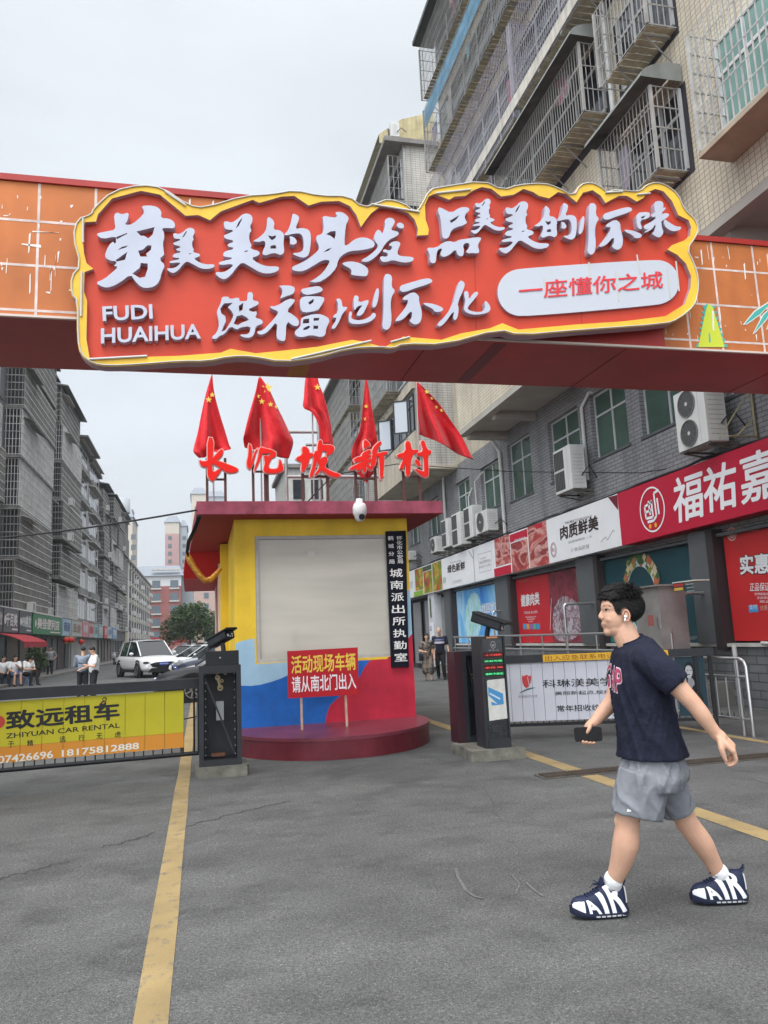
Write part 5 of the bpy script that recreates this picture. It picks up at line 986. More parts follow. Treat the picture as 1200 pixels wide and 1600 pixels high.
# ---------------------------------------------------------------- shop front below the sign
GLZ = 9.56
sf = thing('storefront', 'supermarket shop front of grey pillars over a low grey tiled wall, under the long sign', 'shop front', (9.5, 20, 0))
b = MB(); b.box(9.5, 9.62, 3, 29.2, .0, 1.06); b.build('base_wall', tile('grey_base_tile', 'x', .45, .15, (.17, .175, .18), (.14, .145, .15), (.07, .07, .075), .012, streak=.25), sf)
b = MB(); b.box(9.42, 9.66, 3, 29.2, 1.061, 1.12); b.build('ledge', PALW, sf)
for y0, y1 in ((12.75, 13.3), (17.15, 18.05), (22.65, 23.75), (28.5, 29.3)): b = MB(); b.box(9.36, 9.66, y0, y1, 1.121 if y1 < 29 else .2, 3.25, 0); b.build('pillar', GREYP, sf); b = MB(); b.box(9.355, 9.665, y0-.2, y0-.001, 1.0, 3.25, 0); b.build('pillar_return', M('pillar_brown', (.035, .028, .03), .45), sf)
b = MB(); b.box(9.45, 9.9, 3, 36, 3.1, 3.16); b.build('soffit', GREYP, sf)
b = MB(); b.box(9.62, 9.7, 3, 29.2, 1.06, 3.1); b.build('glass_wall', DRKG, sf)
SHUT = M('shutter_grey', (.21, .21, .215), .5, (2, .15)); 
b = MB()
for y0, y1 in ((29.35, 30.3), (31.6, 32.7), (33.4, 34.6), (35.2, 36.6)):
    for k in range(32): z = .25+k*.085; b.box(9.55, 9.585, y0, y1, z, z+.078)
b.build('shutter', SHUT, sf)
b = MB(); b.box(9.3, 9.62, 30.4, 31.3, .2, 3.2, 0); b.build('white_pier', M('white_pier', (.50, .51, .53), .5, (3, .08)), sf)
b = MB(); b.box(9.7, 9.8, 29.2, 37, 0, 3.2); b.build('doorway', DARKIN, sf)
b = MB(); FPp = Fr((9.28, 0, 0), -Y1, Z1); b.fbox(FPp, -31.15, -30.5, 1.2, 2.0, 0, .01, 0); text(b, '店', FPp, -31.1, 1.65, .25, .2, .012, 1, 0, .02); b.disc(FPp, -30.75, 1.35, .12, .012, 1, 16, .05); b.fbox(FPp, -31.0, -30.85, 2.2, 3.0, 0, .01, 2); b.build('door_notice', [WHB, M('notice_ink_blue', (.08, .12, .2), .5), M('notice_olive', (.10, .12, .06), .6)], sf)
FPo = Fr((GLZ, 0, 0), -Y1, Z1); PO = lambda x, y: FPo.px(x, y)
def poster(lab, y0, y1, z0=1.14, z1=3.09): return thing('window_poster', lab, 'poster', (GLZ, (y0+y1)/2, z0))
BLUEP = blotch('blue_poster_print', [(.02, .10, .42), (.03, .20, .58), (.10, .36, .68), (.35, .58, .75), (.06, .28, .62)], .55, (1, 1, .8), dist=.6)
LEAFP = blotch('splash_print', [(.10, .36, .62), (.25, .50, .68), (.45, .66, .70), (.20, .45, .35), (.6, .74, .75)], 1.6, (1, 2.2, .7), dist=1.8)
t = poster('blue shop-window poster of a water splash with white characters, left of the red meat poster', 23.95, 28.4)
b = MB(); b.fbox(FPo, -28.4, -23.95, 1.14, 3.09, -.02, 0, 0); b.poly([smooth2([(-27.4, 1.2), (-26.2, 1.25), (-25.6, 1.9), (-25.7, 2.7), (-26.3, 3.0), (-27.1, 2.7), (-27.5, 2.0)], 2)], FPo, .002, .002, 1); b.build('print', [BLUEP, LEAFP], t)
CQ = lambda x, y: PO(640+x/3.75, 900+y/3.75)
b = MB(); textq(b, '找回状态', FPo, CQ(424, 222), CQ(525, 206), CQ(422, 165), .004, 0, 0, .03); textq(b, '水动回来', FPo, CQ(430, 285), CQ(556, 272), CQ(428, 236), .004, 0, 0, .03); b.build('lettering', WHB, t)
t = poster('red shop-window poster of folded meat in line drawing, right of the blue poster', 18.15, 22.6)
REDP = M('poster_red', (.44, .020, .028), .45, (1.2, .08)); TRIPE = blotch('meat_drawing_print', [(.09, .01, .02), (.36, .33, .35), (.12, .03, .05), (.45, .43, .46), (.20, .04, .06), (.5, .48, .5)], 1.15, (1, 1.2, 1.6), dist=2.6); MEATD = blotch('dark_meat_print', [(.05, .006, .01), (.22, .03, .05), (.10, .012, .02), (.28, .10, .10)], 1.8, (1, 1, 1), dist=1.5)
xm = PO(860, 950)[0]
b = MB(); b.fbox(FPo, -22.55, xm, 1.14, 3.09, -.02, 0, 0); b.fbox(FPo, xm+.002, -18.15, 1.14, 3.09, -.02, 0, 2); b.poly([smooth2([(xm+.1, 1.2), (xm+1.1, 1.15), (-18.25, 1.5), (-18.3, 2.1), (xm+.9, 2.45), (xm+.3, 2.2), (xm+.05, 1.7)], 2)], FPo, .003, .003, 1); b.build('print', [REDP, TRIPE, MEATD], t)
b = MB(); textq(b, '健康肉类', FPo, CQ(655, 180), CQ(762, 165), CQ(652, 112), .004, 0, 0, .03); textq(b, '百姓食品 放心选购', FPo, CQ(672, 222), CQ(750, 217), CQ(672, 208), .004, 0)
for i in range(3): textq(b, ['新鲜肉类每日直供到店', '鲜肉不过夜品质保证', '安全放心'][i], FPo, CQ(680+i*8, 246+i*13), CQ(742-i*8, 242+i*13), CQ(680+i*8, 238+i*13), .004, 0)
for i in range(5): c = CQ(676+i*19, 296); b.fbox(FPo, c[0]-.13, c[0]+.13, c[1]-.08, c[1]+.08, .001, .004, 1+i % 4)
textq(b, '福祐嘉超市', FPo, CQ(640, 40), CQ(695, 32), CQ(640, 22), .004, 5); b.stroke(FPo, [CQ(832, 130), CQ(824, 320)], .02, .004, 0)
b.build('lettering', [WHB, M('icon_blue', (.05, .25, .5), .5), M('icon_orange', (.6, .25, .05), .5), M('icon_purple', (.3, .1, .35), .5), M('icon_green', (.1, .35, .2), .5), M('poster_gold', (.40, .14, .10), .5)], t)
t = poster('dark teal shop-window poster with a white oval ring and flower wreath behind the steel cabinet', 13.35, 17.1)
b = MB(); b.fbox(FPo, -16.95, -13.35, 1.14, 3.09, -.02, 0, 0); b.fbox(FPo, -16.95, -15.0, 1.14, 1.75, .001, .002, 1); b.build('print', [M('poster_teal', (.014, .055, .068), .4, (1, .3)), M('poster_teal_light', (.02, .18, .17), .4)], t)
b = MB(); c = PO(1003, 935); b.ring(FPo, c[0], c[1], .72, .14, .004, 0, ry=.86); b.build('ring', M('ring_white', (.52, .56, .58), .4), t)
rnd = random.Random(9)
for nm, mt, n in (('wreath', 'abc', 60),):
    b = MB()
    for k in range(n): an = R(rnd.uniform(20, 165)); rr = rnd.uniform(.95, 1.2); b.poly([[(c[0]+.68*rr*math.cos(an)+dx*.09, c[1]+.8*rr*math.sin(an)+dy*.12) for dx, dy in ((-1, 0), (0, -.7), (1, .2), (.2, 1))]], FPo, .006+k*.0003, .006+k*.0003, k % 4)
    b.build('wreath', [M('leaf_olive', (.18, .22, .05), .6), M('flower_pale', (.52, .42, .25), .6), M('flower_rust', (.40, .12, .06), .6), M('leaf_dark', (.04, .10, .04), .6)], t)
b = MB(); textq(b, '福祐嘉超市 欢迎您', FPo, PO(1078, 1000), PO(1098, 998), PO(1078, 994), .004); textq(b, '0元购', FPo, PO(1078, 905), PO(1084, 903), PO(1078, 858), .004, 0, 0, .01); b.build('lettering', M('poster_grey_ink', (.26, .28, .28), .5), t)
t = poster('red shop-window poster with chunky white outlined characters at the right edge of the view', 6.0, 12.5)
CS = lambda x, y: PO(1040+x/5.7125, 620+y/5.7125)
b = MB(); b.fbox(FPo, -12.5, -6, 1.16, 3.09, -.02, 0, 0); b.build('print', M('poster_scarlet', (.46, .024, .026), .45, (1, .08)), t)
b = MB(); textq(b, '实惠', FPo, CS(672, 1585), CS(925, 1570), CS(668, 1420), .003, 1, 0, .075); textq(b, '实惠', FPo, CS(672, 1585), CS(925, 1570), CS(668, 1420), .007, 0, 0, .03); text(b, '到家', FPo, -9.7, 2.28, 1.0, .42, .003, 1, 0, .075); text(b, '到家', FPo, -9.7, 2.28, 1.0, .42, .007, 0, 0, .03)
textq(b, '福祐嘉超市', FPo, CS(630, 1215), CS(832, 1195), CS(628, 1175), .004, 2, 0, .01); c = CS(592, 1225); b.disc(FPo, c[0], c[1], .13, .004, 2, 20); b.ring(FPo, c[0], c[1], .1, .02, .005, 3)
textq(b, '正品保证 低价', FPo, PO(1172, 924), PO(1222, 923), PO(1172, 911), .004, 0, 0, .004)
for i in range(3): textq(b, ['全场商品低价销售天天', '正品保证假一赔十', '欢迎惠顾'][i], FPo, PO(1179+i*4, 930+i*6), PO(1225, 930+i*6), PO(1179+i*4, 926+i*6), .004)
c0_ = PO(1171, 957); c1_ = PO(1184, 945); b.fbox(FPo, c0_[0], c1_[0], c0_[1], c1_[1], .002, .004, 4); text(b, '支付', FPo, c0_[0]+.02, c0_[1]+.05, c1_[0]-c0_[0]-.04, .09, .0055, 0); textq(b, '优惠券', FPo, PO(1188, 954), PO(1206, 953), PO(1188, 946), .004, 2)
b.build('lettering', [WHB, M('outline_dark', (.06, .012, .014), .5), M('poster_pale_ink', (.50, .34, .30), .5), MATS['poster_scarlet'], MATS['icon_blue']], t)

# ---------------------------------------------------------------- air conditioners
ACW = M('ac_white', (.56, .56, .54), .45, (2, .08), streak=(4, .12)); ACG = M('ac_grille', (.17, .17, .165), .45, (5, .1)); ACK = M('ac_black_grille', (.035, .035, .037), .5); ACB = M('ac_bracket_steel', (.13, .12, .10), .6, (6, .3))
def aircon(lab, x, y0, y1, z0, z1, depth=.36, fans=1, xwall=RX, dark=False, group='air conditioners on the right-hand wall'):
    t = thing('air_conditioner', lab, 'air conditioner', (x+depth/2, (y0+y1)/2, z0-.03), group)
    f = Fr((x, 0, 0), -Y1, Z1); w = y1-y0; h = z1-z0
    b = MB(); b.rbox(f, -y1, -y0, z0, z1, -depth, 0, .025); b.fbox(f, -y0-.22*w, -y0-.215*w, z0+.02, z1-.02, 0, .003, 1)
    for k in range(9): b.box(x+.06, x+depth-.05, y0-.002, y0, z0+h*(.12+.08*k), z0+h*(.12+.08*k)+.012, 1)
    b.build('casing', [ACW, M('ac_seam', (.30, .30, .29), .6)], t)
    for k in range(fans):
        if dark:
            b = MB(); bz = z0+h*(.06+.47*k); b.fbox(f, -y1+.04, -y1+.04+w*.55, bz, bz+h*.42, -.0, .008, 0)
            for j in range(7): b.fbox(f, -y1+.04+j*w*.09, -y1+.05+j*w*.09, bz, bz+h*.42, .0082, .014, 1)
            b.build('fan_grille', [ACK, ACG], t)
        else:
            cx = -y1+w*.42; cz = z0+h*((k+.5)/fans); r = min(w*.36, h/fans*.44)
            b = MB(); b.disc(f, cx, cz, r, .003, 2, 28)
            for q in range(12): b.ring(f, cx, cz, r*(1-q*.075), r*.022, .014, 0, 28)
            for q in range(10): an = math.pi*2*q/10; b.stroke(f, [(cx+.12*r*math.cos(an), cz+.12*r*math.sin(an)), (cx+r*math.cos(an), cz+r*math.sin(an))], .006, .0155, 0)
            b.ring(f, cx, cz, r*1.03, r*.06, .022, 0, 28, c0=0); b.disc(f, cx, cz, r*.15, .017, 1, 16); b.build('fan_grille', [ACG, ACW, ACK], t)
    b = MB()
    for y in (y0+.08, y1-.08):
        b.bar((x+.02, y, z0-.025), (xwall, y, z0-.025), .035); b.bar((x+.05, y, z0-.04), (xwall, y, z0-.38 if z0 > 5 else z0-.14), .028) if y1-y0 > 0 else None
    b.bar((x+.04, y0, z0-.02), (x+.04, y1, z0-.02), .03); b.build('bracket', ACB, t)
    b = MB(); b.tube([(x+depth*.7, y0-.01, z0+h*.3), (x+depth+.05, y0-.12, z0+h*.5), (xwall, y0-.15, z0+h*.2)], .016, 6); b.build('hose', MATS['black_rubber'], t)
    return t
aircon('large white air conditioner with two stacked round fans, right above the red sign panel', 8.9, 11.72, 12.62, 4.74, 5.87, .42, 2)
b = MB(); ya_ = 11.3
for p, q in (((RX-.05, ya_, 4.65), (RX-.05, ya_, 5.75)), ((RX-.1, ya_+.02, 5.55), (9.0, ya_+.25, 4.75)), ((RX-.1, ya_+.02, 5.0), (9.15, ya_+.05, 4.7)), ((9.0, ya_, 4.72), (RX-.05, ya_, 4.72))): b.bar(p, q, .05, .02)
tag(b.build('wall_bracket', M('bracket_olive', (.30, .27, .16), .6, (5, .2))), 'empty angle-iron bracket on the wall behind the large air conditioner', 'bracket')
aircon('white air conditioner with two black square grilles, beside the third window of the grey wall', 9.0, 17.15, 18.1, 4.95, 6.08, .38, 2, dark=True)
ACL = [((632, 857, 649, 878), 1, 'smallest and farthest air conditioner, just right of the black plaque'), ((673, 835, 692, 866), 1, 'small air conditioner at the left end of the wall cluster'), ((690, 808, 707, 859), 2, 'tall air conditioner second from left in the wall cluster'), ((706, 799, 726, 857), 2, 'tall air conditioner in the middle of the wall cluster'), ((725, 789, 745, 845), 2, 'tall air conditioner hung highest in the wall cluster'), ((743, 797, 780, 837), 1, 'single-fan air conditioner at the right end of the wall cluster, by the downpipe')]
for (xa_, ya_, xb_, yb_), fans, lab in ACL:
    X = 8.98; y1 = onX(xa_, (ya_+yb_)/2, X).y; y0 = onX(xb_-(6 if fans == 2 else 11), (ya_+yb_)/2, X).y; z1 = onX(xa_, ya_+6, X).z; z0 = onX(xa_, yb_-1, X).z
    if y1-y0 > 1.15: y0 = y1-1.1
    aircon(lab, X, y0, y1, z0, z1, .36, fans, dark=fans == 2)
t = aircon('small air conditioner on the roof edge of the second bay, high above the sign', 7.6, 27.35, 28.2, 21.55, 22.2, .35, 1, 8.2)

# ---------------------------------------------------------------- platform, railings, steel cabinet in front of the shop
b = MB(); b.box(8.45, 9.5, 12.6, 27.5, .004, .42); b.box(8.05, 8.45, 12.9, 26.5, .004, .2); struct(b.build('pavement', M('pavement_grey', (.16, .155, .145), .85, (2, .2), bump=(20, .3))))
b = MB(); X = 8.42
for z in (1.02, 1.38): b.tube([(X, 12.7, z), (X, 25.5, z)], .026, 8)
for k in range(10): y = 12.75+k*1.4; b.tube([(X, y, .2), (X, y, 1.38)], .02, 8)
tag(b.build('handrail', STL), 'long two-bar stainless handrail along the raised shop pavement', 'railing')
for px, py, px2, Y, lab in ((881, 944, 928, 17.3, 'stainless goalpost rail projecting from the pillar left of the walking man\'s head'), (1055, 928, 1107, 13.0, 'stainless goalpost rail projecting over the steel cabinet'), (770, 955, 796, 23.4, 'stainless goalpost rail beside the ticket machine camera')):
    p = onY(px, py, Y); b = MB(); b.tube([(9.36, Y, p.z), (p.x+.07, Y, p.z), (p.x+.02, Y, p.z-.02), (p.x, Y, p.z-.07), (p.x, Y, .42)], .032, 10); tag(b.build('goalpost_rail', STL), lab, 'rail')
sc = thing('steel_cabinet', 'dented stainless cabinet on the shop pavement behind the walking man', 'cabinet', (8.7, 13.1, .42))
b = MB(); f = Fr((8.25, 0, 0), -Y1, Z1); b.fbox(f, -13.6, -12.75, 1.0, 2.22, -.55, 0, 0); b.fbox(f, -13.65, -12.7, 2.221, 2.25, -.6, .06, 0); b.fbox(f, -13.55, -12.8, .42, .999, -.5, -.1, 0); b.build('body', M('dull_stainless', (.27, .26, .25), .38, (2, .25), metal=.35), sc)
b = MB(); b.fbox(f, -13.2, -13.0, 1.5, 1.7, .0005, .003); b.build('warning_label', M('faded_red_label', (.28, .09, .08), .5), sc); b = MB(); b.fbox(f, -12.84, -12.81, 1.45, 1.65, .0, .04); b.build('handle', STL, sc)
cbx = thing('carton', 'open white and yellow paper carton standing on the steel cabinet', 'carton', (8.5, 12.95, 2.25))
ya_, yb_ = onX(1052, 930, 8.45).y, onX(1088, 930, 8.45).y; zt_2 = onX(1066, 908, 8.45).z
b = MB(); b.box(8.45, 8.75, yb_, ya_, 2.251, zt_2, 0); f3 = Fr((8.449, 0, 0), -Y1, Z1); w_ = ya_-yb_
b.fbox(f3, -ya_+.02, -ya_+w_*.55, zt_2-.17, zt_2-.02, 0, .003, 2); b.fbox(f3, -ya_+.04, -ya_+w_*.5, zt_2-.09, zt_2-.04, .0032, .005, 3); b.fbox(f3, -ya_+.05, -ya_+w_*.48, zt_2-.16, zt_2-.11, .0032, .005, 1)
for k in range(4): b.fbox(f3, -ya_+w_*.62, -ya_+w_*.93, zt_2-.08-k*.06, zt_2-.06-k*.06, 0, .002, 2 if k == 3 else 4)
b.build('box', [M('carton_white', (.50, .48, .43), .8, (5, .1)), M('carton_yellow', (.50, .33, .06), .7), M('carton_black', (.03, .03, .03), .7), M('carton_red', (.35, .03, .03), .7), M('carton_grey_ink', (.25, .25, .24), .7)], cbx)
p = onZ(1178, 1152); b = MB(); q = V3((6.95, 10.9, 0)); hh = 1.02
d = (q-p).normalized()
b.tube([p, p+Z1*(hh-.1), p+Z1*(hh-.03)+d*.03, p+Z1*hh+d*.1, q+Z1*hh-d*.1, q+Z1*(hh-.1), q], .024, 10)
for z in (.22, .78): b.tube([p+Z1*z, q+Z1*z], .02, 8)
for k in range(1, 9): c = p+(q-p)*(k/9); b.tube([c+Z1*.22, c+Z1*.78], .013, 6)
c = p+d*.16; b.tube([c, c+Z1*hh], .026, 8)
tag(b.build('crowd_barrier', STL), 'stainless steel crowd barrier at the right end of the white banner gate', 'barrier')
b = MB(); b.tube([(9.3, 12.2, 1.1), (9.32, 12.2, 0)], .04, 8); b.tube([(9.4, 11.6, 1.13), (9.3, 9.5, 1.02), (9.3, 7, .9)], .03, 8); tag(b.build('water_pipe', PIPE), 'white water pipe running below the red posters at the right edge', 'pipe')
# ================================================================== left side of the street
LX = -9.5
GRYW = tile('grey_wall_tile', 'x', .2, .1, (.20, .20, .21), (.17, .17, .18), (.10, .10, .10), .012, streak=.4, offset=0); GRYWY = tile('grey_wall_tile_end', 'y', .2, .1, (.20, .20, .21), (.17, .17, .18), (.10, .10, .10), .012, streak=.4, offset=0)
CB1 = M('pale_cage_bar', (.56, .55, .53), .55, (2, .25)); CB2 = M('dull_cage_bar', (.24, .232, .215), .6, (1.5, .3)); INNER = M('balcony_inside_grey', (.255, .245, .225), .85, (.7, .35), streak=(1.5, .3)); INNER2 = M('balcony_inside_dark', (.14, .137, .13), .85, (.8, .4)); INNER3 = M('balcony_inside_tan', (.33, .31, .275), .85, (.7, .3), streak=(1.5, .35)); SLAB = M('sooty_slab', (.22, .21, .20), .85, (1.5, .3), streak=(3, .4))
def lcage(root, xw, xf, y0, y1, z0, z1, inside, bar=CB2, step=.24, rail=.42):
    """caged balcony on the left-hand blocks, with its slab and canopy"""
    b = MB(); n = max(2, int((y1-y0)/step)); h = .018
    for k in range(n+1): y = y0+(y1-y0)*k/n; b.box(xf-h, xf+h, y-h, y+h, z0, z1, 0)
    for k in range(int((z1-z0)/rail)+1): z = z0+.06+k*rail; b.box(xf+h, xf+h+.012, y0, y1, z-.02, z+.02, 1); b.box(xw, xf, y0-.014, y0+.014, z-.014, z+.014, 1)
    for k in range(5): x = xw+(xf-xw)*(k+.5)/5; b.box(x-.016, x+.016, y0-.016, y0+.016, z0, z1, 0)
    c = b.build('window_cage', [bar, CB1], root)
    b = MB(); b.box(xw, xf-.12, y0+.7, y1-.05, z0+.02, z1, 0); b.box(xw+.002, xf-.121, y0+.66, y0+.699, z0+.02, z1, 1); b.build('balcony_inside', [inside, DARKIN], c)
    b = MB(); b.box(xw, xf+.05, y0-.06, y1+.06, z0-.14, z0-.002); b.build('slab', SLAB, c)
    return c
rnd = random.Random(21)
def lblock(label, y0, y1, ztop, bays, storeys, zf=4.05, sh=2.9, wall=GRYW, roof_out=.35, xw=-10.3):
    t = thing('apartment_building', label, 'apartment block', (xw-3, (y0+y1)/2, 0), 'caged apartment blocks along the left of the street')
    b = MB(); b.box(xw-9, xw, y0, y1, 0, ztop-.25, 0); b.add([(xw-9, y0-.003, 0), (xw, y0-.003, 0), (xw, y0-.003, ztop-.25), (xw-9, y0-.003, ztop-.25)], [(0, 1, 2, 3)], 1); b.build('wall', [wall, GRYWY], t)
    b = MB(); b.box(xw-9, xw+.15, y0-.2, y1+.1, ztop-.249, ztop); b.build('roof', MATS['roof_concrete'], t)
    for (a, c, xf) in bays:
        for s in range(storeys):
            z0 = zf+s*sh; xo = xf+rnd.uniform(-.3, .15); i = rnd.random()
            lcage(t, xw, xo, a+rnd.uniform(-.1, .1), c+rnd.uniform(-.1, .1), z0, min(z0+sh-rnd.choice([.16, .16, .45]), ztop-.3), INNER if i < .45 else INNER3 if i < .75 else INNER2, CB2 if rnd.random() < .85 else CB1, .16)
            k_ = rnd.random()
            if k_ < .45:      # a small outdoor unit on the slab
                q = MB(); yy = rnd.uniform(a+.3, c-1.4); q.box(xo+.06, xo+.38, yy, yy+.8, z0-.02, z0+.52, 0); q.box(xo+.381, xo+.39, yy+.1, yy+.55, z0+.05, z0+.45, 1); q.build('air_conditioner_box', [ACW, ACG], t)
            if k_ > .35 and k_ < .7: q = MB(); yy = rnd.uniform(a+.2, c-2); q.box(xo-.11, xo-.08, yy, yy+rnd.uniform(.8, 1.8), z0+.8, z0+sh-.5); q.build('dark_opening', DARKIN, t)
            if k_ > .6: q = MB(); yy = rnd.uniform(a, a+1); q.hexa([(xo-.05, yy, z0+sh-.5), (xo+.45, yy, z0+sh-.66), (xo+.45, min(c, yy+rnd.uniform(2, 5)), z0+sh-.66), (xo-.05, min(c, yy+3), z0+sh-.5), (xo-.05, yy, z0+sh-.46), (xo+.45, yy, z0+sh-.62), (xo+.45, min(c, yy+3), z0+sh-.62), (xo-.05, min(c, yy+3), z0+sh-.46)]); q.build('canopy', rnd.choice([PALW, GALV, SLAB]), t)
            if s and rnd.random() < .5: q = MB(); yy = rnd.uniform(a, c-1); q.box(xo-.15, xo-.12, yy, yy+rnd.uniform(.4, 1), z0+.9, z0+rnd.uniform(1.4, 2)); q.build('hung_cloth', M('cloth_'+rnd.choice('abcd'), rnd.choice([(.12, .2, .38), (.38, .2, .18), (.3, .3, .28), (.42, .4, .4)]), .9), t)
        q = MB(); q.hexa([(xw, a-.2, ztop-.22), (xf+roof_out, a-.2, ztop-.34), (xf+roof_out, c+.2, ztop-.34), (xw, c+.2, ztop-.22), (xw, a-.2, ztop-.05), (xf+roof_out, a-.2, ztop-.25), (xf+roof_out, c+.2, ztop-.25), (xw, c+.2, ztop-.05)]); q.build('eave', MATS['dark_canopy'], t)
    return t
t1 = lblock('nearest caged grey apartment block on the left, above the dark and green shop signs', 34, 66, 20.4, [(36, 42.3, -10.0), (43.7, 53.0, -9.5), (53.2, 55.4, -9.9), (56.4, 65.4, -9.5)], 6, 3.75, 2.75)
t2 = thing('apartment_building', 'paler uncaged apartment block with projecting white window canopies, second on the left', 'apartment block', (-13, 74, 0), 'caged apartment blocks along the left of the street')
b = MB(); b.box(-20, -10.1, 66.2, 81.5, 0, 19.2, 0); b.add([(-20, 66.19, 0), (-10.1, 66.19, 0), (-10.1, 66.19, 19.2), (-20, 66.19, 19.2)], [(0, 1, 2, 3)], 1); b.build('wall', [M('pale_grey_render', (.42, .41, .39), .85, (1, .15), streak=(2, .35)), GRYWY], t2)
b = MB(); b.hexa([(-20, 66, 19.25), (-9.1, 66, 18.95), (-9.1, 74, 18.95), (-20, 74, 19.25), (-20, 66, 19.45), (-9.1, 66, 19.1), (-9.1, 74, 19.1), (-20, 74, 19.45)]); b.box(-20, -9.8, 74, 81.6, 18.6, 18.9); b.build('roof', MATS['roof_concrete'], t2)
for s in range(6):
    z = 3.75+s*2.6
    for y0, y1 in ((66.8, 72.6), (74.2, 80.6)):
        w = glazing(t2, -10.05, y0, y1, z+.3, z+2.0, 4, DRKG, MATS['white_upvc']); q = MB(); q.hexa([(-10.1, y0-.1, z+2.3), (-9.5, y0-.1, z+2.15), (-9.5, y1+.1, z+2.15), (-10.1, y1+.1, z+2.3), (-10.1, y0-.1, z+2.38), (-9.5, y0-.1, z+2.23), (-9.5, y1+.1, z+2.23), (-10.1, y1+.1, z+2.38)]); q.build('canopy', PALW, w)
        q = MB(); q.box(-10.1, -9.75, y0, y1, z-.25, z+.28); q.build('balcony_parapet', M('parapet_grey', (.22, .22, .21), .85, (1, .2), streak=(2, .4)), w)
lblock('third block on the left, caged and a little lower than the uncaged pale block', 82, 95, 18.6, [(82.6, 87.4, -9.6), (88.6, 94.6, -9.4)], 6, 3.6, 2.45)
t4 = lblock('fourth caged block on the left with a rounded water tank on its roof', 95.6, 109, 18.8, [(96, 101.4, -9.5), (102.6, 108.6, -9.5)], 6, 3.6, 2.45)
b = MB(); b.tube([(-10.5, 104, 18.8), (-10.5, 104, 20.6), (-10.5, 104, 20.9)], [1.5, 1.5, .4], 16); b.build('water_tank', M('tank_grey', (.42, .44, .46), .5), t4)
CREAM = M('cream_render', (.58, .51, .40), .85, (.6, .15), streak=(1, .3)); REDB_ = M('brick_red_render', (.25, .095, .085), .85, (.6, .15))
t5 = thing('apartment_building', 'long cream apartment row with white downpipes and air conditioners, farthest on the left', 'apartment block', (-13, 135, 0), 'caged apartment blocks along the left of the street')
b = MB(); b.box(-22, -10.0, 111, 160, 0, 13.2, 0); b.add([(-22, 110.99, 0), (-10, 110.99, 0), (-10, 110.99, 13.2), (-22, 110.99, 13.2)], [(0, 1, 2, 3)], 0); b.build('wall', CREAM, t5)
b = MB(); b.box(-22, -9.6, 110.7, 160.3, 13.201, 13.5); b.build('roof', MATS['roof_concrete'], t5)
for k in range(11):
    y = 112+k*4.4; q = MB(); q.tube([(-9.85, y, 0), (-9.85, y, 13.2)], .13, 6); q.build('drain_pipe', M('white_pipe', (.6, .6, .58), .5), t5)
    for s in range(5):
        z = 1.2+s*2.4; q = MB(); q.box(-9.98, -9.7, y+.9, y+2.9, z, z+1.5, 0); q.build('window_bay', INNER2, t5)
        q = MB(); q.box(-9.98, -9.45, y+.8, y+3.0, z+1.501, z+1.62); q.build('canopy', PALW, t5)
        if rnd.random() < .6: q = MB(); q.box(-9.5, -9.1, y+rnd.uniform(.5, 2.6), y+3.5, z-.1, z+.5); q.build('air_conditioner_box', ACW, t5)
# shop fronts and signs under the left blocks
lf = thing('shop_row', 'row of dark open shop fronts under the left apartment blocks', 'shop front', (-10, 60, 0))
b = MB(); b.box(-10.29, -9.9, 34, 109, 2.35, 3.7, 0); b.build('lintel', INNER2, lf)
SH = [M('shop_dark_green', (.02, .055, .045), .5, (.8, .3)), M('shop_black', (.018, .018, .02), .5), M('shop_grey_shutter', (.17, .17, .17), .6, (1, .2)), M('shop_blue_dark', (.02, .035, .06), .5), M('shop_brown', (.06, .03, .025), .6), M('shop_warm', (.14, .10, .07), .6)]
y = 34.2
while y < 108:
    w = rnd.uniform(2.2, 3.6); q = MB(); q.box(-10.29, -10.2, y, y+w-.12, .15, 2.35); q.build('shop_opening', SH[rnd.randrange(6)], lf); q = MB(); q.box(-10.29, -10.1, y+w-.12, y+w, .15, 2.34); q.build('pier', GREYP, lf); y += w
b = MB(); b.box(-22, -8.4, 33, 165, .002, .13); struct(b.build('pavement', M('left_pavement', (.17, .16, .15), .85, (1, .2))))
FLs = Fr((-9.25, 0, 0), Y1, Z1)
SG = [(-6, 4, '理发沙龙', (.05, .052, .055), (.5, .5, .5), 'black lettered hair salon sign at the far left under the first caged block'), (5, 29, '千百美', (.075, .08, .085), (.62, .6, .6), 'dark grey sign with slanted white characters above the red awning'), (30, 50, '498美发', (.055, .058, .062), (.6, .6, .58), 'darker grey sign with white numerals, left of the green sign'), (51, 97, '美佳便利店', (.02, .16, .055), (.62, .55, .52), 'wide green sign with white characters under the first caged block'),
      (98, 111, '药房', (.32, .42, .50), (.08, .12, .25), 'pale blue square sign right after the green sign'), (112, 128, '五金', (.36, .38, .35), (.25, .12, .1), 'pale grey-green sign between the blue sign and the pink signs'), (129, 138, '鲜果', (.50, .18, .2), (.6, .5, .5), 'pink and red sign in the middle of the left sign row'), (139, 147, '服饰', (.42, .3, .3), (.45, .06, .08), 'pale pink sign next to the pink and red sign'), (148, 153, '茶', (.35, .42, .42), (.1, .15, .15), 'pale green narrow sign beyond the pink signs'), (154, 161, '网吧', (.2, .32, .36), (.5, .55, .55), 'bluish sign beyond the narrow pale green sign'), (163, 168, '超市', (.45, .06, .06), (.6, .5, .5), 'red sign far along the left sign row'), (169, 175, '美甲', (.4, .4, .42), (.1, .2, .45), 'white sign next to the far red sign'), (176, 183, '家电', (.15, .28, .42), (.55, .55, .55), 'blue sign near the end of the left sign row')]
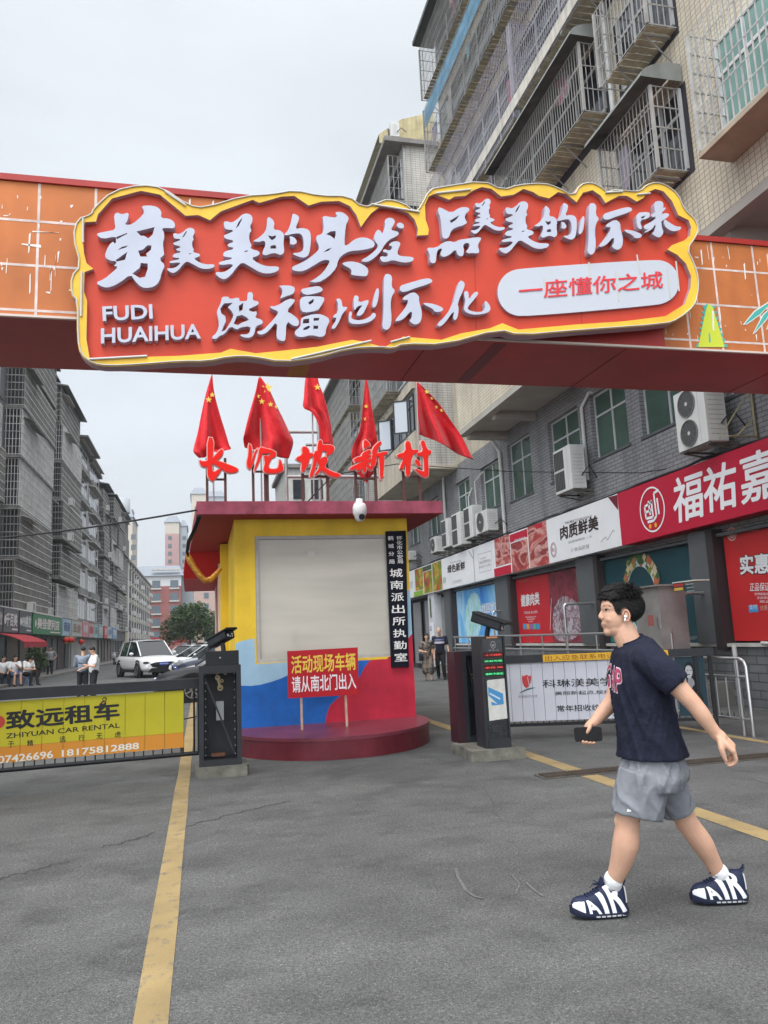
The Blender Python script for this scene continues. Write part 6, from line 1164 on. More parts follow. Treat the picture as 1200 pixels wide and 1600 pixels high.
for i, (xa, xb, s, bg, fg, lab) in enumerate(SG):
    y0 = onX(xa, 980, -9.25).y+.08; y1 = onX(xb, 980, -9.25).y-.08; z0 = 2.5; z1 = 3.68
    b = MB(); b.fbox(FLs, y0, y1, z0, z1, -.3, 0, 0); b.fbox(FLs, y0, y1, z1+.001, z1+.05, -.3, .03, 1); w = y1-y0; text(b, s, FLs, y0+w*.12, z0+.32, w*.76, .62, .02, 1, 0, .035)
    if i in (1, 2, 3): b.fbox(FLs, y0+w*.55, y1-w*.08, z0+.12, z0+.2, .004, .02, 1); b.disc(FLs, y0+w*.07, z0+.6, .22, .02, 1, 12)
    o = b.build('shop_sign', [M('signboard_%s' % 'abcdefghijklm'[i], bg, .5, (1, .1)), M('signtext_%s' % 'abcdefghijklm'[i], fg, .5)]); tag(o, lab, 'shop sign', 'shop signs along the left of the street')
b = MB(); P = [[(-9.3+1.3*k/5, y, 2.42-.45*(k/5)**1.6) for y in (39, 41, 43, 44.4)] for k in range(6)]; b.grid(P, 0, False); b.add([P[5][0], P[5][3], (P[5][3][0], 44.4, 1.72), (P[5][0][0], 39, 1.72)], [(0, 1, 2, 3)])
o = b.build('shop_awning', M('awning_cloth_red', (.36, .03, .04), .8, (1, .1))); tag(o, 'faded red cloth awning over the leftmost shop', 'awning'); mo = o.modifiers.new('thickness', 'SOLIDIFY'); mo.thickness = .02
# lanterns on a pole, potted shrub
for k, (px, py, Yl, lab) in enumerate(((103, 1000, 58, 'red lantern at the left of the lantern pair hung on the street pole'), (111, 1000, 58, 'red lantern at the right of the lantern pair hung on the street pole'), (127, 1003, 66, 'lone red lantern hung farther along the left shops'))):
    c = onY(px, py, Yl); t = thing('red_lantern', lab, 'lantern', c, 'red lanterns outside the left shops'); b = MB(); b.ell(c, (.24, .24, .19), 0, 12, 8); b.build('shade', M('lantern_red', (.60, .03, .025), .6), t); b = MB(); b.cyl(c-Z1*.26, .08, .08, 8); b.cyl(c+Z1*.18, .08, .06, 8); b.build('cap', M('lantern_gold', (.55, .35, .08), .5), t)
p0 = onY(107, 1030, 58); b = MB(); b.tube([(p0.x, 58.3, 0), (p0.x, 58.3, 2.7)], .05, 8); b.tube([(p0.x-.5, 58.25, 2.35), (p0.x+.5, 58.25, 2.35)], .03, 6); tag(b.build('lantern_pole', M('pole_grey', (.30, .29, .28), .5)), 'thin grey pole with a crossbar carrying the lantern pair', 'pole')
p0 = onY(129, 1003, 66); b = MB(); b.tube([(p0.x-1.2, 66, 2.5), (p0.x-.0, 66, 2.2)], .02, 6); tag(b.build('lantern_rod', MATS['pole_grey']), 'short rod holding the lone red lantern', 'rod')
def foliage(name, mats, parent, blobs, n, size, seed=1, flat=.5):
    """crown of leaf-sized faces scattered through several lobes"""
    r = random.Random(seed); b = MB(); tot = sum(q[1][0]*q[1][1]*q[1][2] for q in blobs)
    for c, rad in blobs:
        k_ = int(n*rad[0]*rad[1]*rad[2]/tot)
        for _ in range(k_):
            d = V3((r.gauss(0, 1), r.gauss(0, 1), r.gauss(0, 1))).normalized()*(r.random()**.38)
            p = V3(c)+V3((d.x*rad[0], d.y*rad[1], d.z*rad[2]))
            u = V3((r.gauss(0, 1), r.gauss(0, 1), r.gauss(0, flat))).normalized(); v = u.cross(V3((r.gauss(0, 1), r.gauss(0, 1), r.gauss(0, 1)))).normalized(); s = size*r.uniform(.6, 1.4)
            b.add([p-u*s, p+v*s*.45, p+u*s, p-v*s*.45], [(0, 1, 2, 3)], r.choice([0, 0, 1, 2]))
    return b.build(name, mats, parent)
LEAF = [M('leaf_mid', (.055, .095, .032), .6), M('leaf_dark_green', (.032, .062, .022), .6), M('leaf_light', (.095, .135, .05), .6)]
c = onY(56, 1043, 46); sh = thing('potted_shrub', 'leafy potted shrub standing between the sitting group and the standing man', 'shrub', (c.x, 46, .13)); foliage('foliage', LEAF, sh, [((c.x, 46, 1.25), (.55, .5, .55)), ((c.x+.2, 46, .85), (.5, .45, .4)), ((c.x-.1, 46, 1.6), (.35, .35, .3))], 1300, .07, 4); b = MB(); b.tube([(c.x, 46, .13), (c.x, 46, .5)], [.2, .26], 12); b.build('pot', M('pot_brown', (.10, .05, .035), .7), sh); b = MB(); b.tube([(c.x, 46, .5), (c.x, 46, 1.3)], .035, 6); b.build('stem', M('bark', (.075, .06, .045), .9, (8, .3)), sh)
# street tree at the end of the road
Yt = 92; tr = thing('street_tree', 'broad dark green street tree behind the parked cars left of the booth', 'tree', (-1.3, Yt, 0))
b = MB(); b.tube([(-1.3, Yt, 0), (-1.35, Yt, 1.5), (-1.2, Yt, 2.4)], [.22, .17, .13], 10)
for dx, dy, dz in ((-1.8, .5, 2.6), (1.6, -.4, 2.8), (-.6, 1, 3.4), (.7, .8, 3.2), (-2.4, -.6, 1.6), (2.2, .3, 1.6)): b.tube([(-1.3, Yt, 2.1), (-1.3+dx*.5, Yt+dy*.5, 2.2+dz*.55), (-1.3+dx, Yt+dy, 2.2+dz)], [.10, .06, .025], 6)
b.build('trunk', MATS['bark'], tr)
foliage('crown', LEAF, tr, [((-1.3, Yt, 4.6), (2.2, 1.8, 1.7)), ((-3.2, Yt, 3.4), (1.5, 1.4, 1.3)), ((.8, Yt, 3.9), (1.8, 1.4, 1.6)), ((-2.3, Yt+.4, 5.0), (1.3, 1.2, 1.0)), ((-.4, Yt, 5.7), (1.2, 1.1, .8)), ((-3.6, Yt, 2.2), (1.2, 1, .8)), ((1.6, Yt, 2.5), (1.4, 1.1, 1)), ((-1.2, Yt, 2.6), (2.3, 1.2, 1.0))], 8500, .15, 8)
foliage_far = thing('street_tree', 'smaller tree crown seen low behind the broad tree, over the car roofs', 'tree', (3.0, 110, 0)); foliage('crown', LEAF, foliage_far, [((3, 110, 3.4), (3.6, 2, 2.2)), ((6, 110, 4), (3, 2, 2.2))], 2500, .2, 3); b = MB(); b.tube([(3, 110, 0), (3, 110, 2.6)], .2, 8); b.build('trunk', MATS['bark'], foliage_far)
# buildings closing the street
Y = 175; rw = thing('apartment_building', 'white and brick-red apartment house closing the far end of the street', 'apartment block', (-8.5, Y, 0))
xa, xb = onY(226, 900, Y).x, onY(283, 900, Y).x; zt, zm = onY(250, 900, Y).z, onY(250, 916, Y).z
b = MB(); b.box(xa, xb, Y, Y+14, 0, zm, 1); b.box(xa, xb, Y, Y+14, zm+.002, zt, 0); b.box(xa-4, xa-.01, Y+6, Y+16, 0, zt-1, 1); b.box(xb+.01, xb+2.6, Y+3, Y+16, 0, zt-.5, 2); b.build('wall', [M('white_render', (.52, .52, .52), .8, (.3, .06)), REDB_, M('bluegrey_render', (.26, .29, .31), .8)], rw)
b = MB(); b.hexa([(xa-5, Y-.6, zt+.001), (xb+.6, Y-.6, zt+.001), (xb+.6, Y+15, zt+.001), (xa-5, Y+15, zt+.001), (xa-4, Y+5, zt+2.7), (xb-.5, Y+5, zt+2.7), (xb-.5, Y+9, zt+2.7), (xa-4, Y+9, zt+2.7)]); b.box(xa+1.5, xb-.3, Y-.4, Y+.8, zt+1.25, zt+1.6, 1); b.build('roof', [M('roof_blue_grey', (.20, .22, .25), .7), PALW], rw)
for k in range(2):
    for s in range(5):
        x = xa+1.6+k*3.8; z = zt-2.6-s*2.75; q = MB(); q.box(x, x+1.7, Y-.06, Y-.002, z, z+1.6); q.build('window', M('far_window', (.10, .13, .15), .3), rw); q = MB(); q.box(x-.2, x+1.9, Y-.3, Y-.07, z-.35, z-.05); q.build('sill', PALW, rw)
def tower(label, Y, px0, px1, pyt, col, colt, ztr, pyb=1000, roof='peak'):
    xa, xb = onY(px0, pyt, Y).x, onY(px1, pyt, Y).x; zt = onY((px0+px1)/2, pyt, Y).z; zs = onY(px0, ztr, Y).z
    t = thing('apartment_tower', label, 'tower block', ((xa+xb)/2, Y, 0)); b = MB(); b.box(xa, xb, Y, Y+18, 0, zs, 0); b.box(xa, xb, Y, Y+18, zs+.01, zt, 1); b.build('wall', [col, colt], t)
    b = MB(); xm = (xa+xb)/2; b.hexa([(xa-.4, Y-.4, zt+.01), (xb+.4, Y-.4, zt+.01), (xb+.4, Y+18, zt+.01), (xa-.4, Y+18, zt+.01), (xa+1, Y+5, zt+3.2), (xb-1, Y+5, zt+3.2), (xb-1, Y+12, zt+3.2), (xa+1, Y+12, zt+3.2)]); b.build('roof', MATS['roof_blue_grey'], t)
    n = int((zt-3)/3.0); w = (xb-xa)
    for c in range(max(1, int(w/4.5))):
        q = MB()
        for s in range(n): q.box(xa+1.1+c*4.5, xa+2.4+c*4.5, Y-.12, Y-.01, 2+s*3.0, 3.5+s*3.0)
        q.build('window_column', MATS['far_window'], t)
    return t
PINKT = M('tower_pink', (.40, .25, .24), .85, (.2, .05)); CRMT = M('tower_cream', (.50, .45, .38), .85, (.2, .05)); GRYT = M('tower_grey', (.33, .35, .38), .85)
tower('pink tower with a cream top standing behind the red and white house', 300, 258, 280, 816, PINKT, CRMT, 834); tower('slim grey tower joined to the right of the pink tower', 301, 280.3, 292, 822, GRYT, GRYT, 850)
tower('tall cream tower rising behind the left corner of the booth roof', 270, 299, 322, 772, CRMT, CRMT, 780); tower('grey tower behind the tall cream tower, mostly hidden by the booth letters', 290, 322.5, 352, 776, GRYT, GRYT, 790)
tower('broad pinkish slab block low behind the tree and booth', 220, 286, 352, 893, M('slab_pink', (.42, .30, .26), .85, (.2, .06)), MATS['slab_pink'], 900); tower('pale tower peeping over the end of the left-hand roofs', 230, 199, 207, 808, CRMT, GRYT, 815)
rb_ = onY(266, 999, 118); b = MB(); f = Fr((rb_.x, 117.8, 0), X1, Z1); b.fbox(f, -2.6, 2.6, rb_.z-.55, rb_.z+.35, -.3, 0, 0); text(b, '欢迎光临', f, -2.1, rb_.z-.35, 3, .5, .02, 1, 0, .03); b.fbox(f, -2.5, -2.4, 0, rb_.z-.56, -.2, -.1, 0); b.fbox(f, 2.4, 2.5, 0, rb_.z-.56, -.2, -.1, 0); tag(b.build('street_banner', [M('banner_red', (.46, .03, .04), .6), M('banner_pale', (.6, .5, .5), .6)]), 'red banner board with pale characters at the far end of the road under the tree', 'banner')
# ================================================================== cars
RUB = M('tyre_rubber', (.014, .014, .015), .7); RIM = M('alloy_rim', (.30, .30, .31), .3, metal=.8); CGL = M('car_glass', (.012, .016, .019), .06, spec=.55); CHR = M('car_chrome', (.5, .5, .5), .15, metal=1); HDL = M('headlamp', (.50, .52, .55), .08, spec=1); PLB = M('plate_blue', (.01, .05, .38), .4); BLKP = M('black_plastic', (.015, .015, .016), .5)
def make_car(name, label, paint, suv=True, plate='湘N 8K652', group='cars parked between the road and the booth'):
    H = 1.62 if suv else 1.46; zb = .95 if suv else .90; g = .26 if suv else .2
    t = thing(name, label, 'car', (0, 0, 0), group)
    st = [(2.19, .64, g+.10, .70, zb-.34), (2.12, .76, g+.03, .82, zb-.22), (1.92, .83, g, .89, zb-.13), (1.5, .84, g, .90, zb-.05), (.95, .85, g, .905, zb+.01), (0, .85, g, .91, zb+.03), (-1.1, .85, g, .91, zb+.05), (-1.75, .83, g+.02, .89, zb+.06 if suv else zb+.03), (-2.08, .76, g+.1, .83, zb+.02 if suv else zb), (-2.18, .62, g+.22, .70, zb-.2)]
    b = MB(); P = []
    for x, wb, z0, wm, zt in st:
        hh = zt-z0; half = [(wb*.6, z0), (wb, z0+.02), (wm, z0+hh*.28), (wm, z0+hh*.58), (wm*.97, z0+hh*.84), (wm*.86, zt), (wm*.4, zt+.03)]
        P.append([(x, -y, z) for y, z in half]+[(x, y, z) for y, z in half[::-1]])
    b.grid(P, 0, True, True); n = len(P[0]); b.add(P[0], [tuple(range(n))[::-1]], 0, True); b.add(P[-1], [tuple(range(n))], 0, True)
    o = b.build('body', paint, t); m = o.modifiers.new('s', 'SUBSURF'); m.levels = m.render_levels = 1
    # greenhouse
    if suv: G = [(1.28, .74, zb-.02, .72, zb), (.42, .82, zb, .62, H-.05), (-.4, .82, zb, .64, H), (-1.55, .81, zb, .61, H-.05), (-2.1, .76, zb, .64, H-.42)]
    else: G = [(1.05, .72, zb+.0, .70, zb+.02), (.15, .80, zb, .58, H-.04), (-.4, .80, zb, .60, H), (-1.0, .79, zb, .58, H-.05), (-1.85, .72, zb, .66, zb+.05)]
    b = MB(); P = [[(x, -w0, z0), (x, -w1, z1), (x, w1, z1), (x, w0, z0)] for x, w0, z0, w1, z1 in G]
    for i in range(len(P)-1):
        for j in range(3): b.add([P[i][j], P[i][j+1], P[i+1][j+1], P[i+1][j]], [(0, 1, 2, 3)])
    b.build('windows', CGL, t)
    b = MB(); R_ = [[V3((x, s*w1*1.01, z1+.012)) for s in (-1, -.5, .5, 1)] for x, w0, z0, w1, z1 in G[1:4]]
    for r in R_: r[1].z += .03; r[2].z += .03
    b.grid(R_, 0, True)
    for s in (-1, 1):
        for i, j in ((0, 1), (3, 4)): b.bar((G[i][0], s*G[i][3]*1.0, G[i][4]+.0), (G[j][0], s*G[j][3]*1.01, G[j][4]-.0), .045, .03)
        for i in (2, 3): b.bar((G[i][0], s*G[i][1]*1.005, G[i][2]), (G[i][0]+.02, s*G[i][3]*1.01, G[i][4]), .07 if i == 3 else .03, .02)
        for i in (1, 2): b.bar((G[i][0], s*G[i][3]*1.0, G[i][4]-.005), (G[i+1][0], s*G[i+1][3]*1.0, G[i+1][4]-.005), .04, .035)
    o = b.build('roof', paint, t); 
    ff = Fr((2.195, 0, 0), Y1, Z1)      # front face, n = +X
    b = MB(); b.poly([smooth2([(-.66, zb-.28), (.66, zb-.28), (.46, zb-.54), (-.46, zb-.54)], 1)], ff, -.10, .012, 0); b.poly([[(-.66, g-.02), (.66, g-.02), (.56, g+.16), (-.56, g+.16)]], ff, -.14, .008, 0); b.build('grille', BLKP, t)
    b = MB(); b.fbox(ff, -.5, .5, zb-.375, zb-.355, .0, .03); b.disc(ff, 0, zb-.43, .055, .03, 0, 12); b.build('grille_chrome', CHR, t)
    b = MB(); b.fbox(ff, -.22, .22, g+.27, g+.41, .0, .03, 0); text(b, plate, ff, -.19, g+.30, .38, .075, .032, 1); b.build('number_plate', [PLB, WHITE], t)
    for s in (-1, 1):
        b = MB(); b.ell((2.02, s*.68, zb-.29), (.17, .20, .062), 0, 14, 8, Matrix.Rotation(R(-38*s), 3, 'Z')); h_ = b.build('headlight', BLKP, t); b = MB(); b.ell((2.07, s*.67, zb-.285), (.14, .12, .042), 0, 12, 8, Matrix.Rotation(R(-38*s), 3, 'Z')); b.build('lamp', HDL, h_)
        b = MB(); b.ell((2.10, s*.66, g+.19), (.09, .11, .05)); b.build('fog_light', BLKP, t)
        b = MB(); b.ell((.78, s*.98, zb+.10), (.07, .1, .07)); b.build('mirror', paint, t)
        b = MB(); b.box(-1.6, 1.5, s*.895-.012, s*.895+.012, g-.02, g+.1); b.build('side_skirt', BLKP, t)
        for x in (1.32, -1.32):
            b = MB(); ax = V3((0, s, 0)); c = V3((x, s*.72, .335)); b.tube([c, c+ax*.20], [.335, .335], 22, 0); b.tube([c+ax*.201, c+ax*.206], [.30, .27], 22, 0)
            w = b.build('wheel', RUB, t); b = MB()
            f2 = Fr(c+ax*.207, (s*-1, 0, 0), Z1)
            b.disc(f2, 0, 0, .21, .0, 1, 20)
            for q in range(7): an = 2*math.pi*q/7; b.stroke(f2, [(.03*math.cos(an), .03*math.sin(an)), (.2*math.cos(an), .2*math.sin(an))], .04, .012, 0, .003)
            b.ring(f2, 0, 0, .225, .025, .014, 0, 22, c0=0); b.build('rim', [RIM, BLKP], w)
            b = MB(); b.ring(f2, 0, .02, .43, .085, -.03, 0, 24, c0=-.06); b.build('wheel_arch', BLKP, t)
    return t
PWH = M('car_paint_white', (.66, .66, .66), .25, coat=.6); PBK = M('car_paint_black', (.008, .008, .010), .45, spec=.25); PNV = M('car_paint_navy', (.006, .009, .024), .4, spec=.3); PSV = M('car_paint_silver', (.34, .35, .37), .25, metal=.5, coat=.6)
suv = make_car('suv', 'white SUV driving towards the gate in the middle of the left road', PWH, True, group='cars on the left road')
suv.location = (-2.72, 42.0, 0); suv.rotation_euler = (0, 0, R(-68)); suv.scale = (1.12, 1.12, 1.12)
cw = make_car('car', 'white sedan parked nose out just right of the white SUV', PWH, False, '湘N 31F07'); cw.location = (-.1, 41.5, 0); cw.rotation_euler = (0, 0, R(-152))
ck_ = make_car('car', 'black car parked nose out nearest the booth, showing only its bonnet over the gate', PBK, False, '湘N 90C18'); ck_.location = (.95, 22.6, 0); ck_.rotation_euler = (0, 0, R(-172))
cn = make_car('car', 'dark navy car parked in the row, third from the gate', PNV, True, '湘N 6D233'); cn.location = (1.25, 31.0, 0); cn.rotation_euler = (0, 0, R(-168))
cs = make_car('car', 'silver car parked behind the navy car in the row', PSV, True, '湘N 77A59'); cs.location = (1.0, 35.5, 0); cs.rotation_euler = (0, 0, R(-165))
c = copy_thing(cw, (1.45, 26.6, 0), R(-168), 'white car parked between the black and the navy car'); c = copy_thing(cw, (-1.0, 52, 0), R(-120), 'white sedan farther back behind the white SUV'); c = copy_thing(cs, (.3, 58, 0), R(-150), 'silver car far back in the row, in front of the tree'); c = copy_thing(cw, (1.2, 47, 0), R(-165), 'white car half hidden behind the silver one in the row')
# motorbike by the left kerb
p0 = onZ(178, 1032); mb_ = thing('motorbike', 'small scooter parked by the left kerb beside the white SUV', 'motorbike', (-7.6, 74, 0))
b = MB(); 
for y in (73.4, 74.7): b.tube([(-7.65, y, .28), (-7.55, y, .28)], .28, 14)
b.build('wheel', RUB, mb_); b = MB(); b.bar((-7.6, 73.6, .45), (-7.6, 74.6, .5), .24, .3); b.tube([(-7.6, 73.5, .5), (-7.6, 73.65, 1.05)], .05, 6); b.tube([(-7.9, 73.7, 1.08), (-7.3, 73.7, 1.08)], .03, 6); b.ell((-7.6, 73.45, .8), (.18, .14, .25)); b.build('body', M('scooter_white', (.4, .4, .42), .4), mb_); b = MB(); b.ell((-7.6, 74.35, .78), (.15, .42, .08)); b.build('saddle', BLKP, mb_)
# ================================================================== background people
def cap(b, p, q, r0, r1, n=12, m=0):
    p = V3(p); q = V3(q); d = (q-p).normalized() if (q-p).length > 1e-6 else Z1; pts = []; rr = []
    for k in range(4): a = R(90-22.5*k); pts.append(p-d*r0*math.sin(a)); rr.append(max(.002, r0*math.cos(a)))
    pts += [p, q]; rr += [r0, r1]
    for k in range(1, 5): a = R(22.5*k); pts.append(q+d*r1*math.sin(a)); rr.append(max(.002, r1*math.cos(a)))
    b.tube(pts, rr, n, m)
SKIN = M('skin', (.52, .30, .205), .5, (14, .05)); HAIR = M('hair_black', (.010, .009, .009), .45, (30, .3)); SOLE = M('shoe_dark', (.03, .028, .027), .6)
def figure(label, x, y, face, h, J, top, bottom, hair='short', sleeve='short', leg='long', shoe=SOLE, vox=.022, extra=None, z=0.0, topname='shirt', botname='trousers', skirt=None):
    """standing, walking or sitting person: joints in metres for a 1.70 m body (forward, left, up)"""
    s = h/1.70; f = V3((math.cos(face), math.sin(face), 0)); l = V3((-math.sin(face), math.cos(face), 0)); o = V3((x, y, z))
    D = dict(pel=(0, 0, .92), che=(.0, 0, 1.25), nec=(0, 0, 1.42), hea=(.03, 0, 1.57), shL=(0, .19, 1.37), shR=(0, -.19, 1.37), elL=(-.03, .25, 1.10), elR=(-.03, -.25, 1.10), wrL=(.08, .25, .86), wrR=(.08, -.25, .86), hiL=(0, .09, .90), hiR=(0, -.09, .90), knL=(.03, .10, .49), knR=(.03, -.10, .49), anL=(0, .11, .09), anR=(0, -.11, .09)); D.update(J)
    W = lambda k: o+(f*D[k][0]+l*D[k][1]+Z1*D[k][2])*s if isinstance(k, str) else o+(f*k[0]+l*k[1]+Z1*k[2])*s
    t = thing('person', label, 'person', (x, y, z))
    up = (W('hea')-W('nec')).normalized()
    b = MB(); cap(b, W('pel'), W('che'), .13*s, .14*s); cap(b, W('nec')-up*.05*s, W('hea'), .055*s, .06*s)
    rot = Matrix((f, l, Z1)).transposed(); b.ell(W('hea')+up*.035*s, (.095*s, .075*s, .105*s), 0, 14, 10, rot); b.ell(W('hea')+(f*.03-up*.045)*s, (.062*s, .055*s, .07*s), 0, 12, 8, rot); b.ell(W('hea')+(f*.1-up*.005)*s, (.022*s, .014*s, .022*s), 0, 8, 6)
    for q in 'LR':
        sg_ = 1 if q == 'L' else -1
        cap(b, W('che'), W('sh'+q), .09*s, .055*s); cap(b, W('sh'+q), W('el'+q), .048*s, .04*s); cap(b, W('el'+q), W('wr'+q), .039*s, .027*s); d = (W('wr'+q)-W('el'+q)).normalized(); cap(b, W('wr'+q)+d*.03*s, W('wr'+q)+d*.075*s, .034*s, .028*s)
        for k in range(4): a = W('wr'+q)+d*.09*s+(f*(k-1.5)*.017)*s; cap(b, a, a+d*.06*s+l*(-.012*sg_)*s, .010*s, .008*s, 6)
        cap(b, W('wr'+q)+d*.04*s+f*.025*s, W('wr'+q)+d*.085*s+f*.045*s, .011*s, .009*s, 6)
        cap(b, W('pel'), W('hi'+q), .11*s, .085*s); cap(b, W('hi'+q), W('kn'+q), .082*s, .055*s); cap(b, W('kn'+q), W('an'+q), .052*s, .036*s); b.ell(W('hea')+l*.078*sg_*s, (.018*s, .012*s, .03*s), 0, 8, 6, rot)
    vs, fs = remeshed(b, vox*s*.62, 2); b = MB(); b.add(vs, fs, 0, True); b.build('body', SKIN, t)
    b = MB(); cap(b, W('pel')+Z1*.03*s, W('che'), .155*s, .165*s)
    for q in 'LR':
        cap(b, W('che')+Z1*.02*s, W('sh'+q), .12*s, .075*s); e = W('sh'+q)+(W('el'+q)-W('sh'+q))*(.68 if sleeve == 'short' else 1); cap(b, W('sh'+q), e, .068*s, .066*s)
        if sleeve == 'long': cap(b, W('el'+q), W('el'+q)+(W('wr'+q)-W('el'+q))*.93, .062*s, .05*s)
    vs, fs = remeshed(b, vox*s, 2); vs = [v+V3((1, 1, 0))*.006*noise.noise(v*9) for v in vs]; b = MB(); b.add(vs, fs, 0, True); sh_ = b.build(topname, top, t)
    b = MB(); cap(b, W('pel'), W('pel')+Z1*.06*s, .15*s, .14*s)
    for q in 'LR':
        cap(b, W('pel'), W('hi'+q), .14*s, .105*s)
        if skirt: continue
        k = W('hi'+q)+(W('kn'+q)-W('hi'+q))*(1 if leg == 'long' else .8); cap(b, W('hi'+q), k, .10*s, .078*s)
        if leg == 'long': cap(b, W('kn'+q), W('kn'+q)+(W('an'+q)-W('kn'+q))*.97, .075*s, .06*s)
    if skirt:
        for q in 'LR': cap(b, W('hi'+q), W('hi'+q)+(W('kn'+q)-W('hi'+q))*skirt, .12*s, .12*s)
    vs, fs = remeshed(b, vox*s, 2); b = MB(); b.add(vs, fs, 0, True); b.build(botname, bottom, t)
    for q in 'LR':
        b = MB(); d = (W('kn'+q)-W('an'+q)).normalized(); ff_ = (f-d*f.dot(d)).normalized() if abs(f.dot(d)) < .9 else f
        a = W('an'+q); cap(b, V3((a.x, a.y, a.z))-Z1*.045*s-f*.04*s, V3((a.x, a.y, a.z))-Z1*.055*s+f*.13*s, .045*s, .036*s, 10); b.build('shoe', shoe, t)
    if hair:
        b = MB(); hc = W('hea')+(up*.055-f*.012)*s; b.ell(hc, (.100*s, .082*s, .088*s), 0, 14, 10, rot)
        if hair == 'long': b.ell(W('hea')+(-up*.09-f*.06)*s, (.06*s, .085*s, .16*s), 0, 12, 8, rot)
        if hair == 'bob': b.ell(W('hea')+(-up*.02-f*.045)*s, (.075*s, .095*s, .11*s), 0, 12, 8, rot)
        b.build('hair', HAIR, t)
    if extra: extra(t, W, s, f, l)
    return t
TSW = M('tee_white', (.62, .62, .62), .85, (6, .06)); TSG = M('top_grey', (.20, .21, .22), .85, (5, .1)); TRB = M('trousers_black', (.016, .017, .02), .85, (5, .1)); DEN = M('denim', (.06, .09, .16), .85, (9, .2)); JKT = M('jacket_bluegrey', (.17, .20, .24), .8, (5, .12))
def hold_phone(t, W, s, f, l):
    b = MB(); c = W('wrR')+f*.10*s; b.bar(c-l*.0-f*.05, c+f*.08, .07, .012); b.build('phone', BLKP, t)
p0 = onZ(78, 1057); figure('man in a grey patterned top, hands on hips, standing before the left shops', p0.x, 50, R(-75), 1.78, dict(elL=(-.05, .36, 1.13), elR=(-.05, -.36, 1.13), wrL=(.05, .2, 1.0), wrR=(.05, -.2, 1.0)), M('patterned_top', (.26, .26, .27), .85, (22, .6)), TRB)
p0 = onY(147, 1050, 24.5); t_shirt = figure('man in a white T-shirt reaching out with a phone behind the yellow banner gate', p0.x, 24.5, R(-160), 1.60, dict(elR=(.12, -.27, 1.08), wrR=(.34, -.22, 1.0), elL=(.05, .27, 1.08), wrL=(.26, .08, 1.12), hea=(.06, 0, 1.56)), TSW, TRB, extra=lambda t, W, s, f, l: None)
b = MB(); b.bar((p0.x-.30, 24.35, 1.10), (p0.x-.42, 24.25, 1.14), .07, .015); tag(b.build('phone', BLKP), 'dark phone held by the man in the white T-shirt', 'phone')
p0 = onY(129, 1050, 25.8); figure('person in a blue-grey hooded jacket seen from behind beside the man in white', p0.x, 25.8, R(80), 1.60, dict(elL=(.08, .26, 1.1), wrL=(.26, .12, 1.12), elR=(.08, -.26, 1.1), wrR=(.26, -.12, 1.12)), JKT, TRB, sleeve='long')
SIT = dict(pel=(-.05, 0, .50), che=(.02, 0, .83), nec=(.05, 0, 1.0), hea=(.10, 0, 1.14), shL=(.04, .19, .95), shR=(.04, -.19, .95), elL=(.12, .24, .68), elR=(.12, -.24, .68), wrL=(.32, .12, .58), wrR=(.32, -.12, .58), hiL=(-.02, .09, .48), hiR=(-.02, -.09, .48), knL=(.38, .12, .50), knR=(.38, -.12, .50), anL=(.40, .12, .09), anR=(.36, -.13, .09))
def stool(x, y, lab):
    t = thing('stool', lab, 'stool', (x, y, 0)); b = MB(); b.tube([(x, y, .36), (x, y, .40)], [.19, .19], 14); b.build('seat', M('stool_blue', (.10, .16, .30), .5), t)
    for k in range(4): a = R(45+90*k); q = MB(); q.bar((x+.15*math.cos(a), y+.15*math.sin(a), .359), (x+.2*math.cos(a), y+.2*math.sin(a), 0), .04); q.build('leg', MATS['stool_blue'], t)
for px, lab, fc, J, tp, bt, hr, kw, st_ in ((4, 'person in a white top sitting at the very left edge, head turned away', -60, {}, TSW, TRB, 'short', {}, 'plastic stool at the very left edge under the sitter in white'), (22, 'woman with long black hair sitting cross-armed in a pale top and denim skirt', -55, dict(wrL=(.25, .0, .85), elL=(.16, .2, .72)), TSW, DEN, 'long', dict(skirt=.75, botname='skirt'), 'plastic stool under the woman with long hair'), (43, 'man in a white shirt and black trousers sitting bent over his phone', -40, dict(hea=(.22, 0, 1.06), nec=(.12, 0, .97), che=(.06, 0, .8), anL=(.5, .12, .09), wrL=(.36, .04, .66), wrR=(.36, -.04, .66)), TSW, TRB, 'short', {}, 'plastic stool under the man bent over his phone')):
    p0 = onY(px, 1050, 38.5); D = dict(SIT); D.update(J); figure(lab, p0.x, 38.5, R(fc), 1.86, D, tp, bt, hair=hr, **kw); stool(p0.x-.06*math.cos(R(fc)), 38.5-.06*math.sin(R(fc)), st_)
# couple walking by the shops on the right
FLO = blotch('floral_dress', [(.012, .013, .016), (.02, .03, .025), (.012, .012, .014), (.20, .15, .11), (.02, .02, .02), (.34, .29, .23)], 7, dist=.4)
def stripes(t, W, s, f, l):
    b = MB(); f2 = Fr(W((.166, 0, 1.18)), -l if False else l, Z1)
    if f2.n.dot(f) < 0: f2 = Fr(W((.166, 0, 1.18)), -l, Z1)
    for z, h_, m in ((.06, .05, 0), (-.04, .07, 1)):
        P = [[W('che')+(f*.172*math.cos(R(a))+l*.178*math.sin(R(a)))*s+Z1*(z-.03+dz) for a in range(-70, 71, 10)] for dz in (0, h_)]
        b.grid(P, m, True)
    b.build('shirt_stripe', [M('stripe_blue', (.16, .18, .34), .8), M('stripe_pale', (.50, .46, .52), .8)], t)
    b = MB(); b.tube([W('wrL')+Z1*.02, W('wrL')-Z1*.28*s+f*.1], [.03, .08], 8); b.build('folded_jacket', M('jacket_navy', (.02, .025, .06), .8), t)
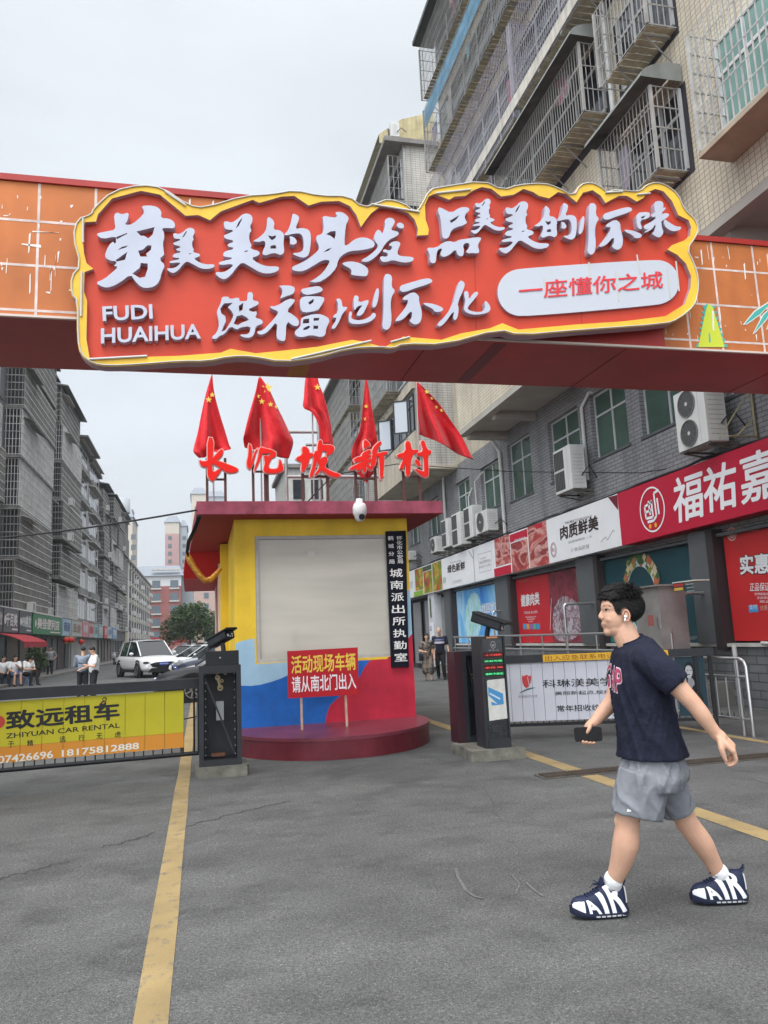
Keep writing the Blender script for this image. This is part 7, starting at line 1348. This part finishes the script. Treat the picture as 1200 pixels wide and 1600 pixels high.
p0 = onZ(690, 1062); figure('bald man in a navy shirt with two pale chest stripes by the right shops', p0.x, p0.y, R(-112), 1.72, dict(knL=(.12, .1, .49), anL=(.1, .12, .09), knR=(.05, -.1, .49), anR=(-.16, -.1, .12), wrL=(.1, .3, .84)), M('shirt_navy', (.015, .018, .035), .85, (6, .1)), TRB, hair=None, extra=stripes)
def bag(t, W, s, f, l):
    b = MB(); c = W((-.02, -.26, .88)); b.rbox(Fr(c, f, Z1), -.16, .16, -.14, .12, -.05, .05, .05); b.build('handbag', M('bag_navy', (.012, .014, .03), .5), t); b = MB(); b.tube([c+Z1*.1+f*.1, W('shR')+Z1*.06, c+Z1*.1-f*.1], .012, 6); b.build('bag_strap', MATS['bag_navy'], t)
p1 = onZ(670, 1064); figure('woman in a dark floral dress with a shoulder bag, walking beside the bald man', p1.x, p1.y, R(-105), 1.55, dict(knL=(.1, .1, .49), anL=(.12, .1, .09), anR=(-.12, -.1, .11), elR=(.06, -.27, 1.08), wrR=(.24, -.1, 1.05)), FLO, FLO, hair='bob', skirt=1.35, topname='dress_top', botname='dress_skirt', shoe=M('sandal_tan', (.25, .15, .09), .6), extra=bag)
# ================================================================== the young man walking past in front
from mathutils.bvhtree import BVHTree
PV = V3((.515, .857, 0)).normalized(); PRt = V3((PV.y, -PV.x, 0)); PD = 4.594
def pp(px, py, d=0.0):
    r_ = ray(px, py); return CAM + r_*((PD+d)/r_.dot(PV))
FWD = (-.95*PRt-.31*PV).normalized(); LFT = Z1.cross(FWD).normalized()       # walking direction and his left (towards the camera)
man = thing('person', 'young man in navy T-shirt and grey shorts striding left with a phone in hand', 'person', (2.37, 3.94, 0))
def loft(b, rings, n=28, m=0, capped=True):
    """rings of (centre, axis a, half a, axis b, half b)"""
    P = [[c+a*(ha*math.cos(2*math.pi*k/n))+bb*(hb*math.sin(2*math.pi*k/n)) for k in range(n)] for c, a, ha, bb, hb in rings]
    b.grid(P, m, True, True)
    if capped: b.add(P[0], [tuple(range(n))[::-1]], m, True); b.add(P[-1], [tuple(range(n))], m, True)
def chain(b, pts, n=14):
    """limb through (point, radius) pairs"""
    P = [V3(p) for p, r in pts]; Rr = [r for p, r in pts]
    def cr(a, i, f):
        g = lambda j: a[max(0, min(len(a)-1, j))]
        return (g(i)*2+(g(i+1)-g(i-1))*f+(g(i-1)*2-g(i)*5+g(i+1)*4-g(i+2))*(f*f)+(g(i)*3-g(i-1)-g(i+1)*3+g(i+2))*(f**3))*.5
    q = []; rr = []
    for i in range(len(P)-1):
        for k in range(5): q.append(cr(P, i, k/5)); rr.append(cr(Rr, i, k/5))
    q.append(P[-1]); rr.append(Rr[-1]); d0 = (q[0]-q[1]).normalized(); d1 = (q[-1]-q[-2]).normalized()
    for k in (1, 2, 3): a = R(26*k); q.insert(0, P[0]+d0*Rr[0]*math.sin(a)); rr.insert(0, Rr[0]*math.cos(a)); q.append(P[-1]+d1*Rr[-1]*math.sin(a)); rr.append(Rr[-1]*math.cos(a))
    b.tube(q, rr, n)
def smoothed(b, vox, it=4, fac=.5):
    vs, fs = remeshed(b, vox, it, fac); o = MB(); o.add(vs, fs, 0, True); return o
# ---- skin: head, neck, arms with hands, legs as one continuous body
HF = (-.985*PRt-.17*PV).normalized(); HL = Z1.cross(HF).normalized(); HO = pp(974, 963, -.0)-HL*.03
HO = pp(974, 963)
def hp(px, py, l=0.0): return HO+(HF*((974-px)*.00374)+Z1*((963-py)*.00374)+HL*l)
Hrot = Matrix((HF, HL, Z1)).transposed()
b = MB()
b.ell(hp(975.5, 946), (.103, .075, .086), 0, 28, 18, Hrot)              # skull
b.ell(hp(958, 948), (.060, .066, .058), 0, 24, 16, Hrot)              # forehead
b.ell(hp(962, 965), (.075, .068, .096), 0, 28, 18, Hrot)              # face
b.ell(hp(949.5, 985), (.0255, .032, .026), 0, 20, 12, Hrot)            # chin
b.ell(hp(961, 981), (.052, .056, .046), 0, 20, 12, Hrot)              # jaw
b.ell(hp(947.5, 973.5), (.027, .033, .024), 0, 20, 12, Hrot)          # muzzle
for s in (-1, 1): b.ell(hp(953.5, 967, .036*s), (.030, .026, .026), 0, 16, 10, Hrot)                                                # cheek
chain(b, [(hp(945, 951.5), .009), (hp(942.4, 957), .0105), (hp(940.2, 962), .0125), (hp(945, 965.5), .012)], 12)                      # nose
for s in (-1, 1): b.ell(hp(942.8, 964.3, .0125*s), (.011, .008, .0075), 0, 10, 8, Hrot)
b.ell(hp(943.4, 973.0, 0), (.0105, .023, .0062), 0, 12, 8, Hrot); b.ell(hp(944.6, 978.0, 0), (.0105, .020, .0068), 0, 12, 8, Hrot); b.ell(hp(948.5, 968.5, 0), (.021, .028, .022), 0, 14, 10, Hrot); b.ell(hp(949.2, 980, 0), (.0225, .028, .020), 0, 14, 10, Hrot)     # lips
for s in (-1, 1): chain(b, [(hp(944.4, 948.2, .012*s), .0085), (hp(947, 947.4, .034*s), .0085), (hp(954, 949, .053*s), .007)], 10)   # brow ridge
chain(b, [(pp(973, 980), .064), (pp(977, 992), .068), (pp(983, 1004), .070), (pp(991, 1018), .078)], 18)                             # neck
SH_L = pp(1024, 1042, -.20); EL_L = pp(1084, 1100, -.22); WR_L = pp(1120, 1147, -.20)
chain(b, [(SH_L, .050), (pp(1052, 1066, -.215), .054), (pp(1070, 1085, -.22), .048), (EL_L, .044), (pp(1098, 1118, -.22), .042), (pp(1110, 1135, -.21), .034), (WR_L, .030)], 16)
SH_R = pp(985, 1040, .17); EL_R = pp(958, 1093, .16); WR_R = pp(929, 1128, .09)
chain(b, [(SH_R, .05), (pp(968, 1064, .19), .056), (EL_R, .047), (pp(944, 1111, .13), .042), (WR_R, .031)], 16)
chain(b, [(pp(1019, 1150, 0), .095), (pp(1020, 1195, 0), .095)], 20); chain(b, [(pp(991, 1022), .065), (pp(1000, 1060), .095), (pp(1014, 1150), .10)], 20)
chain(b, [(SH_L, .048), (pp(1000, 1045), .075), (SH_R, .048)], 16)
# legs
chain(b, [(pp(1008, 1208, -.07), .09), (pp(995, 1245, -.095), .092), (pp(982.5, 1272, -.10), .067), (pp(980.5, 1290, -.10), .063), (pp(977.5, 1318, -.09), .069), (pp(970, 1348, -.07), .057), (pp(960, 1375, -.05), .042), (pp(956, 1393, -.03), .034)], 18)
chain(b, [(pp(1030, 1208, .08), .09), (pp(1050, 1240, .12), .088), (pp(1065, 1268, .15), .065), (pp(1075, 1287, .17), .060), (pp(1097, 1318, .21), .061), (pp(1111, 1342, .24), .048), (pp(1121, 1362, .26), .043), (pp(1132, 1381, .285), .034)], 18)
for x, y, d_, r_ in ((965, 1284, -.10, .026), (1060, 1288, .175, .024)): b.ell(pp(x+6, y, d_), (.040, .036, .044), 0, 14, 10)      # kneecaps
# left hand, swinging back, half curled
def hand(b, wr, dirv, palm, thumb, curl=.5, s=1.0, spread=.9):
    """wr: wrist, dirv: towards the knuckles, palm: the way the palm faces, thumb: side of the thumb"""
    dirv = V3(dirv).normalized(); palm = V3(palm); palm = (palm-dirv*palm.dot(dirv)).normalized(); th = dirv.cross(palm)
    if th.dot(V3(thumb)) < 0: th = -th
    chain(b, [(wr-dirv*.01, .029*s), (wr+dirv*.02*s, .030*s)], 12)
    for k in range(4):
        o = th*(.033-.0222*k)*s
        chain(b, [(wr+dirv*.012*s+o*.55, .017*s), (wr+dirv*.05*s+o*.9, .0165*s), (wr+dirv*.088*s+o, .0135*s)], 10)
        kn = wr+dirv*.09*s+o; L_ = (.042, .046, .043, .034)[k]*s; d = dirv; p = kn; pts = [(p, .0100*s)]
        for j, (q, c_) in enumerate(((1, .55), (.62, .9), (.5, .7))):
            d = (Quaternion(th if th.cross(d).dot(palm) > 0 else -th, c_*curl*(1+.12*k)) @ d); p = p+d*L_*q; pts.append((p, (.0090, .0083, .0072)[j]*s))
        chain(b, pts, 8)
    t0 = wr+dirv*.02*s+th*.024*s; t1 = t0+(dirv*.55+th*.55+palm*.45).normalized()*.042*s; t2 = t1+(dirv*.8+th*.12+palm*.5).normalized()*.032*s; t3 = t2+(dirv*.9+palm*.45).normalized()*.024*s
    chain(b, [(t0, .016*s), (t1, .0135*s), (t2, .0115*s), (t3, .0088*s)], 8)
hd = (pp(1146, 1170, -.19)-WR_L).normalized()
hand(b, WR_L, hd, (-PRt*.80-Z1*.55+PV*.25), (-Z1*.5-PRt*.5-PV*.4), .95, 1.12)
# right hand round the phone: palm behind it, thumb across the front, fingertips under the lower edge
pc = pp(919, 1147, .055); ph_r = (pp(939, 1156, .055)-pp(899, 1157, .055)).normalized(); ph_u = Z1
ph_n = -PV
chain(b, [(WR_R, .030), (pc+ph_r*.005+PV*.028+Z1*.034, .027), (pc+PV*.028-Z1*.008, .024)], 12)
for k in range(4):
    x = ph_r*(.028-.019*k); chain(b, [(pc+x*.8+PV*.03+Z1*.01, .013), (pc+x+PV*.026-Z1*.03, .011), (pc+x*1.05+PV*.006-Z1*(.0535-.002*abs(k-1)), .0098), (pc+x*1.1-PV*.013-Z1*(.047-.003*k), .0078)], 8)
chain(b, [(WR_R+Z1*-.005, .02), (pc+ph_r*.016+Z1*.050+PV*.0, .0145), (pc+ph_r*.012+Z1*.036-PV*.019, .0125), (pc-ph_r*.002+Z1*.012-PV*.021, .0098)], 8)
BODY = smoothed(b, .0040, 5)
SKM = M('skin_main', (.55, .325, .225), .5, (7, .12), bump=(160, .12, .002)); SKM.node_tree.nodes['Principled BSDF'].inputs['Subsurface Weight'].default_value = .25; SKM.node_tree.nodes['Principled BSDF'].inputs['Subsurface Scale'].default_value = .008
body = BODY.build('body', SKM, man)
# face details lie on the skin: traced on his visible side, mirrored to the other
bb = BVHTree.FromPolygons([V3(v) for v in BODY.v], BODY.f)
def onface(l, off):
    o = []
    for x, y in l:
        r_ = ray(x, y).normalized(); h = bb.ray_cast(CAM, r_); p = h[0]+h[1]*off if h[0] else hp(x, y); o.append(p)
    return o
def mark(name, m, polys, off, parent=man):
    b = MB()
    for l in polys:
        p = onface(l, off); b.add(p, [tuple(range(len(p)))]); q = [v-HL*(2*(v-HO).dot(HL)) for v in p]; b.add(q, [tuple(range(len(q)))[::-1]])
    return b.build(name, m, parent)
eye = mark('eye', M('eye_white', (.50, .46, .44), .25), [[(945.2, 952.6), (947.2, 951.6), (949.6, 951.9), (951.4, 953.2), (949.4, 954.2), (946.8, 954.3)]], .0012)
mark('iris', M('iris_dark', (.012, .008, .007), .1), [[(945.7, 952.2), (947.6, 951.6), (948.7, 952.2), (948.6, 953.9), (947.0, 954.4), (945.9, 953.6)]], .0018, eye)
mark('eyelid', M('lash_dark', (.015, .011, .010), .6), [[(944.6, 952.4), (946.9, 950.6), (950.0, 951.0), (952.6, 953.2), (949.8, 952.0), (947.2, 951.7)]], .0024, eye)
mark('eyebrow', HAIR, [[(942.6, 947.6), (944.0, 945.9), (948.5, 944.8), (952.5, 945.8), (955.2, 948.2)], [(942.6, 947.6), (955.2, 948.2), (951.0, 947.2), (946.5, 947.1)]], .0022)
mark('nostril', M('nostril_dark', (.10, .035, .025), .8), [[(941.2, 966.4), (943.0, 965.9), (944.2, 966.7), (942.6, 967.2)]], .0012)
mark('lips', M('lip_skin', (.46, .22, .175), .4), [smooth2([(939.4, 974.6), (940.8, 972.9), (943.8, 973.6), (947.6, 975.9), (943.6, 975.9)], 2), smooth2([(940.4, 976.9), (943.8, 976.4), (947.4, 976.3), (944.6, 978.7), (941.6, 979.3)], 2)], .0012)
b = MB()
for s in (-1, 1):
    er = Matrix(((HF*.98+HL*.18*s), (HL*s-HF*.2*s*s), Z1)).transposed()
    c0 = hp(975, 962.5, .073*s); rim = []
    for k in range(13):
        a = R(-150+25*k+20); rim.append(c0+HF*(-.017*math.cos(a)+.001)+Z1*(.031*math.sin(a))+HL*s*(.010+.004*math.cos(a)))
    b.tube(rim, [.0045]*13, 8); b.ell(c0-HF*.002+HL*s*.004, (.013, .006, .024), 0, 14, 10, Hrot); b.ell(c0-Z1*.026+HF*.004+HL*s*.008, (.0085, .006, .010), 0, 10, 8, Hrot); b.ell(c0+HF*.011-Z1*.004+HL*s*.008, (.005, .005, .008), 0, 8, 6, Hrot)
b.build('ear', M('ear_skin', (.55, .30, .21), .5), man)
b = MB(); c0 = hp(973.2, 964, .088); b.ell(c0, (.009, .007, .009), 0, 14, 10); chain(b, [(c0, .0055), (c0+HF*.006-Z1*.022+HL*.002, .0045)], 8)
tag(b.build('earbud', M('earbud_white', (.72, .72, .72), .2)), 'white wireless earbud in the ear of the young man', 'earbud')
# hair: short dark sides that follow the skull, tousled long top swept forward
HAIRLINE = [(939, 937), (945, 936.5), (951, 938), (956.5, 942), (959.5, 949), (961.5, 957.5), (965.5, 958), (966.5, 951), (971, 947), (978, 949), (983, 958), (985.5, 968), (990, 975), (999, 976), (1022, 955), (1012, 896), (934, 896)]
def inside(x, y, l):
    c = False
    for i in range(len(l)):
        (x0, y0), (x1, y1) = l[i-1], l[i]
        if (y0 > y) != (y1 > y) and x < (x1-x0)*(y-y0)/(y1-y0)+x0: c = not c
    return c
def side(p): q = V3(p)-HO; return 974-q.dot(HF)/.00374, 963-q.z/.00374, q.dot(HL)
rnd = random.Random(4); BN = [V3() for _ in BODY.v]
for f in BODY.f:
    n_ = (V3(BODY.v[f[1]])-V3(BODY.v[f[0]])).cross(V3(BODY.v[f[2]])-V3(BODY.v[f[0]]))
    for i in f: BN[i] += n_
b2 = MB(); idx = {}; roots = []
for f in BODY.f:
    c = sum((V3(BODY.v[i]) for i in f), V3())/len(f)
    if c.z < HO.z-.09 or (c-HO).length > .3: continue
    x, y, w = side(c)
    if not inside(x+(noise.noise(c*90))*1.1, y+noise.noise(c*80+V3((7, 0, 0)))*1.1, HAIRLINE): continue
    q = []
    for i in f:
        if i not in idx:
            n_ = BN[i].normalized(); x, y, w = side(BODY.v[i]); top = max(0, min(1, (941-y)/16))*max(0, min(1, (1001-x)/12)); p = V3(BODY.v[i])+n_*(.005+.005*top)+V3((0, 0, .008))*top
            idx[i] = len(b2.v); b2.v.append(tuple(p)); roots.append((p, n_, top, x, w))
        q.append(idx[i])
    b2.f.append(tuple(q)); b2.m.append(0); b2.sm.append(True)
for p, n_, top, x, w in roots*3:
    if rnd.random() < .45: continue
    fw = max(-.7, min(1, (984-x)/26))
    j = V3((rnd.gauss(0, 1), rnd.gauss(0, 1), rnd.gauss(0, 1)))*.28
    g = noise.noise(p*38)*.9
    if top > .25:
        L_ = rnd.uniform(.022, .048)*(.6+.4*top)*(1+.6*g); d = (n_*.38+HF*(.95*fw+g*.6)+HL*(g*.7)+j*.45).normalized(); e_ = p+d*L_+HF*L_*.35*fw-Z1*L_*.30
    else:
        L_ = rnd.uniform(.010, .020); d = (n_*.30-Z1*.8-HF*.45+j*.5).normalized(); e_ = p+d*L_
    b2.tube([p-n_*.004, p+d*L_*.55+n_*.001, e_], [.0040, .0030, .0006] if top > .25 else [.0022, .0016, .0005], 4, 0, False)
b2.build('hair', M('hair_main', (.009, .008, .008), .58, (60, .35)), man)
# ---- T-shirt
def ax(yaw):
    f = (-math.cos(R(yaw))*PRt-math.sin(R(yaw))*PV).normalized(); return f, Z1.cross(f).normalized()
RG = [(989, 1003, .072, .090, 24), (992, 1010, .100, .150, 24), (996, 1019, .128, .195, 24), (1000, 1034, .146, .215, 25), (1001, 1055, .160, .212, 25), (1002, 1078, .156, .198, 24), (1005, 1105, .154, .196, 23), (1009.5, 1130, .158, .198, 21), (1014, 1155, .166, .204, 20), (1018.5, 1182, .176, .212, 20)]
b = MB(); rings = []
for px, py, ha, hb, yaw in RG: f, l = ax(yaw); rings.append((pp(px, py), f, ha, l, hb))
f, l = ax(24); rings[0] = (pp(985, 999), f-Z1*.42, .064, l, .088); rings[1] = (pp(990, 1006.5), f-Z1*.30, .097, l, .145)
loft(b, rings, 36)
chain(b, [(pp(1012, 1030, -.16), .085), (pp(1032, 1046, -.205), .084), (pp(1044, 1058, -.215), .083)], 22)
d = (pp(1058, 1070, -.22)-pp(1040, 1052, -.215)).normalized(); n1 = d.orthogonal().normalized(); n2 = d.cross(n1)
loft(b, [(pp(1036, 1048, -.212), n1, .084, n2, .084), (pp(1050, 1062, -.218), n1, .082, n2, .082), (pp(1059, 1071, -.22), n1, .081, n2, .081)], 24)
a0 = pp(985, 1034, .19); a1 = pp(968, 1062, .20); d = (a1-a0).normalized(); n1 = d.orthogonal().normalized(); n2 = d.cross(n1); loft(b, [(pp(995, 1028, .14), n1, .08, n2, .08), (a0, n1, .084, n2, .084), (a1, n1, .082, n2, .082)], 24)
TS = smoothed(b, .009, 5)
def folds(vs, amp, sx, sz, seed, y0=None, fall=None):
    o = []
    for v in vs:
        v = V3(v); c = pp(1006, 1090); r = V3((v.x-c.x, v.y-c.y, 0)); r = r.normalized() if r.length else r
        a = math.atan2(r.dot(LFT), r.dot(FWD))
        cz = lambda q: (1-abs(noise.noise(q))*1.7)
        k = .8*noise.noise(V3((a*sx+v.z*1.8, v.z*sz, seed)))+.9*max(0, cz(V3((a*sx*1.1+v.z*4.2, v.z*sz*.55-a*.8, seed+5))))**3+.6*max(0, cz(V3((a*sx*1.5-v.z*5.5, v.z*sz*.8, seed+9))))**3-.5
        w = fall(v) if fall else 1.0
        o.append(v+r*amp*w*k)
    return o
TS.v = [tuple(v) for v in folds(TS.v, .013, 2.3, 3.4, 2.0, fall=lambda v: min(1, max(.25, (1.50-v.z)/.35)))]
NAVY = M('tee_navy', (.0085, .0105, .024), .88, (40, .12), bump=(8, .8, .035))
tee = TS.build('t_shirt', NAVY, man)
bv = BVHTree.FromPolygons([V3(v) for v in TS.v], TS.f)
f_, l_ = ax(30)
def chest(u, v, off):
    """u across the chest (-1 his right .. 1 his left), v up (0..1); lies on the cloth"""
    a = R(-46+36*(u+1)); py = 1079-42*v+5*u; c = pp(1002, py); d = f_*math.cos(a)+l_*math.sin(a)
    h = bv.ray_cast(c+d*.5, -d)
    return (h[0]+h[1]*off) if h[0] else c+d*.18
def dense(mb, cuts):
    bm = bmesh.new(); vs = [bm.verts.new(v) for v in mb.v]
    for f in mb.f:
        try: bm.faces.new([vs[i] for i in f])
        except ValueError: pass
    bmesh.ops.triangulate(bm, faces=bm.faces[:])
    for _ in range(cuts):
        e = [e for e in bm.edges if e.calc_length() > .09]
        if e: bmesh.ops.subdivide_edges(bm, edges=e, cuts=1); bmesh.ops.triangulate(bm, faces=[f for f in bm.faces if len(f.verts) > 3])
    bm.verts.index_update(); o = MB(); o.v = [tuple(v.co) for v in bm.verts]; o.f = [tuple(v.index for v in f.verts) for f in bm.faces]; bm.free(); return o
def decal(b, s, u0, u1, v0, v1, fun, off, m=0, fat=0.0):
    t_ = MB(); text(t_, s, Fr((0, 0, 0), X1, Y1), 0, 0, 1, 1, 0, 0, 0, fat)
    t_ = dense(t_, 4)
    b.add([fun(u0+(u1-u0)*x, v0+(v1-v0)*y, off+z) for x, y, z in t_.v], t_.f, m)
b = MB()
for k, ch in enumerate('GAP'): decal(b, ch, -.98+k*.66, -.98+k*.66+.60, .02, .98, chest, .0035, 0, .055); decal(b, ch, -.93+k*.66, -.93+k*.66+.50, .07, .93, chest, .0060, 1, .012)
b.build('chest_print', [M('print_pale', (.55, .45, .50), .8), M('print_pink', (.34, .045, .10), .8)], tee)
b = MB(); f, l = ax(24); c = [pp(985, 999.5)+(f-Z1*.42)*.063*math.cos(2*math.pi*k/28)+l*.087*math.sin(2*math.pi*k/28) for k in range(29)]; b.tube(c, .0065, 8, 0, False); b.build('collar', NAVY, tee)
# ---- shorts
b = MB(); f, l = ax(19)
loft(b, [(pp(1018, 1172), f, .142, l, .172), (pp(1018.5, 1190), f, .158, l, .190), (pp(1019, 1212), f, .176, l, .205), (pp(1019, 1230), f, .15, l, .19)], 32)
def leg(p0, p1, r0, r1, e=1.0):
    d = (p1-p0).normalized(); a = (FWD-d*FWD.dot(d)).normalized(); c = d.cross(a); loft(b, [(p0, a, r0, c, r0), (p0+(p1-p0)*.5, a, (r0+r1)/2*1.02, c, (r0+r1)/2), (p1, a, r1*e, c, r1)], 28)
leg(pp(1004, 1205, -.08), pp(995.5, 1275, -.10), .125, .130, 1.02); leg(pp(1030, 1203, .09), pp(1060, 1268, .145), .122, .100, 1.0)
SHT = smoothed(b, .009, 4)
SHT.v = [tuple(v) for v in folds(SHT.v, .016, 2.6, 5.5, 11.0)]
GREYS = M('shorts_grey', (.17, .178, .197), .6, (18, .06), bump=(11, .9, .012))
sho = SHT.build('shorts', GREYS, man)
bs_ = BVHTree.FromPolygons([V3(v) for v in SHT.v], SHT.f)
def onmesh(bvh, px, py, off=.003):
    r_ = ray(px, py).normalized(); h = bvh.ray_cast(CAM, r_); return (h[0]-r_*off) if h[0] else pp(px, py)
b = MB(); b.add([onmesh(bs_, *q) for q in ((979.5, 1268.5), (986, 1268.2), (986, 1265), (983.5, 1265.6), (982, 1263.8), (980, 1264.5))], [tuple(range(6))]); b.build('small_logo', WHITE, sho)
# ---- socks and sneakers
SOCK = M('sock_white', (.66, .66, .67), .9, (60, .1), bump=(120, .4, .003))
def sock(pts, sw):
    b = MB(); chain(b, pts, 20); o = smoothed(b, .006, 3); k = o.build('sock', SOCK, man); bv_ = BVHTree.FromPolygons([V3(v) for v in o.v], o.f)
    m = MB(); x, y, s = sw; m.add([onmesh(bv_, x+q[0]*s, y+q[1]*s, .002) for q in ((-5, -3), (-3.6, .6), (-1.5, 1.4), (6, -2), (-1, .1), (-3, -.4))], [(0, 1, 5), (1, 2, 4, 5), (2, 3, 4)]); m.build('sock_mark', M('sock_mark_navy', (.02, .022, .05), .8), k)
sock([(pp(958.5, 1374, -.05), .0505), (pp(957, 1385, -.035), .046), (pp(956, 1394, -.03), .038)], (960, 1391, 1.0)); sock([(pp(1124, 1363, .26), .050), (pp(1129, 1373, .275), .046), (pp(1133, 1382, .285), .038)], (1121, 1370, 1.0))
SNV = M('sneaker_navy', (.010, .016, .045), .6, (30, .1)); SWT = M('sneaker_white', (.66, .66, .67), .5, (20, .06)); SSL = M('sneaker_sole_navy', (.014, .018, .04), .6); SPL = M('sneaker_clear_unit', (.42, .42, .42), .2)
def sneaker(heel, toe, lift, lab_side):
    """heel and toe: ground points; lift: toe raise in metres"""
    ft = (toe-heel); L_ = ft.length; d = V3((ft.x, ft.y, 0)).normalized(); side = -d.cross(Z1)
    if side.dot(-PV) < 0: side = -side          # towards the camera
    W = lambda s: .0555*(1-max(0, (s-.72)/.28)**2.2*.75)*(1-max(0, (.12-s)/.12)**2*.45)*(1.0+.06*math.sin(s*6))
    base = lambda s: .006+lift*max(0, (s-.55)/.45)**1.6+.012*max(0, (.08-s)/.08)
    prof = [(0, .118), (.06, .140), (.16, .142), (.26, .137), (.36, .142), (.44, .134), (.54, .112), (.66, .092), (.78, .080), (.88, .072), (.95, .060), (1, .040)]
    def H(s):
        for (a, h0), (c, h1) in zip(prof[:-1], prof[1:]):
            if s <= c: k = (s-a)/(c-a); k = k*k*(3-2*k); return h0+(h1-h0)*k
        return prof[-1][1]
    def P(s, th, off=0.0):
        w = W(s)+off; h = H(s)+off; c_, s_ = math.cos(th), math.sin(th)
        return heel+d*(s*L_)+side*(w*(1 if c_ > 0 else -1)*abs(c_)**.62*(1-.16*max(0, s_)**2.2*(1 if s < .5 else 1.4)))+Z1*(base(s)+.017+h*max(0, s_)**.85)
    b = MB(); b.grid([[P(i/26*.99+.005, math.pi*j/20) for j in range(21)] for i in range(27)], 0, True); b.add([P(.005, math.pi*j/20) for j in range(21)], [tuple(range(21))], 0, True); b.add([P(.995, math.pi*j/20) for j in range(21)], [tuple(range(21))[::-1]], 0, True)
    up = b.build('sneaker_upper', SNV, man)
    b = MB(); P2 = []
    for i in range(27):
        s = i/26; w = W(s)+.006; h = .025+.012*max(0, (s-.8)/.2); x = heel+d*((s*1.03-.015)*L_)+Z1*base(s); P2.append([x-side*w*.9, x-side*w+Z1*h*.5, x-side*w+Z1*h, x+side*w+Z1*h, x+side*w+Z1*h*.5, x+side*w*.9])
    b.grid(P2, 0, False, True); b.add(P2[0], [tuple(range(6))[::-1]]); b.add(P2[-1], [tuple(range(6))])
    for i in range(7):
        if i in (0, 1, 2, 3, 4, 5): s = .08+i*.095; b.add([heel+d*((s+q)*L_)+side*(W(s+q)+.0075)*.985+Z1*(base(s+q)+z) for q, z in ((0, .008), (.07, .008), (.07, .016), (0, .016))], [(0, 3, 2, 1), (0, 1, 2, 3)], 1)
    b.build('sneaker_sole', [SSL, SPL], up)
    b = MB()
    for sgn in (1, -1):
        fun = lambda u, v, off: P(1-u, (v*1.30) if sgn > 0 else math.pi-v*1.30, off)
        for k, (ch, u0, u1, v1) in enumerate((('A', .255, .485, .66), ('I', .53, .61, .84), ('R', .665, .955, .97))):
            t_ = MB(); text(t_, ch, Fr((0, 0, 0), X1, Y1), 0, 0, 1, 1, 0, 0, 0, .035); t_ = dense(t_, 4)
            b.add([fun((u0+(u1-u0)*(x if sgn > 0 else 1-x)-.13*(y-.1)), v1*y+.0, .0040) for x, y, z in t_.v], [q if sgn < 0 else q[::-1] for q in t_.f], 0)
        b.grid([[P(.80+.195*i/6, th if sgn > 0 else math.pi-th, .002) for th in (.06, .3, .55, .8)] for i in range(7)], 0, True)
        b.grid([[P(.004+.042*i/3, th if sgn > 0 else math.pi-th, .003) for th in (.25, .5, .8, 1.1)] for i in range(4)], 0, True)
    b.build('sneaker_lettering', SWT, up)
    b = MB()
    for k in range(5): s = .50+k*.055; b.tube([P(s, math.pi/2-.35, .003), P(s+.012, math.pi/2, .008), P(s, math.pi/2+.35, .003)], .0035, 6)
    c = P(.47, math.pi/2, .01)
    for q, z in ((1, .018), (-1, .014)): b.tube([c, c+d*.016+side*q*.024+Z1*z, c+d*.030+side*q*.014+Z1*.002, c+side*q*.004], .0026, 5)
    b.tube([c, c+d*.04+side*.02+Z1*.006, c+d*.055+side*.014-Z1*.012], .0024, 5)
    b.tube([P(.03, 1.3, -.002), P(.0, 1.4, .0)+Z1*.022-d*.006, P(.0, math.pi/2, .0)+Z1*.034-d*.008, P(.0, 1.75, .0)+Z1*.022-d*.006, P(.03, 1.85, -.002)], .0052, 6); b.grid([[P(.36+.1*i/3, math.pi/2+(j-2)*.22, .0)+Z1*(.032*(1-i/3))+d*(.012*(1-i/3)) for j in range(5)] for i in range(4)], 0, True)
    b.build('sneaker_lace', SNV, up)
hL = onZ(978, 1433)+PV*.05; tL = onZ(893, 1441)+PV*.05; sneaker(hL, tL, .022, 1)
hR = onZ(1167, 1413)+PV*.05; tR = onZ(1083, 1418)+PV*.05; sneaker(hR+V3((0, 0, .004)), tR, .012, 1)
# ---- phone
b = MB(); f2 = Fr(pc, ph_r, Z1)
l2 = []
for cx, cy, t in ((.064, -.028, -90), (.064, .028, 0), (-.064, .028, 90), (-.064, -.028, 180)):
    for k in range(5): l2.append((cx+.012*math.cos(R(t+22.5*k)), cy+.012*math.sin(R(t+22.5*k))))
b.poly([l2], f2, -.0045, .0045, 0, 1); b.poly([inset(l2, -.0035)], f2, .0047, .0049, 2)
tag(b.build('smartphone', [M('phone_black', (.006, .006, .007), .2), M('phone_edge', (.35, .35, .36), .3, metal=.8), M('phone_screen', (.004, .004, .005), .05, spec=1)]), 'black smartphone held sideways in the right hand of the young man', 'phone')
# ================================================================== thin haze over the street
b = MB(); b.box(-260, 260, -25, 420, -1, 95); hz_ = b.build('haze', M('haze_air', (.8, .85, .9)))
m = MATS['haze_air']; N = m.node_tree.nodes; N.remove(N['Principled BSDF']); v = N.new('ShaderNodeVolumePrincipled'); v.inputs['Color'].default_value = (.86, .90, .95, 1); v.inputs['Density'].default_value = .0005; v.inputs['Anisotropy'].default_value = .2
m.node_tree.links.new(v.outputs[0], N['Material Output'].inputs['Volume']); struct(hz_, 'stuff')
